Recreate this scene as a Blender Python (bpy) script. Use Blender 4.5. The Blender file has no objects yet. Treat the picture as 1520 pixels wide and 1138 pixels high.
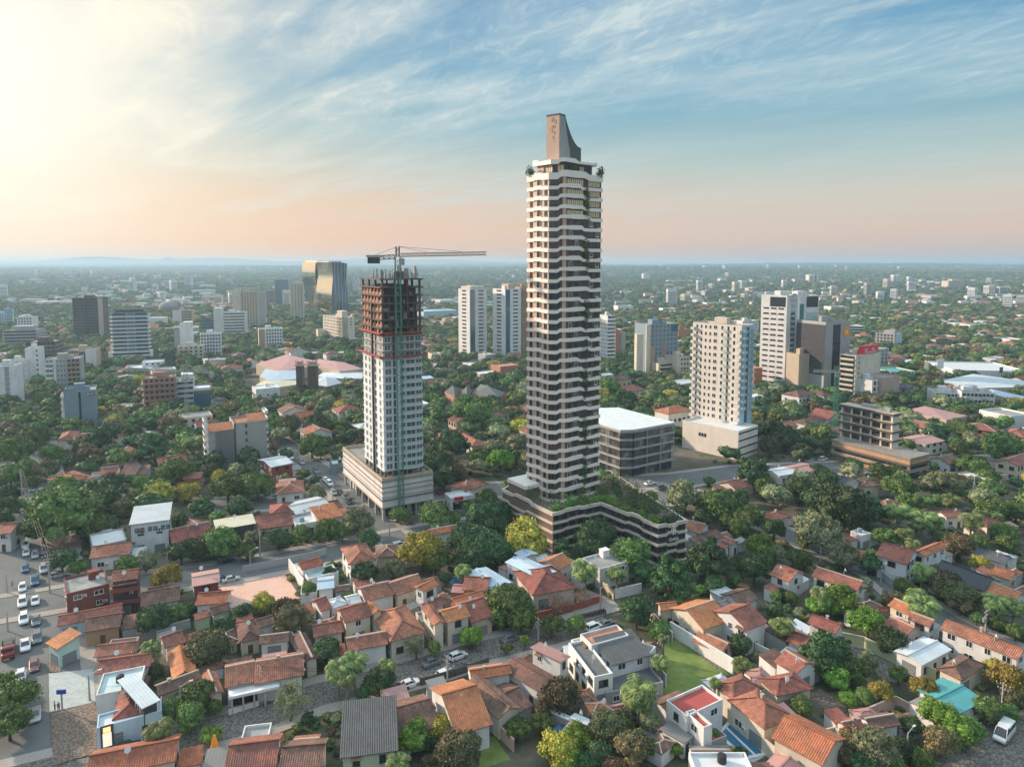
import bpy, math, random
import numpy as np
from mathutils import Vector, Matrix
R = math.radians
random.seed(7)
rng = np.random.default_rng(7)
S = bpy.context.scene
COL = S.collection

# ---------------------------------------------------------------- camera
F = 1013.0; CX = 760.0; PY0 = 478.6; CAMH = 82.0; TH = R(5.0)
CT, ST = math.cos(TH), math.sin(TH)
cam_data = bpy.data.cameras.new('camera')
cam_data.sensor_width = 36.0
cam_data.lens = 36.0 * F / 1520.0
cam_data.shift_y = -(569.0 - PY0) / 1520.0
cam_data.clip_start = 1.0
cam_data.clip_end = 120000.0
cam = bpy.data.objects.new('camera', cam_data)
COL.objects.link(cam)
cam.location = (0, 0, CAMH)
cam.rotation_euler = (R(90) - TH, 0, 0)
S.camera = cam

# ---------------------------------------------------------------- light and sky
SUN_AZ = R(-66)        # from the view direction, negative = to the left
SUN_EL = R(20)
sd = Vector((math.sin(SUN_AZ) * math.cos(SUN_EL), math.cos(SUN_AZ) * math.cos(SUN_EL), math.sin(SUN_EL)))
sl = bpy.data.lights.new('sun', 'SUN')
sl.energy = 4.4; sl.angle = R(2.5); sl.color = (1.0, 0.78, 0.58)
so = bpy.data.objects.new('sun', sl); COL.objects.link(so)
so.rotation_euler = sd.to_track_quat('Z', 'Y').to_euler()
S.view_settings.view_transform = 'Standard'
S.view_settings.look = 'None'
S.view_settings.exposure = 0.62
S.view_settings.gamma = 1.0
S.view_settings.use_curve_mapping = False
S.cycles.use_denoising = True
S.cycles.max_bounces = 4
S.cycles.diffuse_bounces = 2
S.cycles.glossy_bounces = 2
S.cycles.transmission_bounces = 2
S.cycles.volume_bounces = 0
S.cycles.transparent_max_bounces = 8
S.cycles.sample_clamp_indirect = 4.0

class NT:
    """small helper to write node trees"""
    def __init__(s, tree):
        s.t = tree; tree.nodes.clear()
    def n(s, typ, ins=None, **kw):
        nd = s.t.nodes.new(typ)
        for k, v in kw.items(): setattr(nd, k, v)
        if ins:
            for k, v in ins.items():
                if isinstance(v, tuple) and len(v) == 2 and hasattr(v[0], 'outputs'):
                    s.t.links.new(v[0].outputs[v[1]], nd.inputs[k])
                elif hasattr(v, 'outputs'):
                    s.t.links.new(v.outputs[0], nd.inputs[k])
                else:
                    nd.inputs[k].default_value = v
        return nd
    def m(s, op, a, b=0.0, c=0.0, clamp=False):
        return s.n('ShaderNodeMath', {0: a, 1: b, 2: c}, operation=op, use_clamp=clamp)
    def mix(s, f, a, b, blend='MIX'):
        nd = s.n('ShaderNodeMix', data_type='RGBA', blend_type=blend)
        for k, v in ((0, f), (6, a), (7, b)):
            if isinstance(v, tuple) and len(v) == 2 and hasattr(v[0], 'outputs'): s.t.links.new(v[0].outputs[v[1]], nd.inputs[k])
            elif hasattr(v, 'outputs'): s.t.links.new((v.outputs[2] if v.bl_idname == 'ShaderNodeMix' else v.outputs[0]), nd.inputs[k])
            else: nd.inputs[k].default_value = (v if k == 0 else (*v[:3], 1.0))
        return nd
    def ramp(s, fac, stops, interp='LINEAR'):
        nd = s.n('ShaderNodeValToRGB', {0: fac})
        cr = nd.color_ramp; cr.interpolation = interp
        while len(cr.elements) > 1: cr.elements.remove(cr.elements[-1])
        cr.elements[0].position = stops[0][0]; cr.elements[0].color = (*stops[0][1], 1)
        for p, c in stops[1:]:
            e = cr.elements.new(p); e.color = (*c, 1)
        return nd
    def link(s, a, ai, b, bi): s.t.links.new(a.outputs[ai], b.inputs[bi])

W = bpy.data.worlds.new('World'); S.world = W; W.use_nodes = True
t = NT(W.node_tree)
tc = t.n('ShaderNodeTexCoord')
nrm = t.n('ShaderNodeVectorMath', {0: (tc, 'Generated')}, operation='NORMALIZE')
sep = t.n('ShaderNodeSeparateXYZ', {0: nrm})
zz = t.m('MAXIMUM', (sep, 2), 0.0)
sky = t.n('ShaderNodeTexSky', sky_type='NISHITA', sun_disc=False, sun_elevation=SUN_EL, altitude=100.0, air_density=1.3, dust_density=2.0, ozone_density=1.5)
sky.sun_rotation = SUN_AZ
nish = t.n('ShaderNodeVectorMath', {0: sky, 'Scale': 0.9}, operation='SCALE')
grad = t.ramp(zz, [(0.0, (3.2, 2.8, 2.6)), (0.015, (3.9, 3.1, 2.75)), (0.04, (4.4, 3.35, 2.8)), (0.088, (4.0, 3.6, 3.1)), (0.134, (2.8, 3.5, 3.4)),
                   (0.20, (1.3, 2.65, 3.3)), (0.262, (0.6, 2.1, 3.3)), (0.35, (0.26, 1.6, 3.1)), (0.5, (2.3, 3.9, 5.2)), (0.7, (6.6, 7.9, 9.2)), (1.0, (7.4, 8.7, 10.0))])  # overhead stops, out of view, are brightened to add light on roofs and ground
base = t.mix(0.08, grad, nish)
# warm veil that thickens toward the sun's side of the sky
GD = Vector((-0.86, 1.0, 0.30)).normalized()
gd = t.n('ShaderNodeVectorMath', {0: nrm, 1: tuple(GD)}, operation='DOT_PRODUCT')
gdot = t.m('MAXIMUM', (gd, 1), 0.0)
glow_w = t.m('POWER', gdot, 14.0)
glow_n = t.m('MULTIPLY', t.m('POWER', gdot, 40.0), 0.95)
lowz = t.m('SUBTRACT', 1.0, t.m('MULTIPLY', zz, 5.5), clamp=True)
side = t.n('ShaderNodeMapRange', {0: (sep, 0), 1: 0.55, 2: -0.75, 3: 0.0, 4: 1.0}, interpolation_type='SMOOTHSTEP')
wl = t.m('MULTIPLY', t.m('MULTIPLY', side, lowz), 0.85)
b2 = t.mix(wl, base, (6.6, 3.5, 1.75))
# thin streaky clouds on a high layer
zc = t.m('ADD', t.m('MAXIMUM', (sep, 2), 0.0), 0.055)
px = t.m('DIVIDE', (sep, 0), zc); py = t.m('DIVIDE', (sep, 1), zc)
pv = t.n('ShaderNodeCombineXYZ', {0: px, 1: py, 2: 0.0})
def cl(az, sc, nscale, det, rough, lo, hi, dist=0.6):
    dx, dy = math.sin(R(az)), math.cos(R(az))
    a = t.n('ShaderNodeVectorMath', {0: pv, 1: (dx * sc[0], dy * sc[0], 0)}, operation='DOT_PRODUCT'); b = t.n('ShaderNodeVectorMath', {0: pv, 1: (dy * sc[1], -dx * sc[1], 0)}, operation='DOT_PRODUCT')
    mp = t.n('ShaderNodeCombineXYZ', {0: (a, 1), 1: (b, 1), 2: az * .1})
    nz = t.n('ShaderNodeTexNoise', {'Vector': mp, 'Scale': nscale, 'Detail': det, 'Roughness': rough, 'Distortion': dist})
    return t.n('ShaderNodeMapRange', {0: nz, 1: lo, 2: hi, 3: 0.0, 4: 1.0}, interpolation_type='SMOOTHSTEP')
c1 = cl(-52, (0.40, 1.1), 0.8, 9.0, 0.56, 0.42, 0.66, 0.8)
c2 = cl(-44, (0.5, 1.9), 1.1, 8.0, 0.58, 0.42, 0.72, 1.2)
c3 = cl(-70, (0.25, 0.6), 0.6, 5.0, 0.5, 0.38, 0.62, 0.4)
c4 = cl(-20, (1.6, 3.4), 2.6, 9.0, 0.68, 0.42, 0.72, 1.5)
cs = t.m('ADD', t.m('MULTIPLY', c1, 0.48), t.m('MULTIPLY', c2, 0.38))
cs = t.m('ADD', cs, t.m('MULTIPLY', t.m('MULTIPLY', c4, c1), 0.35))
cs = t.m('MULTIPLY', cs, t.m('ADD', t.m('MULTIPLY', c3, 0.9), 0.28))
cs = t.m('MULTIPLY', cs, t.m('ADD', 0.75, t.m('MULTIPLY', side, 0.7)))
fade = t.n('ShaderNodeMapRange', {0: zz, 1: 0.02, 2: 0.16, 3: 0.12, 4: 1.0}, interpolation_type='SMOOTHSTEP')
cf = t.m('MULTIPLY', cs, fade, clamp=True)
ccol = t.mix(glow_w, (3.6, 4.3, 4.4), (6.6, 5.9, 4.7))
b3 = t.mix(cf, b2, ccol)
g2 = t.m('MULTIPLY', glow_w, 0.50)
b4 = t.mix(g2, b3, (6.6, 5.7, 4.2))
b5 = t.mix(glow_n, b4, (7.2, 6.8, 5.8))
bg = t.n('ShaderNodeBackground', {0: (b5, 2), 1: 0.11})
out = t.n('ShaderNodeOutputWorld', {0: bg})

# ---------------------------------------------------------------- pixels of the photo -> places on the ground
def ray(px, py):
    cx = (px - CX) / F; cy = -(py - PY0) / F
    return cx, CT + ST * cy, -ST + CT * cy
def at(px, py, z=0.0):
    x, y, dz = ray(px, py)
    k = (z - CAMH) / dz
    return Vector((x * k, y * k, z))
def z_at(Y, py):
    x, y, dz = ray(CX, py)
    return CAMH + Y * dz / y
def proj(P):
    d = CT * P[1] - ST * (P[2] - CAMH)
    u = ST * P[1] + CT * (P[2] - CAMH)
    return CX + F * P[0] / d, PY0 - F * u / d, d
def along(P, d, px, z=0.0):
    """how far to go from P along horizontal direction d to be seen at column px"""
    xp = (px - CX) / F; c0 = -ST * (z - CAMH)
    return (xp * (CT * P[1] + c0) - P[0]) / (d[0] - xp * CT * d[1])
FR = {0: (0, 0, 1.0), 1: (0, 620, 3.7925), 2: (0, 850, 3.8), 3: (360, 620, 3.7925), 4: (360, 850, 3.8), 5: (700, 700, 3.7925), 6: (740, 880, 3.8),
      7: (1080, 620, 3.4545), 8: (1080, 850, 3.4545), 11: (0, 380, 3.7925), 12: (380, 350, 3.7925), 15: (900, 380, 3.7938), 16: (1120, 380, 3.7925),
      17: (740, 480, 2.993), 18: (760, 600, 4.5536), 19: (760, 150, 6.325)}
def fp(f, x, y):
    a = FR[f]; return a[0] + x / a[2], a[1] + y / a[2]
GR = R(32.5)   # bearing of the street grid
GU = Vector((math.cos(GR), math.sin(GR), 0)); GV = Vector((-math.sin(GR), math.cos(GR), 0))

# ---------------------------------------------------------------- mesh helper
class MB:
    def __init__(s): s.v = []; s.f = []; s.m = []; s.uv = []; s.hasuv = False
    def face(s, pts, m=0, uv=None):
        b = len(s.v); s.v += [tuple(p) for p in pts]; s.f.append(list(range(b, b + len(pts)))); s.m.append(m)
        if uv: s.hasuv = True
        s.uv.append(uv or [(0, 0)] * len(pts))
    def box(s, x0, x1, y0, y1, z0, z1, m=0, mt=None, bottom=True):
        p = [(x0, y0, z0), (x1, y0, z0), (x1, y1, z0), (x0, y1, z0), (x0, y0, z1), (x1, y0, z1), (x1, y1, z1), (x0, y1, z1)]
        b = len(s.v); s.v += p
        fs = [(0, 1, 5, 4), (1, 2, 6, 5), (2, 3, 7, 6), (3, 0, 4, 7), (4, 5, 6, 7)] + ([(3, 2, 1, 0)] if bottom else [])
        for i, q in enumerate(fs):
            s.f.append([b + k for k in q]); s.m.append(mt if (mt is not None and i == 4) else m); s.uv.append([(0, 0)] * 4)
        return s
    def prism(s, poly, z0, z1, m=0, mt=None):
        n = len(poly); b = len(s.v)
        s.v += [(p[0], p[1], z0) for p in poly] + [(p[0], p[1], z1) for p in poly]
        for i in range(n):
            j = (i + 1) % n
            s.f.append([b + i, b + j, b + n + j, b + n + i]); s.m.append(m); s.uv.append([(0, 0)] * 4)
        s.f.append([b + n + i for i in range(n)]); s.m.append(m if mt is None else mt); s.uv.append([(0, 0)] * n)
        s.f.append([b + i for i in reversed(range(n))]); s.m.append(m); s.uv.append([(0, 0)] * n)
        return s
    def bar(s, a, b, w=0.1, m=0, n=4):
        a = Vector(a); b = Vector(b); d = (b - a)
        if d.length < 1e-6: return s
        d.normalize(); up = Vector((0, 0, 1)) if abs(d.z) < 0.9 else Vector((1, 0, 0))
        x = d.cross(up).normalized(); y = d.cross(x)
        k = len(s.v)
        w2 = w if isinstance(w, tuple) else (w, w)
        for P, ww in ((a, w2[0]), (b, w2[1])):
            for i in range(n):
                an = 2 * math.pi * (i + 0.5) / n
                s.v.append(tuple(P + (x * math.cos(an) + y * math.sin(an)) * ww * 0.7071))
        for i in range(n):
            j = (i + 1) % n
            s.f.append([k + i, k + j, k + n + j, k + n + i]); s.m.append(m); s.uv.append([(0, 0)] * 4)
        s.f.append([k + i for i in reversed(range(n))]); s.m.append(m); s.uv.append([(0, 0)] * n)
        s.f.append([k + n + i for i in range(n)]); s.m.append(m); s.uv.append([(0, 0)] * n)
        return s
    def roofface(s, pts, m=0):
        """face with uv: u along the eave, v up the slope (metres)"""
        P = [Vector(p) for p in pts]
        nrm = (P[1] - P[0]).cross(P[2] - P[0])
        if nrm.length < 1e-9: nrm = Vector((0, 0, 1))
        nrm.normalize()
        if nrm.z < 0: nrm = -nrm
        u = Vector((0, 0, 1)).cross(nrm)
        u = Vector((1, 0, 0)) if u.length < 1e-4 else u.normalized()
        v = nrm.cross(u)
        s.face(pts, m, [(p.dot(u), p.dot(v)) for p in P])
    def mesh(s, name, mats, smooth=False):
        me = bpy.data.meshes.new(name)
        me.from_pydata(s.v, [], s.f)
        for mt in (mats if isinstance(mats, (list, tuple)) else [mats]): me.materials.append(mt)
        me.polygons.foreach_set('material_index', s.m)
        if s.hasuv:
            l = me.uv_layers.new(name='UVMap'); fl = [c for q in s.uv for p in q for c in p]
            l.data.foreach_set('uv', fl)
        if smooth: me.polygons.foreach_set('use_smooth', [True] * len(s.f))
        me.update()
        return me
    def build(s, name, mats, parent=None, smooth=False, loc=None):
        o = bpy.data.objects.new(name, s.mesh(name, mats, smooth)); COL.objects.link(o)
        if parent is not None: o.parent = parent
        if loc is not None: o.location = loc
        return o
def inst(name, me, parent=None, loc=(0, 0, 0), rz=0.0, sc=(1, 1, 1)):
    o = bpy.data.objects.new(name, me); COL.objects.link(o)
    if parent is not None: o.parent = parent
    o.location = loc; o.rotation_euler = (0, 0, rz); o.scale = sc
    return o
def thing(name, label, cat, loc=(0, 0, 0), rz=0.0, group=None):
    o = bpy.data.objects.new(name, None); o.empty_display_size = 0.5; COL.objects.link(o)
    o.location = loc; o.rotation_euler = (0, 0, rz)
    o['label'] = label; o['category'] = cat
    if group: o['group'] = group
    return o
def tag(o, label=None, cat=None, group=None, kind=None):
    for k, v in (('label', label), ('category', cat), ('group', group), ('kind', kind)):
        if v: o[k] = v
    return o

# ---------------------------------------------------------------- materials
def mat(name, fn):
    m = bpy.data.materials.new(name); m.use_nodes = True
    fn(NT(m.node_tree)); return m
def pr(t, **kw):
    d = {'Base Color': (0.5, 0.5, 0.5, 1), 'Roughness': 0.8}
    d.update(kw)
    b = t.n('ShaderNodeBsdfPrincipled', None)
    for k, v in d.items():
        if hasattr(v, 'outputs'):
            t.t.links.new(v.outputs[2] if v.bl_idname == 'ShaderNodeMix' else v.outputs[0], b.inputs[k])
        elif isinstance(v, tuple) and len(v) == 3: b.inputs[k].default_value = (*v, 1)
        else: b.inputs[k].default_value = v
    t.n('ShaderNodeOutputMaterial', {0: b}); return b
def plaster(name, col, rough=0.85, dirt=0.25, sc=0.35):
    def f(t):
        g = t.n('ShaderNodeNewGeometry')
        mp = t.n('ShaderNodeMapping', {0: (g, 'Position'), 'Scale': (1, 1, 0.35)})
        n1 = t.n('ShaderNodeTexNoise', {'Vector': mp, 'Scale': sc, 'Detail': 5.0, 'Roughness': 0.6})
        n2 = t.n('ShaderNodeTexNoise', {'Vector': mp, 'Scale': sc * 8, 'Detail': 3.0})
        a = t.n('ShaderNodeMapRange', {0: n1, 1: 0.38, 2: 0.72, 3: 0.0, 4: dirt})
        b = t.m('MULTIPLY', n2, dirt * 0.5)
        oi = t.n('ShaderNodeObjectInfo')
        fac = t.m('ADD', a, b, clamp=True)
        c = t.mix(fac, col, tuple(x * 0.45 for x in col))
        hv = t.n('ShaderNodeHueSaturation', {'Color': (c, 2), 'Value': t.m('ADD', t.m('MULTIPLY', (oi, 'Random'), 0.14), 0.92)})
        pr(t, **{'Base Color': hv, 'Roughness': rough})
    return mat(name, f)
def flat(name, col, rough=0.6, metallic=0.0, spec=0.5):
    return mat(name, lambda t: pr(t, **{'Base Color': col, 'Roughness': rough, 'Metallic': metallic, 'Specular IOR Level': spec}))
def tile(name, col, col2, dirt=(0.07, 0.055, 0.045), dirtamt=0.5, period=0.36):
    def f(t):
        uv = t.n('ShaderNodeTexCoord')
        g = t.n('ShaderNodeNewGeometry'); oi = t.n('ShaderNodeObjectInfo')
        br = t.n('ShaderNodeTexBrick', {'Vector': (uv, 'UV'), 'Color1': (0, 0, 0, 1), 'Color2': (1, 1, 1, 1), 'Mortar': (0.5, 0.5, 0.5, 1), 'Scale': 1.0, 'Mortar Size': 0.0,
                 'Brick Width': period, 'Row Height': 0.5}, offset=0.0)
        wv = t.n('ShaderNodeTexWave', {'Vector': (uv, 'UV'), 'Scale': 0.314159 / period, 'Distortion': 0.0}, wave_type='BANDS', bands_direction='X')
        n1 = t.n('ShaderNodeTexNoise', {'Vector': (g, 'Position'), 'Scale': 0.30, 'Detail': 6.0, 'Roughness': 0.65})
        n2 = t.n('ShaderNodeTexNoise', {'Vector': (g, 'Position'), 'Scale': 1.0, 'Detail': 7.0, 'Roughness': 0.85})
        c = t.mix(t.m('MULTIPLY', br, 0.9), col, col2)
        d = t.n('ShaderNodeMapRange', {0: n1, 1: 0.45, 2: 0.62, 3: 0.0, 4: dirtamt})
        c = t.mix(d, c, dirt)
        d2 = t.n('ShaderNodeMapRange', {0: n2, 1: 0.48, 2: 0.62, 3: 0.0, 4: dirtamt * 1.1})
        c = t.mix(d2, c, dirt)
        d3 = t.n('ShaderNodeMapRange', {0: n2, 1: 0.38, 2: 0.2, 3: 0.0, 4: 0.5})
        c = t.mix(d3, c, (0.42, 0.25, 0.16))
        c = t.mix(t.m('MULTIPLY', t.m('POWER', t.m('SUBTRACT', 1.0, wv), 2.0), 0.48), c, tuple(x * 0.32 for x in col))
        hv = t.n('ShaderNodeHueSaturation', {'Color': (c, 2), 'Hue': t.m('ADD', t.m('MULTIPLY', (oi, 'Random'), 0.02), 0.49), 'Value': t.m('ADD', t.m('MULTIPLY', (oi, 'Random'), 0.35), 0.82)})
        bp = t.n('ShaderNodeBump', {'Strength': 0.8, 'Distance': 0.08, 'Height': wv})
        pr(t, **{'Base Color': hv, 'Roughness': 0.85, 'Normal': bp})
    return mat(name, f)
def metalroof(name, col, rough=0.5):
    def f(t):
        uv = t.n('ShaderNodeTexCoord'); g = t.n('ShaderNodeNewGeometry'); oi = t.n('ShaderNodeObjectInfo')
        wv = t.n('ShaderNodeTexWave', {'Vector': (uv, 'UV'), 'Scale': 0.314159 / 0.55}, wave_type='BANDS', bands_direction='X')
        n1 = t.n('ShaderNodeTexNoise', {'Vector': (g, 'Position'), 'Scale': 0.25, 'Detail': 6.0, 'Roughness': 0.65})
        d = t.n('ShaderNodeMapRange', {0: n1, 1: 0.42, 2: 0.75, 3: 0.0, 4: 0.5})
        c = t.mix(d, col, tuple(x * 0.5 for x in col))
        c = t.mix(t.m('MULTIPLY', t.m('POWER', t.m('SUBTRACT', 1.0, wv), 3.0), 0.35), c, tuple(x * 0.5 for x in col))
        hv = t.n('ShaderNodeHueSaturation', {'Color': (c, 2), 'Value': t.m('ADD', t.m('MULTIPLY', (oi, 'Random'), 0.25), 0.85)})
        pr(t, **{'Base Color': hv, 'Roughness': rough, 'Metallic': 0.0})
    return mat(name, f)
def bricks(name, c1, c2, mortar=(0.35, 0.3, 0.27)):
    def f(t):
        g = t.n('ShaderNodeTexCoord')
        sp = t.n('ShaderNodeSeparateXYZ', {0: (g, 'Object')})
        cb = t.n('ShaderNodeCombineXYZ', {0: t.m('ADD', (sp, 0), (sp, 1)), 1: (sp, 2), 2: 0.0})
        br = t.n('ShaderNodeTexBrick', {'Vector': cb, 'Color1': (*c1, 1), 'Color2': (*c2, 1), 'Mortar': (*mortar, 1), 'Scale': 1.0, 'Mortar Size': 0.03, 'Brick Width': 0.6, 'Row Height': 0.25})
        n = t.n('ShaderNodeTexNoise', {'Vector': (g, 'Object'), 'Scale': 0.5, 'Detail': 5.0})
        c = t.mix(t.m('MULTIPLY', n, 0.4), br, tuple(x * 0.5 for x in c1))
        pr(t, **{'Base Color': c, 'Roughness': 0.9})
    return mat(name, f)

M = {
 'white': plaster('white_plaster', (0.76, 0.76, 0.75), dirt=0.38), 'cream': plaster('cream_plaster', (0.70, 0.62, 0.50), dirt=0.38), 'offw': plaster('warm_white_plaster', (0.76, 0.69, 0.61)), 'ice': plaster('pale_blue_white_render', (0.70, 0.78, 0.80), dirt=0.2), 'rust': plaster('rusty_concrete', (0.135, 0.10, 0.085), dirt=0.6), 'beige': plaster('beige_plaster', (0.52, 0.42, 0.31)),
 'grey': plaster('grey_plaster', (0.38, 0.38, 0.37)), 'concrete': plaster('raw_concrete', (0.30, 0.27, 0.24), dirt=0.5), 'dconc': plaster('dark_concrete', (0.12, 0.105, 0.095), dirt=0.5),
 'blue': plaster('pale_blue_plaster', (0.42, 0.58, 0.68)), 'steelblue': plaster('steel_blue_panels', (0.20, 0.28, 0.34), 0.5, 0.2), 'mint': plaster('mint_plaster', (0.50, 0.66, 0.60)),
 'green': plaster('pale_green_plaster', (0.50, 0.56, 0.40)), 'yellow': plaster('yellow_green_wall', (0.50, 0.52, 0.30)), 'pink': plaster('pink_plaster', (0.55, 0.38, 0.32)),
 'tan': plaster('tan_plaster', (0.48, 0.30, 0.18)), 'red': plaster('red_plaster', (0.36, 0.09, 0.06), dirt=0.45), 'skyglass': flat('pale_sky_glass', (0.10, 0.17, 0.21), 0.1), 'darkbrown': plaster('dark_brown_panels', (0.10, 0.065, 0.05), 0.5, 0.3),
 'brownp': plaster('brown_panels', (0.20, 0.13, 0.11), 0.6, 0.3), 'taupe': plaster('taupe_panels', (0.58, 0.39, 0.30), 0.6, 0.2), 'bandw': plaster('ivory_bands', (0.87, 0.80, 0.72), 0.6, 0.05),
 'orangew': plaster('orange_wall', (0.50, 0.20, 0.08)), 'brick': bricks('red_bricks', (0.26, 0.06, 0.045), (0.19, 0.045, 0.035), (0.2, 0.1, 0.08)),
 'obrick': bricks('orange_bricks', (0.50, 0.20, 0.11), (0.40, 0.15, 0.08)), 'charcoal': plaster('charcoal_panels', (0.06, 0.065, 0.07), 0.5, 0.2),
 'mosaic': mat('black_mosaic', lambda t: pr(t, **{'Base Color': t.ramp(t.n('ShaderNodeTexVoronoi', {'Vector': t.n('ShaderNodeMapping', {0: (t.n('ShaderNodeTexCoord'), 'Object'), 'Scale': (1, 1, 1.5)}), 'Scale': 0.9}), [(0.0, (0.015, 0.015, 0.018)), (0.5, (0.04, 0.04, 0.045)), (0.9, (0.06, 0.06, 0.065))]), 'Roughness': 0.35})),
 'R_o': tile('bright_orange_tiles', (0.62, 0.225, 0.10), (0.46, 0.15, 0.07), dirtamt=0.42), 'R_r': tile('terracotta_tiles', (0.50, 0.18, 0.115), (0.33, 0.115, 0.08), dirtamt=0.62),
 'R_b': tile('weathered_brown_tiles', (0.33, 0.16, 0.11), (0.20, 0.105, 0.08), dirtamt=0.8), 'R_k': tile('charcoal_tiles', (0.07, 0.08, 0.095), (0.10, 0.11, 0.125), dirtamt=0.2),
 'R_g': tile('grey_slate_tiles', (0.155, 0.165, 0.165), (0.11, 0.12, 0.12), dirtamt=0.25), 'R_w': metalroof('white_metal_roof', (0.62, 0.68, 0.70)), 'R_u': metalroof('blue_white_metal_roof', (0.48, 0.62, 0.72)),
 'R_y': metalroof('yellowed_metal_roof', (0.60, 0.57, 0.42)), 'R_t': metalroof('teal_metal_roof', (0.10, 0.40, 0.40)), 'R_p': metalroof('pinkish_metal_roof', (0.50, 0.27, 0.24)),
 'R_d': metalroof('old_grey_metal_roof', (0.25, 0.25, 0.24)), 'F_red': plaster('red_flat_roof', (0.42, 0.085, 0.07), dirt=0.2), 'F_or': plaster('orange_roof_terrace', (0.55, 0.26, 0.17), dirt=0.3),
 'F_dk': plaster('dark_roof_membrane', (0.14, 0.15, 0.15), dirt=0.6), 'F_gr': plaster('grey_roof_membrane', (0.32, 0.33, 0.32), dirt=0.6), 'F_wh': plaster('white_roof_membrane', (0.66, 0.70, 0.70), dirt=0.3),
 'F_mi': plaster('mint_roof_membrane', (0.52, 0.66, 0.66), dirt=0.35),
 'glass': flat('dark_window_glass', (0.02, 0.028, 0.035), 0.08, 0.0, 0.8), 'bglass': flat('blue_window_glass', (0.03, 0.10, 0.15), 0.08, 0.0, 0.9), 'gglass': flat('green_window_glass', (0.05, 0.20, 0.17), 0.15),
 'mirror': flat('mirror_glass', (0.35, 0.36, 0.38), 0.06, 1.0), 'bronze': flat('gold_mirror_glass', (0.95, 0.62, 0.24), 0.05, 1.0), 'warmglass': flat('painted_sun_curtain_glass', (0.66, 0.50, 0.30), 0.25),  # warmglass: sunlight on curtains is put into the base colour
 'frame': flat('white_window_frame', (0.65, 0.66, 0.66), 0.5), 'dframe': flat('dark_window_frame', (0.05, 0.05, 0.055), 0.5), 'rail': flat('pale_railing_glass', (0.40, 0.52, 0.52), 0.2),
 'steel': flat('painted_steel', (0.30, 0.32, 0.33), 0.5), 'gsteel': flat('green_painted_steel', (0.06, 0.22, 0.17), 0.5), 'ysteel': flat('dark_crane_steel', (0.04, 0.045, 0.045), 0.5),
 'rsteel': flat('red_safety_boards', (0.34, 0.045, 0.04), 0.6), 'wood': plaster('brown_wood_door', (0.14, 0.07, 0.035)), 'pole': plaster('pole_concrete', (0.42, 0.41, 0.38)),
 'black': flat('black_rubber', (0.02, 0.02, 0.02), 0.7), 'chimney': plaster('chimney_plaster', (0.50, 0.40, 0.33)),
}
# ---------------------------------------------------------------- ground, roads
def hgt(x, y):
    """gentle relief far out, flat under the near city (metres)"""
    d = math.hypot(x, y)
    if d < 1300: return 0.0
    k = min(1.0, (d - 1300) / 4200.0)
    w = 0.5 + 0.5 * math.sin(x * 0.0011 + 1.3 + 0.6 * math.sin(y * 0.0009)) * math.cos(y * 0.0013 + 0.4)
    w2 = 0.5 + 0.5 * math.sin(x * 0.0031 + y * 0.0024)
    s = 1.0 + 0.25 * max(-1, min(1, x / 3000.0))
    return k * (16 + 26 * w + 9 * w2) * s * (1.0 if d < 9000 else max(0.75, 1 - (d - 9000) / 40000))
def ground_mat(t):
    g = t.n('ShaderNodeNewGeometry')
    P = (g, 'Position')
    n1 = t.n('ShaderNodeTexNoise', {'Vector': P, 'Scale': 0.045, 'Detail': 6.0, 'Roughness': 0.6})
    n2 = t.n('ShaderNodeTexNoise', {'Vector': P, 'Scale': 0.35, 'Detail': 8.0, 'Roughness': 0.75})
    n3 = t.n('ShaderNodeTexNoise', {'Vector': P, 'Scale': 0.004, 'Detail': 8.0, 'Roughness': 0.7})
    c = t.ramp(n1, [(0.30, (0.030, 0.050, 0.018)), (0.46, (0.05, 0.065, 0.03)), (0.55, (0.14, 0.115, 0.085)), (0.68, (0.20, 0.16, 0.125)), (0.8, (0.22, 0.20, 0.17))])
    c2 = t.ramp(n2, [(0.30, (0.03, 0.05, 0.02)), (0.5, (0.075, 0.08, 0.045)), (0.62, (0.17, 0.14, 0.11)), (0.8, (0.26, 0.22, 0.18))])
    m1 = t.mix(0.55, c, c2)
    far = t.ramp(n3, [(0.3, (0.025, 0.04, 0.02)), (0.6, (0.05, 0.065, 0.035)), (0.75, (0.12, 0.12, 0.10))])
    ln = t.n('ShaderNodeVectorMath', {0: P}, operation='LENGTH')
    f = t.n('ShaderNodeMapRange', {0: (ln, 1), 1: 900.0, 2: 2200.0, 3: 0.0, 4: 1.0})
    m2 = t.mix(f, m1, far)
    bp = t.n('ShaderNodeBump', {'Strength': 0.5, 'Distance': 0.3, 'Height': n2})
    pr(t, **{'Base Color': m2, 'Roughness': 0.95, 'Normal': bp})
M['ground'] = mat('city_ground', ground_mat)
def build_ground():
    rs = [0, 60, 200, 600, 1000, 1300] + [1300 + 260 * i for i in range(1, 32)] + [11000, 13000, 16000, 20000, 26000, 34000, 45000]
    na = 144
    vs = [(0, 0, 0)]; fs = []
    for r in rs[1:]:
        for k in range(na):
            a = 2 * math.pi * k / na; x, y = r * math.sin(a), r * math.cos(a)
            vs.append((x, y, hgt(x, y)))
    for k in range(na): fs.append((0, 1 + (k + 1) % na, 1 + k))
    for i in range(len(rs) - 2):
        b = 1 + i * na
        for k in range(na):
            j = (k + 1) % na
            fs.append((b + k, b + j, b + na + j, b + na + k))
    me = bpy.data.meshes.new('ground'); me.from_pydata(vs, [], fs); me.materials.append(M['ground'])
    me.update()
    o = bpy.data.objects.new('ground', me); COL.objects.link(o); o['kind'] = 'structure'
    return o
build_ground()
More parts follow.
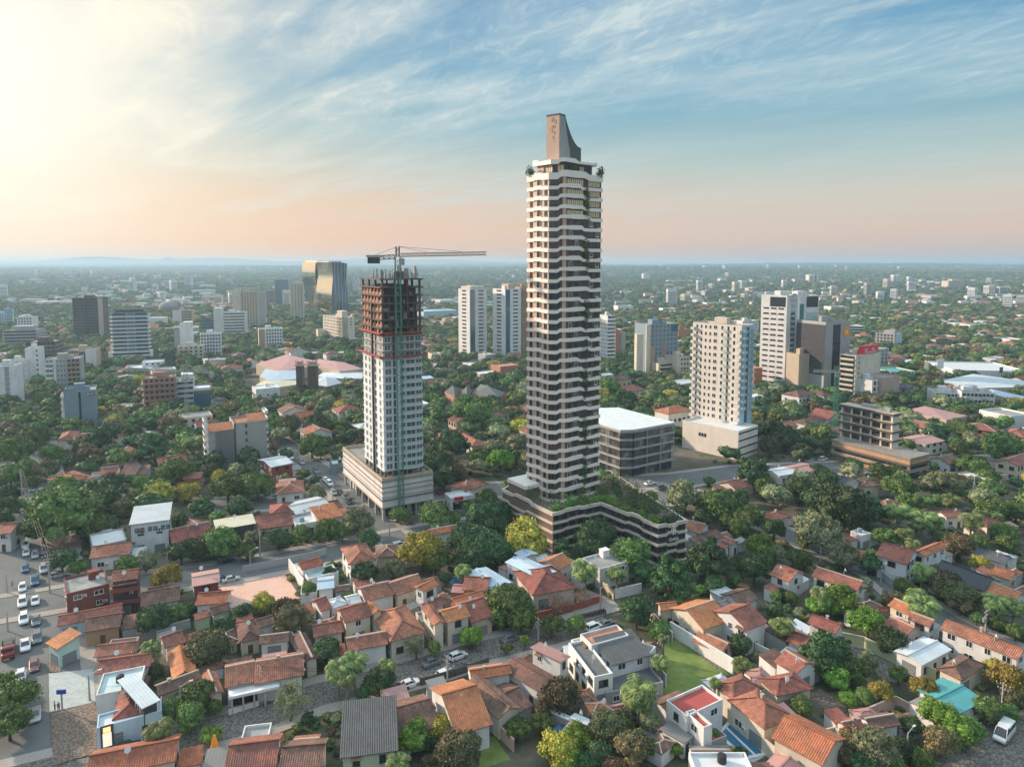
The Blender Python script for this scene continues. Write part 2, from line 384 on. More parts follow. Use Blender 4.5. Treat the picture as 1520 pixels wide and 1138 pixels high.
def hills():
    """two low ridges on the skyline, far out to the left"""
    for k, (a0, a1, d, h, n) in enumerate([(-44, 2, 36000, 430, 160), (-30, -18, 30000, 330, 60)]):
        m = MB(); rr = random.Random(3 + k)
        top = []
        for i in range(n + 1):
            f = i / n; a = R(a0 + (a1 - a0) * f)
            e = math.sin(math.pi * f) ** 0.6
            z = h * e * (0.35 + 0.22 * math.sin(f * 23 + 1) * math.sin(f * 9.3) + 0.28 * max(0, math.sin(f * 14.0 + 4)) ** 3)
            top.append((d * math.sin(a), d * math.cos(a), 82 + max(8, z)))
        for i in range(n):
            p, q = top[i], top[i + 1]
            m.face([(p[0] * .93, p[1] * .93, 30), (q[0] * .93, q[1] * .93, 30), q, p])
            m.face([p, q, (q[0] * 1.1, q[1] * 1.1, 20), (p[0] * 1.1, p[1] * 1.1, 20)])
        o = m.build('hills', M['hillc'], smooth=True); o['kind'] = 'structure'
M['hillc'] = flat('wooded_hill', (0.05, 0.07, 0.05), 0.95)
hills()

def asphalt(name, c1, c2, sc=1.0, cob=False):
    def f(t):
        g = t.n('ShaderNodeNewGeometry'); P = (g, 'Position')
        n1 = t.n('ShaderNodeTexNoise', {'Vector': P, 'Scale': 0.12 * sc, 'Detail': 6.0, 'Roughness': 0.7})
        n2 = t.n('ShaderNodeTexNoise', {'Vector': P, 'Scale': 2.5 * sc, 'Detail': 5.0, 'Roughness': 0.8})
        c = t.mix(t.n('ShaderNodeMapRange', {0: n1, 1: 0.3, 2: 0.7}), c1, c2)
        c = t.mix(t.n('ShaderNodeMapRange', {0: n2, 1: 0.35, 2: 0.7, 3: 0.0, 4: 0.6}), c, tuple(x * 1.6 for x in c2))
        if cob:
            v = t.n('ShaderNodeTexVoronoi', {'Vector': P, 'Scale': 2.6})
            c = t.mix(t.n('ShaderNodeMapRange', {0: v, 1: 0.25, 2: 0.65, 3: 0.0, 4: 0.75}), c, tuple(x * 0.3 for x in c1))
        pr(t, **{'Base Color': c, 'Roughness': 0.9})
    return mat(name, f)
M['asphalt'] = asphalt('worn_asphalt', (0.07, 0.08, 0.08), (0.13, 0.135, 0.13))
M['cobble'] = asphalt('cobbled_road', (0.16, 0.15, 0.13), (0.22, 0.20, 0.17), 1.0, True)
M['paving'] = asphalt('paving_slabs', (0.22, 0.20, 0.18), (0.30, 0.27, 0.24), 0.8)
M['paveb'] = asphalt('brown_paving', (0.20, 0.15, 0.11), (0.26, 0.20, 0.16), 0.9, True)
M['dirt'] = asphalt('bare_red_dirt', (0.48, 0.29, 0.22), (0.58, 0.38, 0.30), 0.7)
M['paint'] = plaster('road_paint', (0.72, 0.72, 0.68), dirt=0.4)
M['pfloor'] = asphalt('pale_concrete_yard', (0.28, 0.32, 0.31), (0.36, 0.40, 0.39), 0.5)
def lawn_mat(t):
    g = t.n('ShaderNodeNewGeometry'); P = (g, 'Position')
    n = t.n('ShaderNodeTexNoise', {'Vector': P, 'Scale': 0.25, 'Detail': 5.0, 'Roughness': 0.7}); n2 = t.n('ShaderNodeTexNoise', {'Vector': P, 'Scale': 6.0, 'Detail': 4.0})
    c = t.ramp(n, [(0.3, (0.10, 0.16, 0.03)), (0.55, (0.19, 0.25, 0.06)), (0.72, (0.30, 0.33, 0.12))])
    c = t.mix(t.m('MULTIPLY', n2, 0.5), c, (0.06, 0.11, 0.02)); pr(t, **{'Base Color': c, 'Roughness': 1.0})
M['lawn'] = mat('mown_lawn', lawn_mat)
ROADS = []   # (list of xy, half width) used to keep trees and houses off the streets
def offset_line(P, w):
    L = []; Rr = []
    for i, p in enumerate(P):
        a = P[max(0, i - 1)]; b = P[min(len(P) - 1, i + 1)]
        d = (b - a); d.z = 0; d.normalize(); n = Vector((-d.y, d.x, 0))
        L.append(p + n * w); Rr.append(p - n * w)
    return L, Rr
def strip(P, w0, w1, z0, z1, m):
    """strip between the offsets w0 < w1 from the centre line, with the thickness z0..z1"""
    A, _ = offset_line(P, w0); B, _ = offset_line(P, w1)
    for i in range(len(P) - 1):
        q = [A[i], A[i + 1], B[i + 1], B[i]]
        m.face([(v.x, v.y, z1) for v in q])
        m.face([(A[i].x, A[i].y, z0), (A[i + 1].x, A[i + 1].y, z0), (A[i + 1].x, A[i + 1].y, z1), (A[i].x, A[i].y, z1)])
        m.face([(B[i].x, B[i].y, z0), (B[i + 1].x, B[i + 1].y, z0), (B[i + 1].x, B[i + 1].y, z1), (B[i].x, B[i].y, z1)])
ZR = 0.02
def road(name, pix, w, m='asphalt', walk=2.4, dash=False, ext=None):
    global ZR
    P = [at(*fp(*p)) for p in pix]
    if ext:   # run on past both ends by so many metres
        d0 = (P[0] - P[1]).normalized(); d1 = (P[-1] - P[-2]).normalized()
        P = ([P[0] + d0 * ext[0]] if ext[0] else []) + P + ([P[-1] + d1 * ext[1]] if ext[1] else [])
    b = MB(); A, B = offset_line(P, w)
    ZR += 0.004
    for i in range(len(P) - 1):
        b.face([(v.x, v.y, ZR) for v in (B[i], B[i + 1], A[i + 1], A[i])])
    o = b.build(name, M[m]); o['kind'] = 'structure'
    ROADS.append((P, w + walk * 0.6))
    if walk:
        for sgn in (1, -1):
            k = MB(); lo, hi = sorted((sgn * (w + 0.002), sgn * (w + walk)))
            strip(P, lo, hi, 0.0, 0.13 + ZR * 0.3, k)
            o = k.build('pavement', M['paving']); o['kind'] = 'structure'
    if dash:
        k = MB()
        for i in range(len(P) - 1):
            d = P[i + 1] - P[i]; L = d.length; d.normalize(); n = Vector((-d.y, d.x, 0)) * 0.09
            s = 1.0
            while s + 2.2 < L:
                a = P[i] + d * s; c = P[i] + d * (s + 2.2); z = ZR + 0.006
                k.face([(a.x - n.x, a.y - n.y, z), (c.x - n.x, c.y - n.y, z), (c.x + n.x, c.y + n.y, z), (a.x + n.x, a.y + n.y, z)])
                s += 6
        o = k.build('road_marking', M['paint']); o['kind'] = 'structure'
    return P
RD_AV = road('avenue', [(0, 38, 1100), (0, 40, 980), (0, 42, 900), (0, 46, 820), (0, 42, 745)], 9.0, 'asphalt', 3.0, ext=(40, 420))
RD_X = road('road', [(0, 60, 893), (0, 240, 862), (0, 340, 848), (0, 480, 822), (0, 560, 806), (0, 640, 790), (0, 760, 772)], 6.0, 'asphalt', 2.6, ext=(60, 60))
RD_N = road('road', [(0, 583, 800), (0, 540, 757), (0, 490, 712), (0, 445, 676), (0, 415, 655)], 4.6, 'asphalt', 2.8, ext=(4, 420))
RD_L = road('street', [(2, 640, 1030), (4, 60, 830), (4, 420, 690), (4, 900, 570), (4, 1300, 455), (5, 420, 925), (5, 760, 830)], 3.7, 'cobble', 2.6, ext=(75, 0))
RD_R = road('street', [(5, 860, 800), (5, 1010, 790), (6, 960, 170), (6, 1130, 300), (6, 1290, 420)], 2.2, 'cobble', 0)
RD_E = road('road', [(7, 500, 680), (7, 760, 790), (7, 900, 905), (8, 1000, 170), (8, 1130, 250), (8, 1400, 380)], 3.6, 'asphalt', 2.2, ext=(60, 60))
RD_B = road('road', [(0, 900, 718), (0, 1010, 712), (0, 1100, 700), (0, 1220, 695)], 7.0, 'asphalt', 2.4, ext=(140, 250))
RD_V = road('street', [(8, 1520, 800), (8, 1420, 900), (8, 1290, 1010)], 5.0, 'cobble', 0, ext=(40, 30))
RD_D = road('street', [(0, 212, 1138), (0, 300, 1105), (0, 345, 1085)], 3.0, 'cobble', 0, ext=(10, 10))
RD_C = road('street', [(8, 640, 350), (8, 760, 430), (8, 860, 520), (8, 900, 560)], 3.6, 'cobble', 0)
BARE = []
def patch(name, pix, m, z=0.012, kind='structure', h=None):
    P = [at(*fp(*p)) for p in pix]
    b = MB()
    if h: b.prism([(p.x, p.y) for p in P], z, h)
    else: b.face([(p.x, p.y, z) for p in P])
    o = b.build(name, M[m]); o['kind'] = kind; BARE.append(P); return o, P
patch('dirt_lot', [(3, -20, 905), (3, 215, 850), (3, 330, 1010), (3, 180, 1060), (3, -60, 1080), (1, 1230, 960)], 'dirt', 0.016)
patch('yard', [(2, 275, 570), (2, 525, 545), (2, 540, 730), (2, 280, 790)], 'pfloor', 0.17)
patch('yard', [(2, 285, 792), (2, 540, 732), (2, 560, 960), (2, 650, 985), (2, 300, 1090)], 'paveb', 0.172)
patch('yard', [(2, 275, 400), (2, 330, 400), (2, 345, 560), (2, 278, 562)], 'paveb', 0.175)
patch('lawn', [(6, 930, 300), (6, 985, 250), (6, 1300, 455), (6, 1190, 545), (6, 905, 605), (6, 905, 560), (6, 955, 500)], 'lawn', 0.02)
patch('lawn', [(4, 1360, 930), (4, 1420, 920), (4, 1510, 1050), (4, 1380, 1094), (4, 1330, 1094)], 'lawn', 0.02)
patch('lawn', [(8, 490, 620), (8, 620, 590), (8, 760, 690), (8, 660, 720)], 'lawn', 0.02)
patch('lawn', [(8, 480, 640), (8, 560, 600), (8, 640, 700), (8, 560, 700)], 'lawn', 0.024)
patch('yard', [(8, 400, 630), (8, 470, 590), (8, 660, 715), (8, 590, 750)], 'pinkp' if 'pinkp' in M else 'paveb', 0.03)
patch('yard', [(5, 640, 660), (5, 800, 730), (5, 850, 780), (5, 640, 840), (5, 560, 780)], 'paving', 0.2)
patch('pool_deck', [(6, 1225, 800), (6, 1318, 705), (6, 1530, 905), (6, 1400, 975)], 'pfloor', 0.02)
patch('yard', [(3, 790, 690), (3, 1000, 640), (3, 1010, 690), (3, 870, 740)], 'paving', 0.03)
patch('car_park', [(3, 1080, 400), (3, 1200, 380), (3, 1330, 490), (3, 1250, 540), (3, 1080, 470)], 'asphalt', 0.045)
# ---------------------------------------------------------------- tree kit
def leafmat(name, c1, c2, c3=None):
    def f(t):
        g = t.n('ShaderNodeNewGeometry'); oi = t.n('ShaderNodeObjectInfo'); tx = t.n('ShaderNodeTexCoord')
        n = t.n('ShaderNodeTexNoise', {'Vector': (tx, 'Object'), 'Scale': 7.0, 'Detail': 5.0, 'Roughness': 0.75})
        n2 = t.n('ShaderNodeTexNoise', {'Vector': (g, 'Position'), 'Scale': 0.05, 'Detail': 2.0})
        c = t.mix(t.n('ShaderNodeMapRange', {0: n, 1: 0.40, 2: 0.62}), tuple(x * 0.85 for x in c1), tuple(x * 1.55 for x in c2))
        if c3: c = t.mix(t.n('ShaderNodeMapRange', {0: n2, 1: 0.45, 2: 0.62, 3: 0.0, 4: 0.8}), c, c3)
        hv = t.n('ShaderNodeHueSaturation', {'Color': (c, 2), 'Hue': t.m('ADD', t.m('MULTIPLY', (oi, 'Random'), 0.05), 0.475), 'Value': t.m('ADD', t.m('MULTIPLY', (oi, 'Random'), 0.7), 0.68)})
        b = pr(t, **{'Base Color': hv, 'Roughness': 0.7, 'Specular IOR Level': 0.25})
    return mat(name, f)
LM = {'g': leafmat('mid_green_leaves', (0.056, 0.102, 0.025), (0.120, 0.173, 0.048)), 'd': leafmat('dark_green_leaves', (0.029, 0.062, 0.022), (0.063, 0.109, 0.042)),
      'Y': leafmat('yellow_green_leaves', (0.170, 0.167, 0.028), (0.311, 0.256, 0.048)), 'n': leafmat('brownish_leaves', (0.085, 0.064, 0.040), (0.183, 0.128, 0.063), (0.071, 0.102, 0.042)),
      'p': leafmat('pale_grey_green_leaves', (0.106, 0.128, 0.063), (0.198, 0.211, 0.111)), 'x': leafmat('sparse_dry_twigs', (0.142, 0.096, 0.069), (0.240, 0.154, 0.111)),
      'l': leafmat('fresh_green_leaves', (0.078, 0.167, 0.021), (0.156, 0.256, 0.042)), 'f': leafmat('palm_fronds', (0.063, 0.109, 0.028), (0.170, 0.205, 0.069))}
M['bark'] = plaster('tree_bark', (0.11, 0.085, 0.06), dirt=0.5)
M['palmbark'] = plaster('palm_bark', (0.26, 0.23, 0.19), dirt=0.4)
def ico(n=1):
    t_ = (1 + 5 ** .5) / 2
    v = [(-1, t_, 0), (1, t_, 0), (-1, -t_, 0), (1, -t_, 0), (0, -1, t_), (0, 1, t_), (0, -1, -t_), (0, 1, -t_), (t_, 0, -1), (t_, 0, 1), (-t_, 0, -1), (-t_, 0, 1)]
    f = [(0, 11, 5), (0, 5, 1), (0, 1, 7), (0, 7, 10), (0, 10, 11), (1, 5, 9), (5, 11, 4), (11, 10, 2), (10, 7, 6), (7, 1, 8), (3, 9, 4), (3, 4, 2), (3, 2, 6), (3, 6, 8), (3, 8, 9), (4, 9, 5), (2, 4, 11), (6, 2, 10), (8, 6, 7), (9, 8, 1)]
    v = [np.array(p) / np.linalg.norm(p) for p in v]
    for _ in range(n):
        c = {}; nf = []
        def mid(a, b):
            k = (min(a, b), max(a, b))
            if k not in c:
                p = v[a] + v[b]; v.append(p / np.linalg.norm(p)); c[k] = len(v) - 1
            return c[k]
        for a, b, d in f:
            x, y, z = mid(a, b), mid(b, d), mid(d, a); nf += [(a, x, z), (b, y, x), (d, z, y), (x, y, z)]
        f = nf
    return np.array(v), np.array(f)
ICO1 = ico(1)
def mesh_np(name, V, quads, tris, mats):
    me = bpy.data.meshes.new(name)
    nv = len(V); nq = len(quads); nt = len(tris)
    me.vertices.add(nv); me.vertices.foreach_set('co', V.astype(np.float32).ravel())
    loops = np.concatenate([quads.ravel(), tris.ravel()]).astype(np.int32)
    me.loops.add(len(loops)); me.loops.foreach_set('vertex_index', loops)
    me.polygons.add(nq + nt)
    st = np.concatenate([np.arange(nq) * 4, nq * 4 + np.arange(nt) * 3]).astype(np.int32)
    me.polygons.foreach_set('loop_start', st)
    try: me.polygons.foreach_set('loop_total', np.concatenate([np.full(nq, 4), np.full(nt, 3)]).astype(np.int32))
    except Exception: pass
    for mm in mats: me.materials.append(mm)
    me.update(calc_edges=True); me.validate(); return me
def leaves(C, N, size, r):
    """quads centred at C facing roughly N"""
    n = len(C)
    N = N + r.normal(0, 0.75, (n, 3)); N /= np.linalg.norm(N, axis=1)[:, None]
    a = np.cross(N, r.normal(0, 1, (n, 3))); a /= np.linalg.norm(a, axis=1)[:, None]
    b = np.cross(N, a)
    s = size * r.uniform(0.6, 1.35, (n, 1))
    a = a * s; b = b * s * 0.62
    V = np.stack([C - a - b * .4, C + b, C + a - b * .2, C - b], 1).reshape(-1, 3)
    return V, np.arange(4 * n).reshape(-1, 4)
def crown_mesh(name, mats, seed, nblob=26, per=170, lsize=0.032, flatness=0.72, brad=(0.13, 0.24), inner=0.72, gap=0.0, dome=0.0):
    r = np.random.default_rng(seed)
    Vs, Qs, Ts = [], [], []; off = 0
    iv, if_ = ICO1
    g = 0; k = 0
    while k < nblob:
        d = r.normal(0, 1, 3); d /= np.linalg.norm(d)
        if d[2] < -0.62: continue
        g += 1
        br = r.uniform(*brad)
        env = 0.5 * r.uniform(0.80, 1.06)
        rr = max(0.0, env - br) * (r.uniform(0.75, 1.0) if k > nblob * 0.25 else r.uniform(0.1, 0.6))
        c = d * rr; c[2] *= flatness
        if dome and c[2] < 0: c[2] *= 0.4
        k += 1
        if gap and r.random() < gap: continue
        P = r.normal(0, 1, (per, 3)); P /= np.linalg.norm(P, axis=1)[:, None]
        P[:, 2] = np.where(P[:, 2] < -0.5, -P[:, 2], P[:, 2])
        lump = 1 + 0.16 * np.sin(P[:, 0] * 7 + k) * np.sin(P[:, 1] * 6 + 2 * k) + 0.1 * np.sin(P[:, 2] * 9 + k)
        C = c + P * (br * lump * r.uniform(0.82, 1.10, per))[:, None] * np.array([1, 1, 0.85])
        V, Q = leaves(C, P.copy(), lsize, r)
        Vs.append(V); Qs.append(Q + off); off += len(V)
        if inner:
            V = c + iv * br * inner * np.array([1, 1, 0.85]) * r.uniform(0.9, 1.08, (len(iv), 1))
            Vs.append(V); Ts.append(if_ + off); off += len(V)
    V = np.concatenate(Vs); Q = np.concatenate(Qs); T = np.concatenate(Ts) if Ts else np.zeros((0, 3), int)
    return mesh_np(name, V, Q, T, mats)
def trunk_mesh(name, seed, m, H=1.0, spread=0.22, nb=6, r0=0.035, forks=True):
    rr = random.Random(seed); b = MB()
    p = Vector((0, 0, -0.02)); rad = r0
    top = 0.42 * H
    q = Vector((rr.uniform(-.03, .03), rr.uniform(-.03, .03), top))
    b.bar(p, q, (rad * 2.2, rad * 1.5), n=7)
    for i in range(nb):
        a = 2 * math.pi * (i + rr.uniform(-.25, .25)) / nb
        e = q + Vector((math.cos(a) * spread, math.sin(a) * spread, rr.uniform(.18, .34) * H))
        b.bar(q - Vector((0, 0, rr.uniform(0, .12))), e, (rad * 1.1, rad * .45), n=5)
        if forks:
            for s in range(3):
                a2 = a + rr.uniform(-.8, .8)
                e2 = e + Vector((math.cos(a2) * .14, math.sin(a2) * .14, rr.uniform(.02, .16)))
                b.bar(e - (e - q) * rr.uniform(0, .4), e2, (rad * .5, rad * .15), n=4)
    return b.mesh(name, m)
def palm_crown(name, seed, mats, nf=22, L=0.5, droop=0.55, lw=0.05):
    r = np.random.default_rng(seed); Vs = []; Qs = []; off = 0
    for i in range(nf):
        a = 2 * math.pi * i / nf * 1.0 + r.uniform(-.2, .2); el = r.uniform(-0.5, 1.15)
        d = np.array([math.cos(a), math.sin(a), 0.0]); L_ = L * r.uniform(.85, 1.1)
        pts = []; p = np.zeros(3); ang = el
        for s in range(9):
            pts.append(p.copy()); p = p + (d * math.cos(ang) + np.array([0, 0, 1]) * math.sin(ang)) * L_ / 8
            ang -= (droop + 0.25) * 0.22 * (1 + s * 0.18)
        side = np.array([-d[1], d[0], 0])
        for s in range(8):
            a0, a1 = pts[s], pts[s + 1]
            for sg in (1, -1):
                for q in range(3):
                    o = a0 + (a1 - a0) * (q / 3); o2 = a0 + (a1 - a0) * ((q + 0.75) / 3)
                    ll = lw * 2.6 * math.sin(math.pi * min(0.97, (s + 1.2) / 9.6)) * r.uniform(.8, 1.2)
                    tip = (o + o2) / 2 + side * sg * ll + (a1 - a0) * 0.8 + np.array([0, 0, -ll * r.uniform(.3, .9)])
                    Vs.append(np.array([o, o2, tip, tip - (a1 - a0) * 0.3])); Qs.append(np.arange(4) + off); off += 4
    return mesh_np(name, np.concatenate(Vs), np.array(Qs), np.zeros((0, 3), int), mats)
CR = {}   # crown meshes by leaf kind
for k_, key in enumerate('gdYnpl'):
    CR[key] = [crown_mesh('crown', [LM[key]], 10 * k_ + j, nblob=(38, 32, 48)[j], per=(170, 180, 150)[j], lsize=0.025, brad=((.12, .22), (.14, .25), (.09, .18))[j],
                          flatness=(0.75, 0.85, 0.62)[j], gap=0.04) for j in range(3)]
CR['r'] = [crown_mesh('crown', [LM['d']], 90 + j, nblob=44, per=170, lsize=0.022, brad=(.08, .13), flatness=0.8, inner=0.8) for j in range(2)]   # dense round
CR['x'] = [crown_mesh('crown', [LM['x']], 95 + j, nblob=26, per=110, lsize=0.011, brad=(.09, .17), flatness=0.6, inner=0, gap=0.1) for j in range(2)]   # nearly bare
CR['z'] = [crown_mesh('crown', [LM['p']], 97 + j, nblob=30, per=150, lsize=0.014, brad=(.08, .16), flatness=0.8, inner=0, gap=0.05) for j in range(2)]  # airy pale
TRK = [trunk_mesh('trunk', 5 + j, M['bark']) for j in range(4)]
PCR = [palm_crown('crown', 3 + j, [LM['f']], nf=(36, 30, 42)[j]) for j in range(3)]
def palm_trunk():
    b = MB(); z = 0; n = 7
    for i in range(n): b.bar((0, 0, i / n), (0, 0, (i + 1) / n + .005), (1.0 - .06 * i, 0.94 - .06 * i), n=7)
    return b.mesh('trunk', M['palmbark'])
PTR = palm_trunk()
TREES = []
TREE_WORD = {'g': 'bushy mid green', 'd': 'dense dark green', 'Y': 'yellow-green', 'n': 'brownish green', 'p': 'pale grey-green', 'l': 'fresh green', 'r': 'rounded deep green', 'x': 'nearly bare brown', 'z': 'airy pale', 'f': 'feathery'}
TREE_NAME = {'f': 'palm_tree', 'x': 'bare_tree', 'r': 'round_tree'}
def tree(px, py, wpx, kind):
    """crown centre at pixel (px, py), crown width in pixels"""
    zc = 5.0
    for _ in range(4):
        P = at(px, py, zc); d = CT * P.y - ST * (zc - CAMH); w = wpx * d / F
        zc = (0.44 * w + 0.6) if kind != 'f' else max(5.0, 0.72 * w + 2.0)
    j = random.randrange(3)
    big = 'large ' if w > 11 else ('small ' if w < 5 else '')
    root = thing(TREE_NAME.get(kind, 'broadleaf_tree'), '', 'palm' if kind == 'f' else 'tree', (P.x, P.y, 0), random.uniform(0, 6.28))
    if kind == 'f':
        cr = inst('crown', PCR[j], root, (0, 0, zc + 0.04 * w), 0, (w * 1.3, w * 1.3, w * 1.25)); tr = inst('trunk', PTR, root, (0, 0, -0.1), 0, (.42, .42, zc + .15 + 0.04 * w))
    else:
        me = CR[kind][j % len(CR[kind])]
        hz = random.uniform(0.92, 1.12)
        cr = inst('crown', me, root, (0, 0, zc), random.uniform(0, 6.28), (w * random.uniform(1.2, 1.36), w * random.uniform(1.18, 1.32), w * hz * 1.32))
        tr = inst('trunk', TRK[j], root, (0, 0, -0.1), 0, (w * .85, w * .85, zc * 1.25))
    TREES.append((root, P, w, px, py, (big + TREE_WORD[kind]).strip() + (' palm' if kind == 'f' else ' tree')))
    return root
# ---------------------------------------------------------------- building kit
def win_mesh(fr, gl, sill=True, cross=1):
    """window of 1 x 1 m in the plane y = 0, standing proud of the wall behind it (outward is -y)"""
    b = MB(); t_ = 0.07
    b.box(0, 1, -0.06, 0.02, 0, t_, 0); b.box(0, 1, -0.06, 0.02, 1 - t_, 1, 0)
    b.box(0, t_, -0.06, 0.02, t_, 1 - t_, 0); b.box(1 - t_, 1, -0.06, 0.02, t_, 1 - t_, 0)
    if cross: b.box(0.47, 0.53, -0.055, 0.02, t_, 1 - t_, 0)
    b.box(t_, 1 - t_, -0.02, 0.015, t_, 1 - t_, 1)
    if sill: b.box(-0.06, 1.06, -0.14, 0.0, -0.07, -0.005, 0)
    return b.mesh('window', [M[fr], M[gl]])
WM = {'w': win_mesh('frame', 'glass'), 'd': win_mesh('dframe', 'glass'), 'b': win_mesh('frame', 'bglass'), 'g': win_mesh('frame', 'gglass'), 'B': win_mesh('dframe', 'bglass'),
      'o': win_mesh('dframe', 'warmglass'), 'x': win_mesh('dframe', 'glass', sill=False, cross=0), 's': win_mesh('frame', 'skyglass')}
def strip_mesh(fr, gl, n=8):
    b = MB(); b.box(0, 1, -0.05, 0.02, 0, 1, 1)
    for i in range(n + 1): b.box(i / n - .004, i / n + .004, -0.08, 0.0, 0.001, .999, 0)
    b.box(0, 1, -0.085, 0.0, -0.03, 0.0, 0)
    return b.mesh('window_strip', [M[fr], M[gl]])
SMH = {'w': strip_mesh('frame', 'glass'), 'd': strip_mesh('dframe', 'glass'), 'b': strip_mesh('frame', 'bglass'), 'B': strip_mesh('dframe', 'bglass'), 'o': strip_mesh('dframe', 'warmglass')}
def balc_mesh(slab, rail):
    b = MB(); b.box(0, 1, -1, 0, -0.16, 0.0, 0)
    b.box(0, 1, -1, -0.93, 0.0, 0.95, 1); b.box(0, 0.02, -0.93, 0, 0.0, 0.95, 1); b.box(0.98, 1, -0.93, 0, 0.0, 0.95, 1)
    b.box(0, 1, -1.02, -0.9, 0.95, 1.02, 0)
    return b.mesh('balcony', [M[slab], M[rail]])
BMH = {'w': balc_mesh('white', 'white'), 'g': balc_mesh('white', 'rail'), 'c': balc_mesh('cream', 'cream'), 'o': balc_mesh('concrete', 'tan'), 'k': balc_mesh('grey', 'rail')}
def door_mesh(m='wood'):
    b = MB(); b.box(0, 1, -0.05, 0.02, 0, 1, 0); b.box(0.1, 0.9, -0.07, -0.03, 0.55, 0.92, 0); b.box(0.1, 0.9, -0.07, -0.03, 0.08, 0.48, 0); b.box(0.82, 0.9, -0.12, -0.05, 0.47, 0.52, 1)
    return b.mesh('door', [M[m], M['steel']])
DMH = {'wood': door_mesh('wood'), 'dark': door_mesh('dframe'), 'white': door_mesh('frame')}
def gate_mesh():
    b = MB(); b.box(0, 1, -0.05, 0.0, 0, 1, 0)
    for i in range(7): b.box(0, 1, -0.07, -0.04, 0.05 + i * .135, 0.13 + i * .135, 1)
    return b.mesh('garage_door', [M['dframe'], M['steel']])
GMH = gate_mesh()
FACE = {'R': lambda w, d: ((0, 0), 0.0, w), 'L': lambda w, d: ((0, d), -math.pi / 2, d), 'E': lambda w, d: ((w, 0), math.pi / 2, d), 'K': lambda w, d: ((w, d), math.pi, w)}
class Facade:
    """places parts on one side of a box w x d standing at (x, y, z) in its thing's frame"""
    def __init__(s, root, side, w, d, x=0, y=0):
        (fx, fy), s.a, s.W = FACE[side](w, d)
        s.o = Vector((x + fx, y + fy, 0)); s.dx = Vector((math.cos(s.a), math.sin(s.a), 0)); s.root = root
    def put(s, name, me, x, z, w, h, dep=1.0, out=0.0):
        n = Vector((math.sin(s.a), -math.cos(s.a), 0))
        p = s.o + s.dx * x + n * out
        return inst(name, me, s.root, (p.x, p.y, z), s.a, (w, dep, h))
COUNT = {}
def windows(root, F_, z0, nf, fh, cols, ww, wh, me, x0=None, x1=None, name='window', zoff=None, skip=None):
    """grid of windows: individuals up to 100 on one thing, the rest one part"""
    x0 = 0 if x0 is None else x0; x1 = F_.W if x1 is None else x1
    pitch = (x1 - x0) / cols; zo = (fh - wh) * 0.5 if zoff is None else zoff
    extra = []
    for j in reversed(range(nf)):
        for i in range(cols):
            if skip and skip(i, j): continue
            x = x0 + pitch * (i + 0.5) - ww / 2; z = z0 + j * fh + zo
            c = COUNT.get(root.name, 0)
            if c < 100: F_.put(name, me, x, z, ww, wh); COUNT[root.name] = c + 1
            else: extra.append((x, z))
    if extra:
        V = np.empty(len(me.vertices) * 3, np.float32); me.vertices.foreach_get('co', V); V = V.reshape(-1, 3)
        fs = [list(p.vertices) for p in me.polygons]; ms = [p.material_index for p in me.polygons]
        b = MB(); ca, sa = math.cos(F_.a), math.sin(F_.a)
        for (x, z) in extra:
            k = len(b.v); o = F_.o + F_.dx * x
            for v in V:
                lx, ly, lz = v[0] * ww, v[1], v[2] * wh
                b.v.append((o.x + lx * ca - ly * sa, o.y + lx * sa + ly * ca, z + lz))
            for q, mm in zip(fs, ms): b.f.append([k + i for i in q]); b.m.append(mm); b.uv.append([(0, 0)] * len(q))
        o = b.build(name, [mm for mm in me.materials], root); o['kind'] = 'stuff'
def strips(root, F_, z0, nf, fh, wh, me, x0=0.4, x1=None, name='window_strip'):
    x1 = F_.W - 0.4 if x1 is None else x1
    for j in range(nf): F_.put(name, me, x0, z0 + j * fh + (fh - wh) * 0.6, x1 - x0, wh)
def balconies(root, F_, z0, nf, fh, x0, x1, dep, me, name='balcony'):
    for j in range(nf): F_.put(name, me, x0, z0 + j * fh, x1 - x0, 1.0, dep)
OCC = []   # occupied rectangles (x, y, half diagonal w, d, angle) to keep other things out
def occ(P, a, w, d, pad=0.5):
    OCC.append((P[0], P[1], math.cos(a), math.sin(a), w, d, pad))
def occupied(x, y, pad=0.0):
    for (ox, oy, ca, sa, w, d, p) in OCC:
        dx, dy = x - ox, y - oy; u = dx * ca + dy * sa; v = -dx * sa + dy * ca; q = p + pad
        if -q < u < w + q and -q < v < d + q: return True
    return False
def on_road(x, y, pad=0.0):
    for P, w in ROADS:
        for i in range(len(P) - 1):
            a, b = P[i], P[i + 1]; dx, dy = b.x - a.x, b.y - a.y; L2 = dx * dx + dy * dy
            k = max(0, min(1, ((x - a.x) * dx + (y - a.y) * dy) / L2)); ex, ey = a.x + k * dx - x, a.y + k * dy - y
            if ex * ex + ey * ey < (w + pad) ** 2: return True
    return False
BLD = []
def place(px, py, ang, xl, xr, z0=0.0, bz=0.0):
    """near corner on the ground at pixel, side widths from the columns where the sides end"""
    B = at(px, py, bz); a = R(ang); u = Vector((math.cos(a), math.sin(a), 0)); v = Vector((-math.sin(a), math.cos(a), 0))
    w = along(B, u, xr) if xr is not None else 10.0
    d = along(B, v, xl) if xl is not None else 10.0
    return B, a, w, d
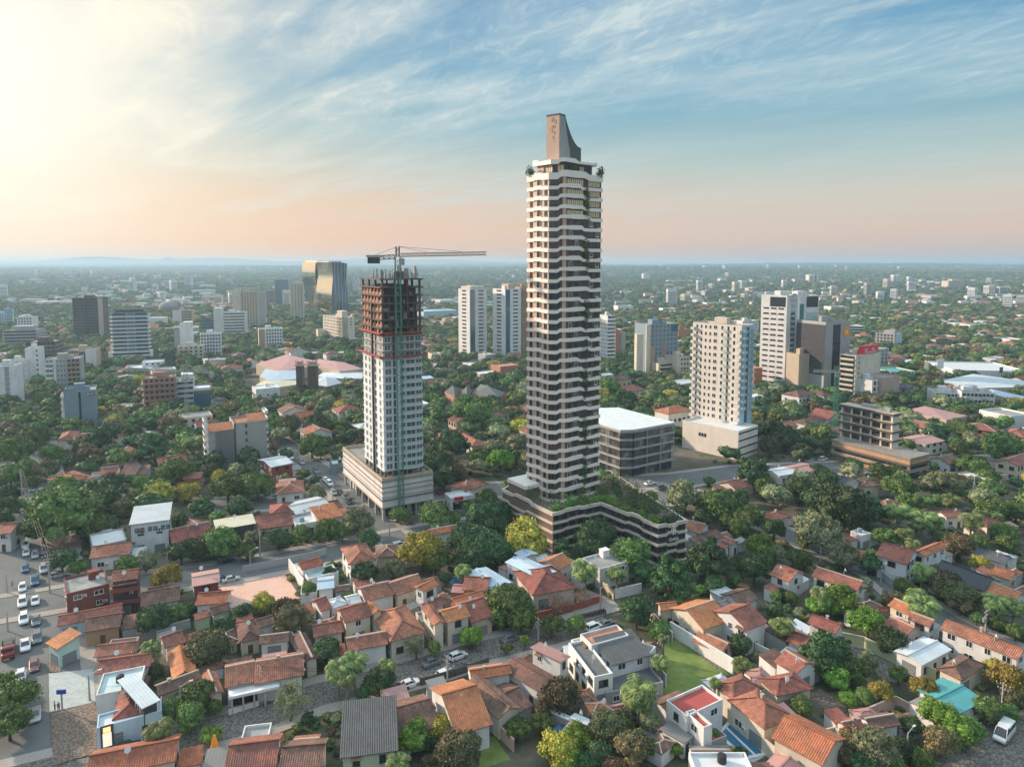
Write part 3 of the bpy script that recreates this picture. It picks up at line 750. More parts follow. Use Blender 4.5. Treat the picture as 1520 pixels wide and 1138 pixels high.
# ---------------------------------------------------------------- houses
def slab(b, P, th, m=0, me=None):
    """roof panel: top with uv, underside and edges"""
    me = m if me is None else me
    b.roofface(P, m)
    Q = [(p[0], p[1], p[2] - th) for p in P]
    b.face(list(reversed(Q)), me)
    n = len(P)
    for i in range(n):
        j = (i + 1) % n; b.face([Q[i], Q[j], P[j], P[i]], me)
def make_block(root, w, d, h, roof, rm, wm, x=0.0, y=0.0, z=0.0, ov=0.45, pitch=0.40, wname='wall', rname='roof', rk=None, chim=False, par=0.5):
    """walls and roof of one rectangular block whose EAVES span w x d; returns the roof object"""
    rk = rk or random.Random(int(abs(w * 71 + d * 37 + h * 13)))
    x0, x1, y0, y1 = x + ov, x + w - ov, y + ov, y + d - ov
    wb = MB(); rb = MB(); th = 0.16
    if roof == 'flat':
        x0, x1, y0, y1 = x, x + w, y, y + d
        t = 0.22; zt = h; zr = h - par
        wb.box(x0, x1, y0, y1, z, zr - 0.01)
        for (a, b_, c, e) in ((x0, x1, y0, y0 + t), (x0, x1, y1 - t, y1), (x0, x0 + t, y0 + t, y1 - t), (x1 - t, x1, y0 + t, y1 - t)): wb.box(a, b_, c, e, zr - 0.012, zt)
        rb.box(x0 + t + .004, x1 - t - .004, y0 + t + .004, y1 - t - .004, zr - 0.008, zr + 0.03)
        # roof clutter: a low stair head or tank base
        wo = wb.build(wname, M[wm], root); ro = rb.build(rname, M[rm], root)
        if w > 7 and d > 7 and rk.random() < 0.6 and h > 4.5 and rname == 'roof':
            k = MB(); kx = x0 + w * rk.uniform(.2, .6); ky = y0 + d * rk.uniform(.5, .7); k.box(kx, kx + 2.2, ky, ky + 1.8, zr + 0.03, zr + 1.9); k.box(kx - .1, kx + 2.3, ky - .1, ky + 1.9, zr + 1.9, zr + 2.0)
            k.build('stair_head', M[wm], ro)
        return ro
    wb.box(x0, x1, y0, y1, z, h - 0.02)
    X0, X1, Y0, Y1 = x, x + w, y, y + d; cx, cy = (X0 + X1) / 2, (Y0 + Y1) / 2
    if roof == 'gx':
        r = (d / 2) * pitch; Hh = h + r
        slab(rb, [(X0, Y0, h), (X1, Y0, h), (X1, cy, Hh), (X0, cy, Hh)], th); slab(rb, [(X1, Y1, h), (X0, Y1, h), (X0, cy, Hh), (X1, cy, Hh)], th)
        rb.bar((X0, cy, Hh + .04), (X1, cy, Hh + .04), 0.3, 1)
        for xx in (x0, x1): wb.face([(xx, y0, h - .02), (xx, y1, h - .02), (xx, cy, Hh - th - .04)] if xx == x1 else [(xx, y1, h - .02), (xx, y0, h - .02), (xx, cy, Hh - th - .04)])
    elif roof == 'gy':
        r = (w / 2) * pitch; Hh = h + r
        slab(rb, [(X1, Y0, h), (X1, Y1, h), (cx, Y1, Hh), (cx, Y0, Hh)], th); slab(rb, [(X0, Y1, h), (X0, Y0, h), (cx, Y0, Hh), (cx, Y1, Hh)], th)
        rb.bar((cx, Y0, Hh + .04), (cx, Y1, Hh + .04), 0.3, 1)
        for yy in (y0, y1): wb.face([(x0, yy, h - .02), (x1, yy, h - .02), (cx, yy, Hh - th - .04)] if yy == y0 else [(x1, yy, h - .02), (x0, yy, h - .02), (cx, yy, Hh - th - .04)])
    elif roof == 'hip':
        if w >= d:
            r = (d / 2) * pitch; k = d / 2 * 0.95; a, b2 = (X0 + k, cy, h + r), (X1 - k, cy, h + r)
            slab(rb, [(X0, Y0, h), (X1, Y0, h), b2, a], th); slab(rb, [(X1, Y1, h), (X0, Y1, h), a, b2], th); slab(rb, [(X0, Y1, h), (X0, Y0, h), a], th); slab(rb, [(X1, Y0, h), (X1, Y1, h), b2], th)
        else:
            r = (w / 2) * pitch; k = w / 2 * 0.95; a, b2 = (cx, Y0 + k, h + r), (cx, Y1 - k, h + r)
            slab(rb, [(X1, Y0, h), (X1, Y1, h), b2, a], th); slab(rb, [(X0, Y1, h), (X0, Y0, h), a, b2], th); slab(rb, [(X0, Y0, h), (X1, Y0, h), a], th); slab(rb, [(X1, Y1, h), (X0, Y1, h), b2], th)
        for p, q in ((a, b2), ((X0, Y0, h), a), ((X1, Y1, h), b2), ((X1, Y0, h), b2 if w >= d else a), ((X0, Y1, h), a if w >= d else b2)):
            rb.bar((p[0], p[1], p[2] + .05), (q[0], q[1], q[2] + .05), 0.24, 1)
        Hh = h + r
    elif roof in ('shed', 'shedx', 'shedl'):
        rr = {'shed': d, 'shedx': w, 'shedl': w}[roof] * pitch * 0.55
        f = {'shed': lambda X, Y: h + rr * (Y - Y0) / d, 'shedx': lambda X, Y: h + rr * (X - X0) / w, 'shedl': lambda X, Y: h + rr * (X1 - X) / w}[roof]
        slab(rb, [(X0, Y0, f(X0, Y0)), (X1, Y0, f(X1, Y0)), (X1, Y1, f(X1, Y1)), (X0, Y1, f(X0, Y1))], th)
        c = [(x0, y0), (x1, y0), (x1, y1), (x0, y1)]
        for i in range(4):
            p, q = c[i], c[(i + 1) % 4]; wb.face([(p[0], p[1], h - .02), (q[0], q[1], h - .02), (q[0], q[1], f(*q) - th - .03), (p[0], p[1], f(*p) - th - .03)])
        Hh = h + rr
    wo = wb.build(wname, M[wm], root)
    ro = rb.build(rname, [M[rm], M['chimney'] if rk.random() < .35 and rm[:2] == 'R_' and rm not in ('R_w', 'R_u', 'R_t') else M[rm]], root)
    if chim:
        k = MB(); kx = X0 + w * rk.uniform(.25, .75); ky = Y0 + d * rk.uniform(.3, .7); k.box(kx, kx + .5, ky, ky + .45, h, Hh + .55); k.box(kx - .08, kx + .58, ky - .08, ky + .53, Hh + .55, Hh + .66)
        k.build('chimney', M['chimney'], ro)
    return ro
b = MB(); b.box(0, 1, -.32, 0, 0, 1, 0); b.box(.15, .65, -.34, -.32, .2, .85, 1); ACM = b.mesh('air_conditioner', [M['frame'], M['dframe']])
b = MB(); b.face([(0, -1, 0), (1, -1, 0), (1, 0, .35), (0, 0, .35)]); b.face([(0, 0, .3), (1, 0, .3), (1, -1, -.05), (0, -1, -.05)]); b.face([(0, -1, -.05), (1, -1, -.05), (1, -1, 0), (0, -1, 0)]); AWM = b.mesh('awning', M['R_b'])
ROOFW = {'R_o': 'bright orange tiled', 'R_r': 'terracotta tiled', 'R_b': 'weathered brown tiled', 'R_k': 'charcoal tiled', 'R_g': 'grey slate', 'R_w': 'white metal', 'R_u': 'pale blue metal', 'R_y': 'yellowed metal',
         'R_t': 'teal metal', 'R_p': 'pinkish metal', 'R_d': 'old grey metal', 'F_red': 'flat red', 'F_or': 'flat orange', 'F_dk': 'flat dark', 'F_gr': 'flat grey', 'F_wh': 'flat white', 'F_mi': 'flat mint'}
WALLW = {'white': 'white', 'cream': 'cream', 'beige': 'beige', 'grey': 'grey', 'concrete': 'bare concrete', 'blue': 'pale blue', 'mint': 'mint', 'green': 'pale green', 'pink': 'pink', 'tan': 'tan', 'red': 'red', 'brick': 'red brick',
         'obrick': 'orange brick', 'orangew': 'orange', 'yellow': 'yellowish', 'steelblue': 'steel blue', 'charcoal': 'charcoal'}
HOUSES = []
RK = random.Random(11)
def house_from(B3, w, d, ang, h, roof, rm, wm, detail=2, px=None, py=None, label=None, name='house', cat='house'):
    root = thing(name, label or '', cat, (B3.x, B3.y, 0), ang)
    chim = RK.random() < 0.13 and roof != 'flat' and detail > 0
    pitch = 0.40 if rm[:2] == 'R_' and rm not in ('R_w', 'R_u', 'R_y', 'R_t', 'R_p', 'R_d') else 0.16
    ro = make_block(root, w, d, h, roof, rm, wm, rk=RK, chim=chim, pitch=pitch)
    ov = 0.0 if roof == 'flat' else 0.45
    if detail > 0:
        nf = 2 if h > 5.2 else 1; fh = (h - (0.5 if roof == 'flat' else 0)) / nf
        for side in ('R', 'L', 'E'):
            F_ = Facade(root, side, w - 2 * ov, d - 2 * ov, ov, ov)
            if F_.W < 2.2 or (detail < 2 and side == 'E'): continue
            n = max(1, min(5, int(F_.W / RK.uniform(2.6, 3.8)))); pit = F_.W / n
            dn = RK.randrange(n) if side != 'E' else -1; wk = RK.choice('wwdd')
            for f in range(nf):
                for i in range(n):
                    if RK.random() < 0.08: continue
                    ww = min(pit * .6, RK.uniform(1.0, 2.0)); x = pit * (i + .5) - ww / 2
                    if f == 0 and i == dn and detail > 1:
                        if pit > 3.4 and RK.random() < .4: F_.put('garage_door', GMH, pit * (i + .5) - 1.35, 0.02, 2.7, 2.3)
                        else: F_.put('door', DMH[RK.choice(['wood', 'dark', 'white'])], pit * (i + .5) - .5, 0.02, 1.0, 2.15)
                    else:
                        F_.put('window', WM[wk], x, f * fh + 1.0, ww, min(1.35, fh - 1.4)); q = RK.random()
                        if detail > 1 and q < .16: F_.put('air_conditioner', ACM, x + ww + .15, f * fh + 1.3, .8, .55)
                        elif detail > 1 and q < .34 and fh > 2.9: F_.put('awning', AWM, x - .2, f * fh + 2.42, ww + .4, 1, .8)
    if detail > 1 and RK.random() < 0.5 and roof == 'flat' and not label:
        k = MB(); cx, cy = w * RK.uniform(.3, .7), d * RK.uniform(.3, .7); k.bar((cx, cy, h - .46), (cx, cy, h + .7), 1.0, n=12); k.bar((cx, cy, h + .7), (cx, cy, h + .85), (1.0, .4), n=12)
        k.build('water_tank', M[RK.choice(['steelblue', 'black'])], root)
    if detail > 1 and RK.random() < .35:
        k = MB(); cx, cy = w * RK.uniform(.2, .8), d * RK.uniform(.3, .7); z = h + (0 if roof == 'flat' else min(w, d) * .16); k.bar((cx, cy, z - .5), (cx, cy, z + 1.1), .06); k.bar((cx, cy - .1, z + 1.0), (cx + .1, cy - .35, z + 1.12), (.1, .7), n=10); k.build('satellite_dish', M['frame'], root)
    if px is None: px, py, _ = proj((B3.x, B3.y, h))
    occ(B3, ang, w, d, 0.3)
    HOUSES.append((root, B3, w, d, px, py, rm, wm, roof, h, label))
    return root
def H(f, bx, by, cx, cy, ax, ay, h, roof, rm, wm, **kw):
    """eave corners read off the photo: B near left, C near right, A anywhere on the far eave"""
    h *= .84 if 'office' not in kw.get('name', '') else 1
    B = at(*fp(f, bx, by), h); C = at(*fp(f, cx, cy), h); A = at(*fp(f, ax, ay), h)
    u = C - B; w = u.length; u.normalize(); v = Vector((-u.y, u.x, 0)); d = (A - B).dot(v)
    if d < 0: d = -d; B = B - v * d
    d = max(3.5, min(d, 40)); ang = math.atan2(u.y, u.x)
    px, py = fp(f, (bx + cx + ax * 2) / 4, (by + cy + ay * 2) / 4)
    return house_from(B, w, d, ang, h, roof, rm, wm, px=px, py=py, **kw)
HL = [
 # f, B, C, A (a point on the far eave), eave height, roof, roof look, wall look
 (2, 375, 118, 615, 60, 380, 25, 6.5, 'flat', 'F_gr', 'brick', {'label': 'red brick corner house with blank side wall facing the avenue'}),
 (2, 618, 78, 772, 55, 610, 0, 9.0, 'gx', 'R_r', 'brick', {'label': 'taller red brick house with tiled roof over dark balconies'}),
 (2, 320, 303, 690, 228, 340, 240, 4.0, 'gx', 'R_r', 'blue', {}), (2, 470, 335, 678, 300, 470, 255, 4.4, 'gx', 'R_b', 'tan', {}), (2, 322, 432, 465, 368, 320, 365, 5.2, 'shedx', 'R_o', 'mint', {'label': 'mint green gabled shop with narrow orange roof beside the avenue'}),
 (2, 525, 475, 745, 450, 525, 405, 4.0, 'gx', 'R_r', 'pink', {}), (2, 535, 570, 845, 525, 525, 490, 4.6, 'gx', 'R_r', 'white', {}), (2, 540, 690, 790, 640, 535, 575, 5.0, 'flat', 'F_mi', 'white', {}),
 (2, 632, 832, 800, 795, 600, 690, 4.6, 'hip', 'R_r', 'white', {}), (2, 800, 765, 905, 715, 755, 590, 7.0, 'shed', 'R_w', 'charcoal', {'label': 'narrow dark-walled block under a tilted white metal roof'}),
 (2, 545, 875, 912, 775, 548, 800, 5.0, 'flat', 'F_wh', 'blue', {'label': 'long pale blue corner shop with tall lit sign panel'}),
 (2, 970, 600, 1112, 560, 925, 455, 4.0, 'gy', 'R_o', 'white', {}), (2, 930, 425, 1050, 385, 910, 355, 4.0, 'gx', 'R_r', 'cream', {}), (2, 900, 692, 1142, 600, 895, 620, 4.0, 'gx', 'R_b', 'cream', {}),
 (2, 1182, 700, 1266, 672, 1130, 575, 4.5, 'gy', 'R_r', 'cream', {}), (2, 1268, 648, 1442, 610, 1218, 525, 5.0, 'gx', 'R_r', 'white', {'label': 'tiled house with white front beam over dark colonnade porch'}),
 (4, 66, 625, 348, 575, 28, 490, 5.0, 'gx', 'R_r', 'white', {}), (2, 470, 1165, 990, 1060, 600, 985, 5.0, 'gx', 'R_o', 'cream', {}), (4, -110, 1130, 190, 1090, -60, 935, 5.0, 'gx', 'R_r', 'white', {}),
 (2, 790, 192, 1015, 152, 785, 112, 4.0, 'gx', 'R_b', 'white', {}), (1, 1080, 950, 1240, 920, 1045, 880, 7.0, 'gx', 'R_p', 'brick', {'label': 'tall brick house with smooth pinkish roof beside the dirt lot'}),
 (2, 1098, 182, 1280, 168, 1090, 112, 4.5, 'gx', 'R_o', 'white', {}), (2, 1195, 238, 1305, 205, 1180, 195, 4.0, 'gx', 'R_b', 'green', {}), (2, 1350, 395, 1475, 365, 1330, 282, 4.0, 'hip', 'R_b', 'cream', {}),
 (4, 85, 312, 187, 282, 68, 262, 4.0, 'gx', 'R_b', 'white', {}), (4, 92, 402, 262, 380, 110, 348, 4.0, 'gx', 'R_b', 'white', {}),
 (1, 725, 602, 955, 572, 703, 525, 9.2, 'shed', 'R_w', 'white', {'label': 'three-storey white block with green glazed top floor and metal roof', 'name': 'office_building', 'cat': 'building'}),
 (1, 500, 792, 727, 765, 510, 728, 4.6, 'gx', 'R_r', 'white', {}), (1, 520, 725, 715, 685, 500, 655, 5.0, 'flat', 'F_wh', 'grey', {}), (1, 965, 707, 1195, 660, 990, 625, 4.2, 'gx', 'R_r', 'cream', {}),
 (1, 1215, 632, 1442, 592, 1190, 588, 5.5, 'shed', 'R_y', 'charcoal', {}), (1, 1100, 650, 1200, 620, 1110, 570, 4.2, 'gy', 'R_r', 'cream', {}), (3, 85, 628, 287, 600, 150, 545, 4.0, 'gx', 'R_r', 'cream', {}), (3, 150, 552, 300, 535, 170, 488, 5.0, 'hip', 'R_r', 'cream', {}),
 (3, 300, 545, 505, 498, 240, 480, 5.0, 'gx', 'R_w', 'white', {}), (3, 300, 602, 420, 580, 280, 548, 4.6, 'flat', 'F_wh', 'white', {}), (3, 430, 580, 570, 548, 405, 528, 5.0, 'shed', 'R_o', 'white', {}),
 (3, 160, 278, 288, 252, 85, 235, 7.0, 'gx', 'R_w', 'red', {'label': 'deep red walled building with white metal roof beside the side road'}), (3, 185, 432, 350, 415, 165, 372, 4.2, 'hip', 'R_r', 'white', {}),
 (3, 600, 827, 757, 798, 488, 742, 7.2, 'hip', 'R_r', 'white', {'label': 'two-storey white house with broad terracotta roof east of the dirt lot'}), (3, 335, 857, 457, 822, 315, 815, 5.5, 'gx', 'R_o', 'white', {}), (3, 420, 967, 518, 955, 368, 903, 5.0, 'gx', 'R_u', 'white', {}),
 (3, 370, 905, 540, 865, 330, 862, 4.2, 'flat', 'F_mi', 'white', {}), (3, 690, 1032, 860, 990, 612, 960, 4.6, 'gx', 'R_r', 'white', {}), (3, 870, 1000, 1035, 945, 835, 915, 4.6, 'gx', 'R_r', 'cream', {}),
 (3, 1015, 980, 1107, 938, 978, 948, 7.2, 'gx', 'R_o', 'white', {}), (3, 1050, 1085, 1145, 1045, 1012, 1040, 4.2, 'gx', 'R_b', 'white', {}), (3, 1235, 967, 1376, 975, 1250, 885, 5.6, 'gx', 'R_r', 'obrick', {}),
 (3, 1200, 1052, 1372, 1003, 1165, 1028, 5.0, 'gx', 'R_o', 'cream', {}), (3, 1232, 1130, 1432, 1080, 1180, 1050, 4.6, 'gx', 'R_r', 'cream', {}), (3, 1405, 967, 1520, 925, 1290, 865, 5.5, 'gy', 'R_u', 'grey', {'label': 'big pale blue metal shed left of the red hipped house'}),
 (5, 385, 602, 480, 560, 230, 490, 6.0, 'gy', 'R_u', 'white', {}), (5, 290, 487, 375, 460, 245, 455, 6.0, 'gy', 'R_u', 'white', {}), (3, 1060, 660, 1222, 632, 1040, 630, 4.6, 'gx', 'R_o', 'white', {}),
 (3, 750, 787, 882, 775, 730, 722, 4.6, 'hip', 'R_b', 'cream', {}), (3, 1260, 412, 1387, 370, 1195, 372, 5.2, 'hip', 'R_r', 'cream', {}), (3, 1172, 452, 1300, 432, 1145, 420, 5.2, 'flat', 'F_wh', 'white', {'label': 'small white shop with red sign beside the car park'}),
 (3, 1150, 112, 1280, 92, 1090, 88, 6.0, 'hip', 'R_r', 'cream', {}), (3, 1290, 162, 1377, 150, 1265, 80, 5.0, 'hip', 'R_r', 'cream', {}),
 (4, 575, 282, 735, 237, 513, 205, 6.6, 'gx', 'R_r', 'cream', {}), (4, 737, 232, 795, 212, 705, 170, 7.0, 'gy', 'R_o', 'cream', {}), (4, 440, 217, 507, 195, 375, 155, 4.2, 'gx', 'R_r', 'white', {}),
 (4, 592, 442, 822, 400, 548, 365, 4.6, 'gx', 'R_r', 'white', {}), (4, 832, 390, 1040, 332, 790, 212, 5.0, 'hip', 'R_r', 'cream', {}), (4, 1077, 297, 1147, 280, 965, 202, 7.2, 'gy', 'R_r', 'cream', {}),
 (4, 1152, 280, 1288, 243, 1110, 208, 6.8, 'gx', 'R_o', 'cream', {}), (4, 1290, 282, 1422, 240, 1200, 165, 5.0, 'gx', 'R_r', 'beige', {}), (4, 355, 502, 432, 480, 350, 335, 4.2, 'gy', 'R_b', 'cream', {}), (4, 400, 362, 572, 330, 400, 290, 4.2, 'gx', 'R_r', 'cream', {}),
 (4, 548, 1045, 880, 1000, 405, 815, 7.0, 'shed', 'R_g', 'green', {'label': 'large grey slate roofed house with tall pale green side wall'}), (4, 882, 928, 1112, 862, 775, 742, 4.6, 'gx', 'R_b', 'cream', {}),
 (4, 1202, 917, 1412, 852, 1018, 655, 5.2, 'gx', 'R_o', 'white', {'label': 'broad bright orange roofed house reaching back to the cobbled street'}), (4, 1290, 602, 1522, 565, 1262, 570, 5.4, 'gx', 'R_o', 'white', {}),
 (4, 1442, 824, 1572, 762, 1300, 610, 5.0, 'gy', 'R_b', 'cream', {}), (4, 200, 1112, 452, 1090, 140, 955, 5.0, 'gx', 'R_b', 'white', {}),
 (6, 237, 560, 350, 485, 75, 395, 5.0, 'gy', 'R_b', 'white', {}), (6, 350, 397, 408, 355, 210, 290, 7.0, 'shedl', 'R_p', 'white', {'label': 'tall narrow white house with smooth red sloped roof'}),
 (6, 525, 292, 735, 235, 450, 232, 8.2, 'flat', 'F_or', 'white', {'label': 'modern white block with orange roof terrace beside cobbled street'}), (6, 640, 407, 865, 347, 525, 295, 6.4, 'shed', 'R_g', 'white', {'label': 'modern white house with sloping mossy grey roof'}),
 (6, 610, 560, 930, 500, 640, 415, 3.6, 'flat', 'F_dk', 'grey', {'label': 'low wing with dark flat roof beside the fan palm'}), (6, 540, 472, 645, 450, 400, 278, 7.2, 'flat', 'F_dk', 'white', {'label': 'tall white wing with dark stained roof gutter'}),
 (6, 852, 342, 887, 300, 745, 210, 6.4, 'flat', 'F_gr', 'white', {}),
 (6, 1062, 692, 1266, 597, 945, 603, 7.0, 'flat', 'F_red', 'white', {'label': 'boxy white house with flat red roof beside the swimming pool'}), (6, 1158, 757, 1206, 738, 1045, 670, 7.0, 'flat', 'F_red', 'white', {'label': 'narrow front wing with flat red roof near the pool'}),
 (6, 1045, 857, 1112, 800, 920, 760, 3.5, 'shedl', 'R_d', 'white', {}), (6, 1110, 1000, 1440, 1000, 1040, 895, 5.0, 'flat', 'F_wh', 'white', {}), (6, 530, 692, 650, 667, 500, 650, 4.2, 'hip', 'R_o', 'cream', {}),
 (6, 500, 747, 528, 715, 440, 680, 3.5, 'shedl', 'R_w', 'white', {}), (6, 1155, 207, 1317, 150, 1040, 58, 5.5, 'gx', 'R_o', 'cream', {'label': 'tall cream house with steep orange roof and roof vent above lawn wall'}),
 (6, 920, 97, 1022, 88, 905, 60, 5.3, 'gx', 'R_o', 'cream', {}), (6, 1255, 342, 1335, 285, 1150, 225, 2.9, 'gy', 'R_r', 'cream', {}), (6, 1402, 210, 1520, 160, 1265, 75, 7.0, 'gx', 'R_r', 'white', {}), (6, 1362, 70, 1470, 32, 1240, 8, 4.2, 'gx', 'R_b', 'white', {}),
 (8, 350, 522, 467, 470, 175, 478, 5.0, 'gy', 'R_r', 'white', {}), (8, 252, 632, 442, 592, 135, 545, 5.0, 'hip', 'R_r', 'cream', {}), (8, 30, 652, 182, 592, -60, 562, 5.0, 'hip', 'R_r', 'cream', {}),
 (8, 190, 802, 347, 737, 0, 650, 5.6, 'hip', 'R_r', 'cream', {'label': 'hip roofed cream house right behind the pool wall'}), (8, 490, 987, 612, 850, 240, 825, 5.6, 'gy', 'R_o', 'cream', {}), (8, 557, 312, 602, 268, 415, 250, 6.2, 'gy', 'R_r', 'white', {}),
 (8, 392, 387, 452, 335, 315, 335, 4.2, 'gy', 'R_r', 'white', {}), (8, 1000, 472, 1152, 392, 905, 372, 4.2, 'gx', 'R_w', 'white', {'label': 'low building under wide plain white metal roof'}), (8, 1190, 722, 1322, 652, 1045, 560, 4.2, 'gx', 'R_t', 'white', {'label': 'low building under bright teal metal roof'}),
 (8, 1492, 445, 1545, 400, 1120, 262, 6.6, 'gy', 'R_r', 'white', {}), (8, 1202, 552, 1325, 472, 1085, 482, 4.4, 'hip', 'R_b', 'cream', {}), (8, 932, 217, 1002, 190, 790, 175, 6.2, 'gy', 'R_o', 'cream', {}), (8, 1040, 277, 1077, 245, 945, 215, 6.2, 'gy', 'R_r', 'white', {}),
 (8, 902, 342, 1012, 290, 830, 258, 4.2, 'gy', 'R_r', 'cream', {}), (8, 702, 192, 792, 170, 640, 158, 5.0, 'hip', 'R_b', 'cream', {}), (7, 317, 842, 402, 795, 238, 788, 6.2, 'gy', 'R_r', 'white', {}), (7, 667, 887, 717, 842, 455, 790, 7.0, 'gy', 'R_r', 'white', {}),
 (7, 925, 752, 992, 690, 775, 688, 7.0, 'gy', 'R_r', 'white', {}), (7, 1012, 712, 1132, 660, 975, 678, 7.0, 'gx', 'R_o', 'white', {}), (7, 1312, 887, 1412, 840, 1070, 775, 4.6, 'gy', 'R_k', 'white', {}), (7, 1422, 752, 1475, 722, 1270, 690, 4.2, 'gy', 'R_k', 'white', {}),
 (7, 1462, 947, 1545, 910, 1350, 880, 4.2, 'gy', 'R_o', 'white', {}), (7, 1452, 832, 1498, 800, 1350, 795, 4.2, 'gy', 'R_o', 'cream', {}), (7, 242, 532, 322, 502, 180, 498, 4.2, 'hip', 'R_r', 'cream', {}), (7, 690, 602, 735, 590, 607, 585, 5.2, 'flat', 'F_wh', 'white', {}),
 (7, 722, 737, 752, 700, 655, 680, 4.2, 'gy', 'R_r', 'white', {}), (7, 40, 367, 112, 350, 0, 322, 4.2, 'gx', 'R_r', 'cream', {}), (7, 267, 297, 367, 282, 205, 262, 4.2, 'gx', 'R_w', 'white', {}), (7, 387, 282, 485, 262, 300, 246, 4.4, 'gx', 'R_p', 'white', {}),
 (7, 642, 352, 692, 330, 575, 302, 5.2, 'gy', 'R_k', 'white', {}), (7, 702, 352, 792, 345, 680, 320, 5.0, 'hip', 'R_b', 'cream', {}), (7, 822, 462, 892, 440, 770, 430, 4.4, 'hip', 'R_r', 'white', {}), (7, 1122, 512, 1222, 505, 1095, 480, 4.4, 'gx', 'R_r', 'white', {}),
 (7, 1142, 242, 1217, 225, 1050, 202, 5.0, 'gx', 'R_b', 'white', {}), (7, 1017, 137, 1117, 117, 972, 85, 6.2, 'gx', 'R_p', 'cream', {}), (7, 1332, 562, 1442, 550, 1300, 518, 4.4, 'hip', 'R_r', 'cream', {}), (7, 1212, 52, 1375, 72, 1170, 25, 6.2, 'hip', 'R_r', 'obrick', {}),
 (7, 1402, 82, 1525, 102, 1385, 48, 6.2, 'hip', 'R_r', 'obrick', {}), (8, 742, 802, 892, 777, 690, 730, 4.2, 'gx', 'R_b', 'white', {}), (8, 622, 822, 717, 802, 580, 748, 4.2, 'gx', 'R_r', 'cream', {}),
 (5, 490, 552, 574, 507, 412, 485, 5.2, 'gx', 'R_o', 'white', {}), (5, 342, 697, 592, 652, 212, 565, 4.6, 'hip', 'R_r', 'cream', {'label': 'large terracotta hipped house behind the red street wall'}), (5, 722, 547, 886, 500, 592, 492, 6.5, 'flat', 'F_gr', 'white', {}),
 (5, 1292, 347, 1342, 300, 1208, 268, 4.6, 'gy', 'R_r', 'white', {}), (5, 1342, 387, 1422, 362, 1280, 345, 4.2, 'gx', 'R_b', 'white', {}), (5, 1472, 412, 1512, 395, 1400, 385, 4.2, 'gy', 'R_r', 'white', {}),
 (1, 70, 330, 0, 320, -20, 270, 4.2, 'hip', 'R_r', 'cream', {}), (1, 395, 365, 502, 330, 370, 310, 4.6, 'hip', 'R_o', 'cream', {}), (1, 320, 130, 425, 120, 290, 88, 5.5, 'hip', 'R_r', 'cream', {}), (1, 655, 100, 775, 95, 650, 65, 5.5, 'hip', 'R_r', 'white', {}),
 (1, 560, 325, 660, 315, 560, 290, 4.2, 'gx', 'R_r', 'white', {}), (1, 680, 325, 765, 318, 670, 272, 4.2, 'gx', 'R_b', 'white', {}), (1, 640, 215, 715, 210, 660, 175, 5.0, 'gy', 'R_o', 'cream', {}), (1, 1025, 345, 1130, 340, 1020, 318, 4.6, 'gx', 'R_r', 'orangew', {}),
 (1, -40, 655, 62, 650, -40, 600, 6.5, 'gx', 'R_r', 'white', {}), (3, 505, 260, 590, 250, 470, 240, 5.0, 'flat', 'F_wh', 'steelblue', {}),
]
for q in HL:
    H(*q[:11], **q[11])
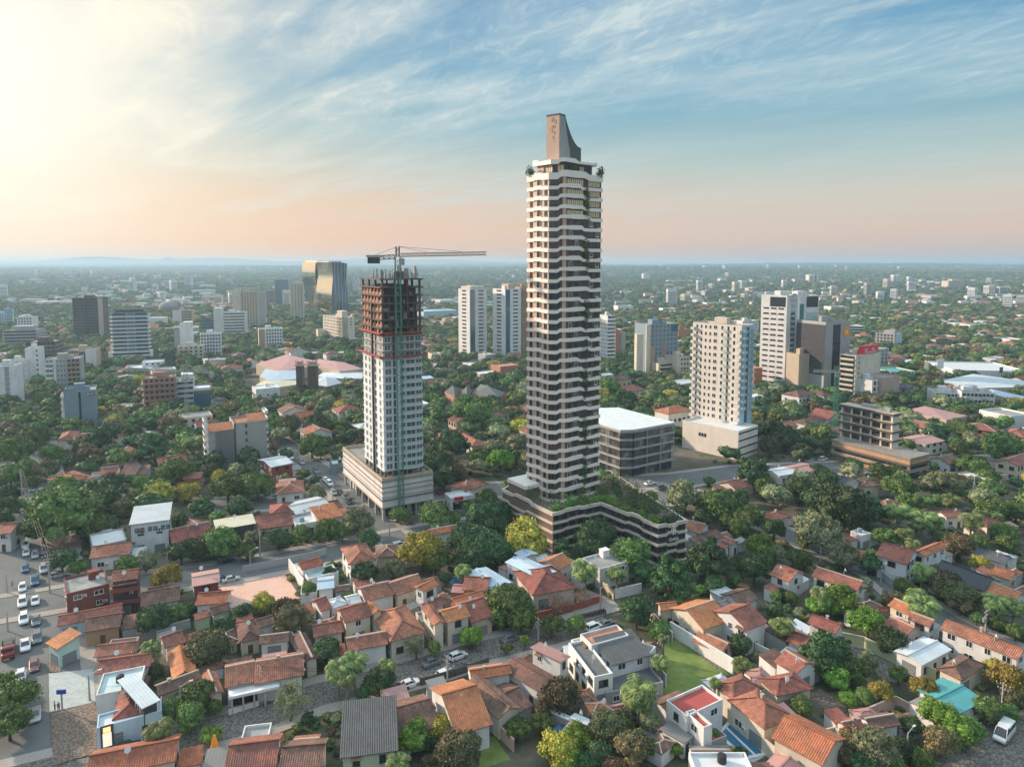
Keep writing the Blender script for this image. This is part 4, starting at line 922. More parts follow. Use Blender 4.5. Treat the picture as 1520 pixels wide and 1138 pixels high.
# ---------------------------------------------------------------- towers and larger buildings
def T(label, f, bx, by, ytop, xl=None, xr=None, ang=32.5, xe=None, wm='white', fh=3.1, spec=(), name='apartment_tower', cat='tower', rm='F_gr', depth=None, roofbox=True, base=0, lm=None, lx=0):
    px, py = fp(f, bx, by); B = at(px, py); a = R(ang); u = Vector((math.cos(a), math.sin(a), 0)); v = Vector((-math.sin(a), math.cos(a), 0))
    yt = fp(f, 0, ytop)[1]; h = z_at(B.y, yt); zm = h * 0.5
    w = along(B, u, fp(f, xr, 0)[0], zm) if xr is not None else 14.0
    if xe is not None: d = along(B + u * w, v, fp(f, xe, 0)[0], zm)
    elif xl is not None: d = along(B, v, fp(f, xl, 0)[0], zm)
    else: d = depth or 14.0
    if depth: d = depth
    w = max(4, min(w, 90)); d = max(4, min(d, 90))
    root = thing(name, label, cat, (B.x, B.y, 0), a)
    occ(B, a, w, d, 2.0)
    nf = max(2, round(h / fh)); fh = h / nf
    m = MB(); m.box(0, w, 0, d, 0, h - 0.9); 
    for (x0, x1, y0, y1) in ((0, w, 0, .3), (0, w, d - .3, d), (0, .3, .3, d - .3), (w - .3, w, .3, d - .3)): m.box(x0, x1, y0, y1, h - 0.9, h)
    m.build('wall', M[wm], root)
    r = MB(); r.box(.305, w - .305, .305, d - .305, h - 0.895, h - 0.8); ro = r.build('roof', M[rm], root)
    if roofbox:
        k = MB(); s = min(w, d)
        k.box(w * .3, w * .3 + s * .35, d * .4, d * .4 + s * .3, h - .8, h + 2.6); k.box(w * .62, w * .62 + s * .18, d * .3, d * .3 + s * .2, h - .8, h + 1.2)
        k.build('roof_plant_room', M[wm], ro)
    for sp in spec:
        k = sp[0]
        if k == 'win':
            _, side, cols, ww, wh, me, x0, x1, f0, f1 = sp
            F_ = Facade(root, side, w, d); pit = (x1 - x0) * F_.W / cols
            windows(root, F_, f0 * fh, (nf if f1 is None else f1) - f0, fh, cols, min(ww, pit * .75), wh, WM[me], x0 * F_.W, x1 * F_.W)
        elif k == 'str':
            _, side, wh, me, x0, x1, f0, f1 = sp; F_ = Facade(root, side, w, d)
            strips(root, F_, f0 * fh, (nf if f1 is None else f1) - f0, fh, wh, SMH[me], x0 * F_.W + .2, x1 * F_.W - .2)
        elif k == 'bal':
            _, side, x0, x1, dep, me, f0, f1 = sp; F_ = Facade(root, side, w, d)
            balconies(root, F_, f0 * fh + .05, (nf if f1 is None else f1) - f0, fh, x0 * F_.W, x1 * F_.W, dep, BMH[me])
        elif k == 'pan':    # panel of another look set on a side: x0..x1, z0..z1 (fractions), proud by p
            _, side, x0, x1, z0, z1, mm, p, nm = sp; F_ = Facade(root, side, w, d)
            b = MB(); b.box(0, (x1 - x0) * F_.W, -p, 0.0, 0, (z1 - z0) * h); o = b.build(nm, M[mm], root)
            q = F_.o + F_.dx * (x0 * F_.W); o.location = (q.x, q.y, z0 * h); o.rotation_euler = (0, 0, F_.a)
        elif k == 'slab':   # floor edges running round the building
            _, p, th, mm, f0, f1 = sp
            for j in range(f0, nf if f1 is None else f1):
                b = MB(); z = j * fh
                b.box(-p, w + p, -p, d + p, z - th, z); b.build('floor_slab', M[mm], root)
        elif k == 'box':
            _, nm, x0, x1, y0, y1, z0, z1, mm = sp
            b = MB(); b.box(x0 * w, x1 * w, y0 * d, y1 * d, z0 * h, z1 * h); b.build(nm, M[mm], root)
    BLD.append((root, B, w, d, px, (py + yt) / 2, label, h))
    return root, B, a, w, d, h
N_ = None
# -- left part of the city
T('dark glass office slab with pale concrete edge strip, far left', 11, 418, 472, 238, ang=12, xr=555, xe=612, wm='charcoal', name='office_tower', spec=[('str', 'R', 2.2, 'd', .02, .44, 0, N_), ('str', 'R', 2.2, 'd', .52, .98, 0, N_), ('str', 'E', 1.2, 'd', .5, .98, 0, N_), ('pan', 'E', 0, .45, 0, .985, 'beige', .15, 'corner_panel'), ('pan', 'R', .45, .51, 0, 1.0, 'dframe', .25, 'dark_recess')])
T('striped tower of long white balconies around a blue glass centre', 11, 640, 605, 320, ang=22, xl=612, xr=836, wm='steelblue', spec=[('slab', 1.3, .75, 'white', 1, N_), ('str', 'R', 1.5, 'b', .42, .62, 0, N_), ('str', 'R', 1.4, 'd', .02, .40, 0, N_), ('str', 'R', 1.4, 'd', .64, .98, 0, N_), ('box', 'penthouse', .1, .9, .2, .9, 1.0, 1.06, 'charcoal')])
T('low stepped podium block at foot of the striped balcony tower', 11, 612, 612, 545, ang=22, xr=852, depth=14, wm='white', name='podium_block', cat='building', fh=3.4, roofbox=False, spec=[('str', 'R', 1.5, 'd', .1, .97, 0, N_)])
T('pale residential block with dark balconies behind the concrete frames', 11, 100, 440, 345, ang=15, xr=185, depth=16, wm='white', name='apartment_block', spec=[('win', 'R', 5, 1.8, 1.5, 'd', .04, .96, 1, N_), ('box', 'roof_step', .05, .45, .1, .8, 1.0, 1.08, 'white')])
T('bluish slab tower cut by the left photo edge', 11, 30, 400, 297, ang=15, xl=-20, xr=72, wm='blue', name='apartment_block', spec=[('win', 'R', 5, 1.2, 1.4, 'd', .04, .96, 1, N_)])
T('small blue twin block just above the left photo edge', 11, -18, 400, 322, ang=15, xr=25, depth=10, wm='blue', name='apartment_block', spec=[('win', 'R', 3, 1.2, 1.4, 'd', .04, .96, 1, N_)])
T('grey stepped apartment house with rows of open galleries', 11, 22, 525, 420, ang=15, xr=212, depth=22, wm='grey', name='apartment_block', spec=[('str', 'R', 1.4, 'd', .03, .97, 0, N_), ('slab', .8, .5, 'grey', 1, N_), ('box', 'roof_step', .2, .8, .2, .8, 1.0, 1.2, 'grey')])
T('bare concrete frame building behind two white slabs', 11, 150, 640, 485, ang=18, xr=316, depth=20, wm='dconc', name='bare_frame_building', cat='building', spec=[('slab', .8, .5, 'concrete', 1, N_), ('win', 'R', 7, 2.2, 1.9, 'x', .02, .98, 0, N_)])
T('white apartment slab with tall blank end wall, middle of three', 11, 45, 748, 590, ang=18, xr=150, depth=9, wm='white', name='apartment_block', spec=[('win', 'R', 4, 1.7, 1.5, 'd', .03, .8, 0, N_), ('bal', 'R', .55, .95, 1.0, 'w', 1, N_)])
T('white blank slab, tallest of the three white slabs', 11, 152, 735, 520, ang=18, xr=220, depth=12, wm='white', name='apartment_block', spec=[('win', 'R', 1, .9, 1.2, 'd', .8, .98, 0, N_)])
T('white blank walled slab nearest the left photo edge', 11, -30, 850, 622, ang=25, xr=100, depth=15, wm='white', name='apartment_block', spec=[('win', 'R', 3, 1.0, 1.5, 'd', .48, .68, 0, N_), ('pan', 'R', .5, .66, 0, .95, 'grey', .08, 'grey_panel')])
T('white apartment block with grey panels and orange balcony edges', 11, 262, 772, 582, ang=24, xr=455, depth=15, wm='grey', name='apartment_block', spec=[('bal', 'R', .02, .22, 1.3, 'w', 1, N_), ('win', 'R', 6, 1.6, 1.5, 'b', .02, .6, 0, N_), ('win', 'R', 3, 1.8, 1.5, 'd', .62, .98, 0, N_), ('bal', 'R', .62, .98, 1.2, 'o', 1, N_), ('pan', 'R', .24, .30, 0, .97, 'white', .15, 'white_fin')])
T('beige block with tall blank wall behind the grey panelled apartments', 11, 390, 665, 530, ang=20, xr=543, depth=15, wm='beige', name='apartment_block', spec=[('pan', 'R', .38, .60, 0, .9, 'charcoal', .1, 'dark_recess'), ('win', 'R', 4, 1.6, 1.5, 'd', .02, .36, 0, N_), ('pan', 'R', .62, 1.0, 0, 1.04, 'white', .12, 'white_wall')])
r_, B_, a_, w_, d_, h_ = T('steel blue windowless tower block with dark central slot', 11, 370, 985, 765, ang=30, xl=366, xr=545, wm='steelblue', depth=16, spec=[('pan', 'R', .45, .52, 0, .97, 'glass', .06, 'central_slot'), ('bal', 'L', .1, .9, 1.5, 'w', 1, N_), ('pan', 'R', .0, .42, 1.0, 1.07, 'steelblue', -.01, 'parapet_panel')])
b = MB(); b.box(w_ * .7, w_ * .96, -.25, -.06, h_ - 2.6, h_ - 1.2); b.box(w_ * .72, w_ * .78, -.3, -.24, h_ - 2.3, h_ - 1.5, 1)
for i in range(4): b.box(w_ * (.80 + .035 * i), w_ * (.825 + .035 * i), -.3, -.24, h_ - 2.2, h_ - 1.6, 1)
b.build('rooftop_sign', [M['dframe'], M['white']], r_)
r_, B_, a_, w_, d_, h_ = T('orange brick apartment block under construction with open floors', 11, 812, 880, 690, ang=24, xr=990, depth=15, wm='obrick', name='brick_block', cat='building', roofbox=False, spec=[('slab', .9, .35, 'concrete', 1, N_), ('win', 'R', 6, 1.4, 1.5, 'x', .02, .98, 0, N_)])
b = MB()
for i in range(7):
    for j in (0, 1, 2): b.box(i * w_ / 6.5 + .1, i * w_ / 6.5 + .5, j * d_ / 2.2 + .1, j * d_ / 2.2 + .5, h_, h_ + 1.9)
b.box(w_ * .3, w_ * .75, d_ * .3, d_ * .7, h_, h_ + 2.3); b.build('unfinished_columns', M['obrick'], r_)
T('pale clinic block with long windows beside orange brick block', 11, 992, 850, 705, ang=24, xr=1095, depth=15, wm='white', name='office_building', cat='building', spec=[('str', 'R', 1.2, 'd', .05, .95, 0, N_), ('box', 'tower_head', .3, .95, .3, .9, 1.0, 1.2, 'white')])
T('dark blue glass cube with cream roof edge at the side road', 11, 1095, 890, 745, ang=24, xr=1188, depth=14, wm='bglass', name='office_building', cat='building', roofbox=False, rm='F_wh', spec=[('pan', 'R', 0, 1, .9, 1.0, 'cream', .2, 'roof_band')])
r_, B_, a_, w_, d_, h_ = T('pale apartment block with small orange roofs and two blank walls', 1, 1325, 275, 30, ang=30, xl=1165, xr=1500, wm='grey', depth=13, rm='R_o', roofbox=False, name='apartment_block', spec=[('pan', 'R', -.55, .0, 0, .84, 'grey', .0, 'wing_wall'), ('pan', 'R', .0, .05, 0, 1.0, 'charcoal', .12, 'dark_slot'), ('win', 'R', 1, 1.4, 1.3, 'd', .33, .42, 0, N_)])
b = MB(); b.box(-9.5, -.02, .5, 12.5, 0, h_ * .86); b.build('wing', M['grey'], r_)
b = MB(); slab(b, [(-9.9, .1, h_ * .86), (.0, .1, h_ * .86), (.0, 6.5, h_ * .86 + 2), (-9.9, 6.5, h_ * .86 + 2)], .15); b.build('wing_roof', M['R_o'], r_)
b = MB(); slab(b, [(w_ * .45, .1, h_), (w_ + .2, .1, h_), (w_ + .2, 6.5, h_ + 2), (w_ * .45, 6.5, h_ + 2)], .15); b.build('orange_roof', M['R_o'], r_)
for j in range(1, 7): inst('balcony', BMH['w'], r_, (-9.5, 1.0, j * 3.0), -math.pi / 2 + math.pi, (1, 1, 1)).rotation_euler = (0, 0, R(-90)); 
for j in range(1, 8): o = inst('balcony', BMH['w'], r_, (-9.5, 8.5, j * 2.7), R(-90), (6.5, 1.3, 1)); o = inst('balcony', BMH['w'], r_, (w_, 2, j * 2.9), R(90), (7, 1.3, 1))
T('white gridded apartment block below the stepped white towers', 11, 1130, 575, 440, ang=22, xl=1105, xr=1247, wm='white', depth=14, name='apartment_block', spec=[('win', 'R', 7, 1.4, 1.6, 'B', .03, .97, 0, N_), ('bal', 'R', .4, .6, 1.0, 'w', 1, N_)])
T('white stepped slab with blank end wall right of striped tower', 11, 985, 560, 400, ang=22, xr=1087, depth=14, wm='white', name='apartment_block', spec=[('pan', 'R', 0.0, .3, 0, .9, 'grey', .2, 'grey_wing'), ('win', 'R', 3, 1.2, 1.3, 'd', .02, .28, 0, N_), ('box', 'roof_step', .5, 1.0, 0.05, .8, 1.0, 1.16, 'white')])
T('low cream terrace block with orange trim before the white grid block', 11, 1003, 590, 510, ang=22, xr=1150, depth=12, wm='cream', name='apartment_block', spec=[('bal', 'R', .02, .5, 1.4, 'c', 1, N_), ('win', 'R', 5, 1.5, 1.5, 'd', .03, .97, 0, N_)])
T('white office block striped with five long dark window bands', 11, 1245, 468, 318, ang=14, xl=1210, xr=1382, wm='white', depth=16, name='office_building', cat='building', spec=[('str', 'R', 1.3, 'd', .12, .98, 1, N_), ('box', 'stair_tower', -.28, .05, .1, .8, 0, 1.17, 'white')])
T('tall beige twin-slab apartment tower in the left distance', 11, 1315, 415, 205, ang=12, xr=1490, depth=18, wm='beige', spec=[('win', 'R', 6, 1.4, 1.6, 'd', .26, .78, 0, N_), ('pan', 'R', 0, .24, 0, 1.04, 'cream', .5, 'blank_slab'), ('pan', 'R', .82, 1.0, 0, .99, 'grey', .5, 'side_slab')])
T('brown and white block beside the distant grey dome', 11, 975, 395, 308, ang=14, xr=1080, depth=16, wm='beige', name='apartment_block', spec=[('pan', 'R', 0, .45, 0, 1.03, 'white', .4, 'white_slab'), ('win', 'R', 5, 1.6, 1.5, 'd', .48, .98, 0, N_)])
T('low teal glass block between the white towers', 11, 1130, 440, 360, ang=14, xr=1206, depth=14, wm='bglass', name='office_building', cat='building', spec=[('slab', .2, .3, 'grey', 1, N_)])
T('brown and blue framed block beyond the side road', 12, 18, 655, 525, ang=22, xr=150, depth=14, wm='white', name='apartment_block', spec=[('win', 'R', 6, 1.5, 1.7, 'B', .3, .98, 0, N_), ('pan', 'R', 0, .26, 0, .98, 'tan', .3, 'brown_wing')])
T('low white hall roofed block beyond the trees left of striped tower', 11, 832, 398, 348, ang=15, xr=925, depth=20, wm='white', name='warehouse', cat='building', roofbox=False, rm='F_wh')
T('low white villa block with sloping parapet in the trees', 11, 620, 905, 860, ang=24, xr=815, depth=12, wm='white', name='villa', cat='building', roofbox=False, rm='F_wh', spec=[('win', 'R', 5, 1.6, 1.5, 'd', .03, .97, 0, N_)])
T('wide pale blue roofed hall below the striped tower', 11, 690, 665, 640, ang=22, xr=855, depth=26, wm='blue', name='hall', cat='building', roofbox=False, rm='F_wh')
T('white house gable wall block right of pale blue hall', 11, 800, 645, 598, ang=22, xr=920, depth=14, wm='white', name='villa', cat='building', roofbox=False, rm='F_wh', spec=[('win', 'R', 3, 1.4, 1.4, 'd', .1, .9, 0, N_)])
# -- behind the tower under construction
T('cream apartment tower with stacked balconies left of gold tower', 12, 197, 482, 268, ang=14, xr=268, depth=16, wm='cream', spec=[('bal', 'R', .5, 1.0, 1.6, 'c', 1, N_), ('win', 'R', 4, 1.4, 1.5, 'd', .03, .97, 0, N_)])
T('slim blue glass tower left of the cream balcony tower', 12, 108, 390, 250, ang=14, xr=185, depth=16, wm='steelblue', spec=[('str', 'R', 2.0, 'B', .05, .95, 0, N_)])
T('grey block at the left foot of the slim blue tower', 12, 48, 392, 310, ang=14, xr=106, depth=16, wm='grey', name='apartment_block', spec=[('str', 'R', 1.5, 'd', .05, .95, 0, N_)])
T('pale pair of distant slabs right of gold tower', 12, 545, 320, 245, ang=10, xr=562, depth=14, wm='white', spec=[('win', 'R', 2, 1.4, 1.6, 'd', .1, .9, 0, N_)])
T('second pale distant slab right of gold tower', 12, 567, 320, 245, ang=10, xr=585, depth=14, wm='white', spec=[('win', 'R', 2, 1.4, 1.6, 'd', .1, .9, 0, N_)])
T('cream hotel block with dense small windows below gold tower', 12, 488, 600, 460, ang=40, xl=378, xr=556, wm='cream', name='hotel_block', cat='building', spec=[('win', 'L', 12, 1.6, 1.3, 'd', .03, .97, 1, N_), ('win', 'R', 1, 1.2, 1.4, 'd', .6, .8, 5, N_), ('box', 'stair_tower', .0, .45, .0, .25, 0, 1.26, 'cream')])
T('low beige annex left of the cream hotel block', 12, 350, 585, 530, ang=24, xr=392, depth=14, wm='cream', name='annex', cat='building', roofbox=False)
T('first of two cream ribbed towers right of construction tower', 12, 1205, 700, 300, ang=36, xl=1140, xr=1300, wm='white', spec=[('win', 'L', 1, 6.5, 1.2, 'd', .22, .8, 1, N_), ('pan', 'R', .03, .30, 0.02, .99, 'bglass', .1, 'glass_bay'), ('win', 'R', 1, 5.0, 1.1, 'd', .45, .85, 1, N_), ('box', 'roof_terrace', .1, .9, .1, .9, 1.0, 1.035, 'cream')])
T('second cream ribbed tower, beside the banded skyscraper', 12, 1403, 700, 300, ang=36, xl=1333, xr=1492, wm='white', spec=[('win', 'L', 1, 6.5, 1.2, 'd', .22, .8, 1, N_), ('pan', 'R', .03, .30, 0.02, .99, 'bglass', .1, 'glass_bay'), ('win', 'R', 1, 5.0, 1.1, 'd', .45, .85, 1, N_), ('box', 'roof_terrace', .35, .8, .2, .7, 1.0, 1.07, 'pink')])
T('warm brown tower half hidden behind the banded skyscraper', 12, 1492, 690, 290, ang=20, xr=1545, depth=16, wm='tan', spec=[('bal', 'R', .0, .9, 1.5, 'o', 1, N_)])
T('long white warehouse with pale arched roof beyond the trees', 12, 945, 480, 425, ang=30, xr=1135, depth=40, wm='blue', name='warehouse', cat='building', roofbox=False, rm='F_wh')
T('low mint and orange shop block beside construction tower', 12, 990, 720, 665, ang=22, xr=1045, depth=12, wm='cream', name='shop_block', cat='building', roofbox=False)
T('long white shop roof behind the right of construction tower', 12, 1000, 760, 735, ang=10, xr=1260, depth=22, wm='tan', name='shop_block', cat='building', roofbox=False, rm='F_wh')
T('reddish brick hall left of the banded skyscraper', 12, 1375, 810, 735, ang=30, xl=1262, xr=1480, wm='obrick', name='brick_hall', cat='building', roofbox=False, rm='F_or', depth=14)
# -- right part
T('white ribbed tower right behind the banded skyscraper', 15, 5, 612, 335, ang=25, xl=-40, xr=48, wm='white', depth=14, spec=[('slab', .6, .8, 'white', 1, N_), ('str', 'R', 1.5, 'd', .0, 1.0, 0, N_)])
T('brown block beside the white ribbed tower', 15, 50, 580, 432, ang=30, xr=106, depth=12, wm='obrick', name='apartment_block', spec=[('pan', 'R', .6, 1.0, 0, 1.02, 'grey', .2, 'grey_panel'), ('win', 'R', 2, 1.0, 1.3, 'd', .6, .95, 0, N_)])
T('blue and red panelled tower with two tall cream slabs', 15, 238, 690, 385, ang=24, xl=158, xr=402, wm='steelblue', spec=[('pan', 'R', -.12, .02, 0, 1.0, 'cream', .8, 'cream_slab'), ('pan', 'R', -.5, -.28, 0, .84, 'cream', 3.0, 'cream_slab'), ('win', 'R', 7, 1.4, 1.6, 'B', .05, .98, 0, N_), ('pan', 'R', .05, .20, .25, .60, 'tan', .12, 'red_panels'), ('pan', 'R', .45, .55, .12, .70, 'obrick', .12, 'red_panels'), ('pan', 'R', .75, 1.0, .85, .98, 'bglass', .12, 'glass_top')])
T('small orange block behind the cream balcony tower', 15, 405, 480, 412, ang=24, xr=466, depth=12, wm='orangew', name='apartment_block', spec=[('win', 'R', 3, 1.5, 1.6, 'w', .05, .95, 0, N_)])
T('low cream stepped block with brown balconies left of cream tower', 15, 292, 700, 605, ang=24, xr=392, depth=16, wm='cream', name='apartment_block', spec=[('bal', 'R', .05, .95, 1.3, 'c', 1, N_), ('str', 'R', 1.4, 'd', .1, .9, 0, N_)])
T('cream side block with blank wall beside the stepped balconies', 15, 392, 700, 570, ang=24, xr=470, depth=14, wm='cream', name='apartment_block', spec=[('win', 'R', 3, 1.3, 1.3, 'd', .3, .95, 0, N_)])
T('white slab peeping out behind the cream residential tower', 15, 765, 460, 365, ang=20, xr=856, depth=14, wm='white', name='apartment_block', spec=[('win', 'R', 3, 1.2, 1.3, 'd', .4, .95, 0, N_)])
T('orange narrow block left of the white office tower', 15, 828, 768, 632, ang=25, xr=877, depth=12, wm='orangew', name='apartment_block', roofbox=False)
r_, B_, a_, w_, d_, h_ = T('big cream residential tower with many small windows and blue side', 15, 742, 1100, 392, ang=42, xl=480, xr=822, wm='offw', fh=3.0, spec=[('win', 'L', 4, .8, 1.2, 'd', .05, .42, 4, N_), ('win', 'L', 1, 2.0, 1.7, 'w', .43, .53, 4, N_), ('win', 'L', 3, .9, 1.5, 'd', .56, .92, 4, N_), ('pan', 'R', .40, .60, .18, .985, 'bglass', .1, 'glass_strip'), ('pan', 'R', .0, .38, .17, 1.0, 'blue', .06, 'painted_shade_side'), ('pan', 'R', .62, 1.0, .17, 1.0, 'blue', .06, 'painted_shade_side'), ('bal', 'R', .02, .30, 1.4, 'g', 6, N_), ('bal', 'R', .75, .98, 1.4, 'g', 6, N_), ('bal', 'L', .0, .06, 1.6, 'w', 4, N_), ('bal', 'L', .92, 1.0, 1.4, 'w', 4, N_), ('bal', 'L', .64, .74, .7, 'g', 4, N_), ('box', 'lift_head', .2, .5, .35, .6, 1.0, 1.05, 'cream')])  # right side panels carry the bluish shade of that face in their colour
r_, B_, a_, w_, d_, h_ = T('wide blank cream podium at foot of cream residential tower', 15, 740, 1150, 985, ang=42, xl=428, xr=852, wm='offw', name='podium_block', cat='building', roofbox=False, rm='F_wh', spec=[('str', 'R', .6, 'd', .0, 1.0, 0, N_), ('win', 'L', 3, 1.3, 1.4, 'd', .3, .45, 2, 3)])
r_, B_, a_, w_, d_, h_ = T('white office tower with slotted windows and open roof frame', 15, 1000, 765, 222, ang=38, xl=866, xr=1075, wm='white', name='office_tower', fh=3.4, depth=None, spec=[('win', 'L', 3, 6.0, 1.0, 'd', .06, .94, 1, 16), ('pan', 'R', .36, .72, .0, .82, 'bglass', .12, 'glass_strip'), ('bal', 'R', .36, .72, .8, 'k', 6, 20), ('pan', 'L', .35, .95, .88, .98, 'glass', .1, 'open_frame')])
T('lower white office wing with long slot windows right of orange block', 15, 985, 758, 610, ang=38, xl=870, xr=1065, wm='white', name='office_wing', cat='building', roofbox=False, fh=3.2, spec=[('str', 'R', .8, 'd', .1, .95, 0, N_)])
T('white and glass rear tower with open roof frame behind mosaic office', 15, 1068, 700, 222, ang=20, xr=1190, depth=18, wm='white', name='office_tower', spec=[('pan', 'R', .06, .26, 0, .9, 'gglass', .1, 'green_glass_strip'), ('pan', 'R', .38, .95, .86, .985, 'glass', .1, 'open_frame'), ('pan', 'R', .38, .98, .0, .80, 'rail', .1, 'pale_glass')])
r_, B_, a_, w_, d_, h_ = T('black mosaic office block with grey corner and round orange sign', 16, 385, 800, 372, ang=24, xl=232, xr=532, wm='grey', name='office_tower', depth=None, spec=[('pan', 'R', .30, .60, 0.0, .96, 'glass', .12, 'dark_glass'), ('pan', 'L', .0, 1.0, .30, .96, 'mosaic', .15, 'mosaic_facade')])
b = MB(); cx, cz = w_ * .84, h_ - 6.5; n = 24
for i in range(n):
    a0, a1 = 2 * math.pi * i / n, 2 * math.pi * (i + 1) / n
    b.face([(cx, -.22, cz), (cx + 3 * math.cos(a0), -.22, cz + 3 * math.sin(a0)), (cx + 3 * math.cos(a1), -.22, cz + 3 * math.sin(a1))], 0)
    if i % 3 == 0: b.box(cx + 2.4 * math.cos(a0) - .4, cx + 2.4 * math.cos(a0) + .4, -.3, -.05, cz + 2.4 * math.sin(a0) - .4, cz + 2.4 * math.sin(a0) + .4, 0)
    b.face([(cx + 1.1 * math.cos(a0), -.26, cz + 1.1 * math.sin(a0)), (cx, -.26, cz), (cx + 1.1 * math.cos(a1), -.26, cz + 1.1 * math.sin(a1))][::-1], 1)
M['signor'] = flat('orange_sign', (0.85, 0.28, 0.03), 0.5); M['signye'] = flat('yellow_sign', (0.9, 0.65, 0.08), 0.5)
b.build('round_sign', [M['signor'], M['signye']], r_)
T('beige slab standing in front of the black mosaic office', 16, 243, 788, 552, ang=24, xr=355, depth=10, wm='beige', name='office_tower', spec=[('pan', 'R', .92, 1.0, 0, .98, 'dframe', .1, 'dark_edge')])
r_, B_, a_, w_, d_, h_ = T('cream office block with balconied left side and red roof sign', 16, 560, 820, 560, ang=34, xl=475, xr=705, wm='cream', name='office_building', cat='building', spec=[('str', 'L', 1.7, 'd', .05, .95, 0, N_), ('bal', 'L', .1, .9, 1.0, 'c', 1, N_), ('win', 'R', 1, 1.0, 1.2, 'd', .05, .2, 0, N_)])
b = MB(); b.box(w_ * .25, w_ * .85, -.3, -.02, h_ + .3, h_ + 5.0, 0); b.box(w_ * .25, w_ * .85, .0, 2.5, h_ + .3, h_ + 5.0, 0)
for x0, x1, z0, z1 in ((.32, .42, 2.9, 3.3), (.38, .42, 2.0, 3.3), (.32, .42, 2.0, 2.4), (.60, .70, 2.9, 3.3), (.60, .63, 2.0, 3.3), (.60, .70, 2.0, 2.4)): b.box(w_ * x0, w_ * x1, -.4, -.31, h_ + z0, h_ + z1, 1)
b.box(w_ * .32, w_ * .78, -.4, -.31, h_ + .9, h_ + 1.3, 1)
M['signred'] = flat('red_sign', (0.70, 0.02, 0.03), 0.5); b.build('red_roof_sign', [M['signred'], M['white']], r_)
T('white gridded block attached to the pinkish blank wall block', 16, 657, 832, 700, ang=30, xr=712, depth=12, wm='white', name='apartment_block', spec=[('win', 'R', 2, 2.0, 2.0, 'd', .06, .94, 0, N_)])
T('pinkish grey blank walled block right of white grid block', 16, 714, 830, 685, ang=30, xr=815, depth=12, wm='pink', name='apartment_block', roofbox=False)
T('grey block with blue side wall behind the red roof sign', 16, 785, 525, 440, ang=40, xl=680, xr=828, wm='grey', name='apartment_block', spec=[('win', 'L', 5, 2.0, 1.6, 'd', .05, .95, 0, N_), ('pan', 'R', .2, 1.0, 0, 1.0, 'blue', .1, 'blue_wall'), ('box', 'lift_head', .0, .3, .0, .3, 1.0, 1.3, 'grey')])
T('dark framed block behind the red roof sign, half hidden', 16, 640, 660, 530, ang=30, xr=755, depth=12, wm='grey', name='apartment_block', spec=[('win', 'R', 5, 1.6, 1.6, 'd', .05, .95, 0, N_)])
T('left half of the long white terraced apartment block', 16, 1012, 850, 765, ang=-14, xr=1150, depth=13, wm='white', name='apartment_block', spec=[('win', 'R', 6, 1.7, 1.3, 'd', .03, .97, 0, N_), ('bal', 'R', .3, .5, 1.0, 'w', 1, N_)])
T('right half of the long white terraced apartment block', 16, 1160, 868, 760, ang=-14, xr=1352, depth=13, wm='white', name='apartment_block', spec=[('win', 'R', 8, 1.7, 1.3, 'd', .03, .97, 0, N_), ('bal', 'R', .1, .3, 1.0, 'w', 1, N_), ('bal', 'R', .6, .8, 1.0, 'w', 1, N_), ('box', 'roof_room', .1, .4, .2, .7, 1.0, 1.2, 'white')])
T('white cube at the right photo edge below apartments', 16, 1440, 980, 900, ang=20, xr=1560, depth=16, wm='white', name='villa', cat='building', roofbox=False)
T('long low white mall roof with billboard front, right edge', 16, 1120, 690, 640, ang=-8, xr=1545, depth=45, wm='white', name='mall', cat='building', roofbox=False, rm='F_wh')
T('green walled low sports hall right of cream office', 16, 765, 700, 650, ang=8, xr=905, depth=20, wm='green', name='sports_hall', cat='building', roofbox=False, rm='R_t', spec=[('win', 'R', 6, 2.4, 2.2, 'g', .03, .97, 0, N_)])
T('bright cream hotel block alone among trees in far right distance', 16, 1088, 205, 140, ang=15, xr=1180, depth=22, wm='cream', name='distant_block', spec=[('str', 'R', 1.2, 'd', .05, .95, 0, N_), ('box', 'roof_room', .3, .8, .2, .8, 1.0, 1.15, 'cream')])
T('white distant block right of the cream distant hotel', 16, 1325, 175, 145, ang=15, xr=1388, depth=22, wm='white', name='distant_block')
T('white distant tower with two dark stripes above mosaic office', 16, 303, 165, 105, ang=10, xr=360, depth=18, wm='white', name='distant_block', spec=[('pan', 'R', .15, .35, 0, .95, 'charcoal', .2, 'dark_stripe'), ('pan', 'R', .6, .8, 0, .95, 'charcoal', .2, 'dark_stripe')])
T('pale rounded silo-like block far beyond the cream tower', 15, 640, 165, 128, ang=10, xr=678, depth=22, wm='white', name='distant_block')
T('white distant tower just right of the skyscraper', 15, 208, 155, 98, ang=10, xr=242, depth=18, wm='white', name='distant_block')
T('long white distant factory with cream end', 15, 355, 165, 138, ang=4, xr=522, depth=40, wm='white', name='distant_block', roofbox=False, rm='F_wh')
T('grey distant block left of silo-like block', 15, 555, 235, 195, ang=10, xr=612, depth=22, wm='grey', name='distant_block', spec=[('str', 'R', 1.5, 'd', .05, .95, 0, N_)])
T('white distant villa block above cream tower roof', 15, 65, 318, 280, ang=10, xr=150, depth=22, wm='white', name='distant_block', roofbox=False)
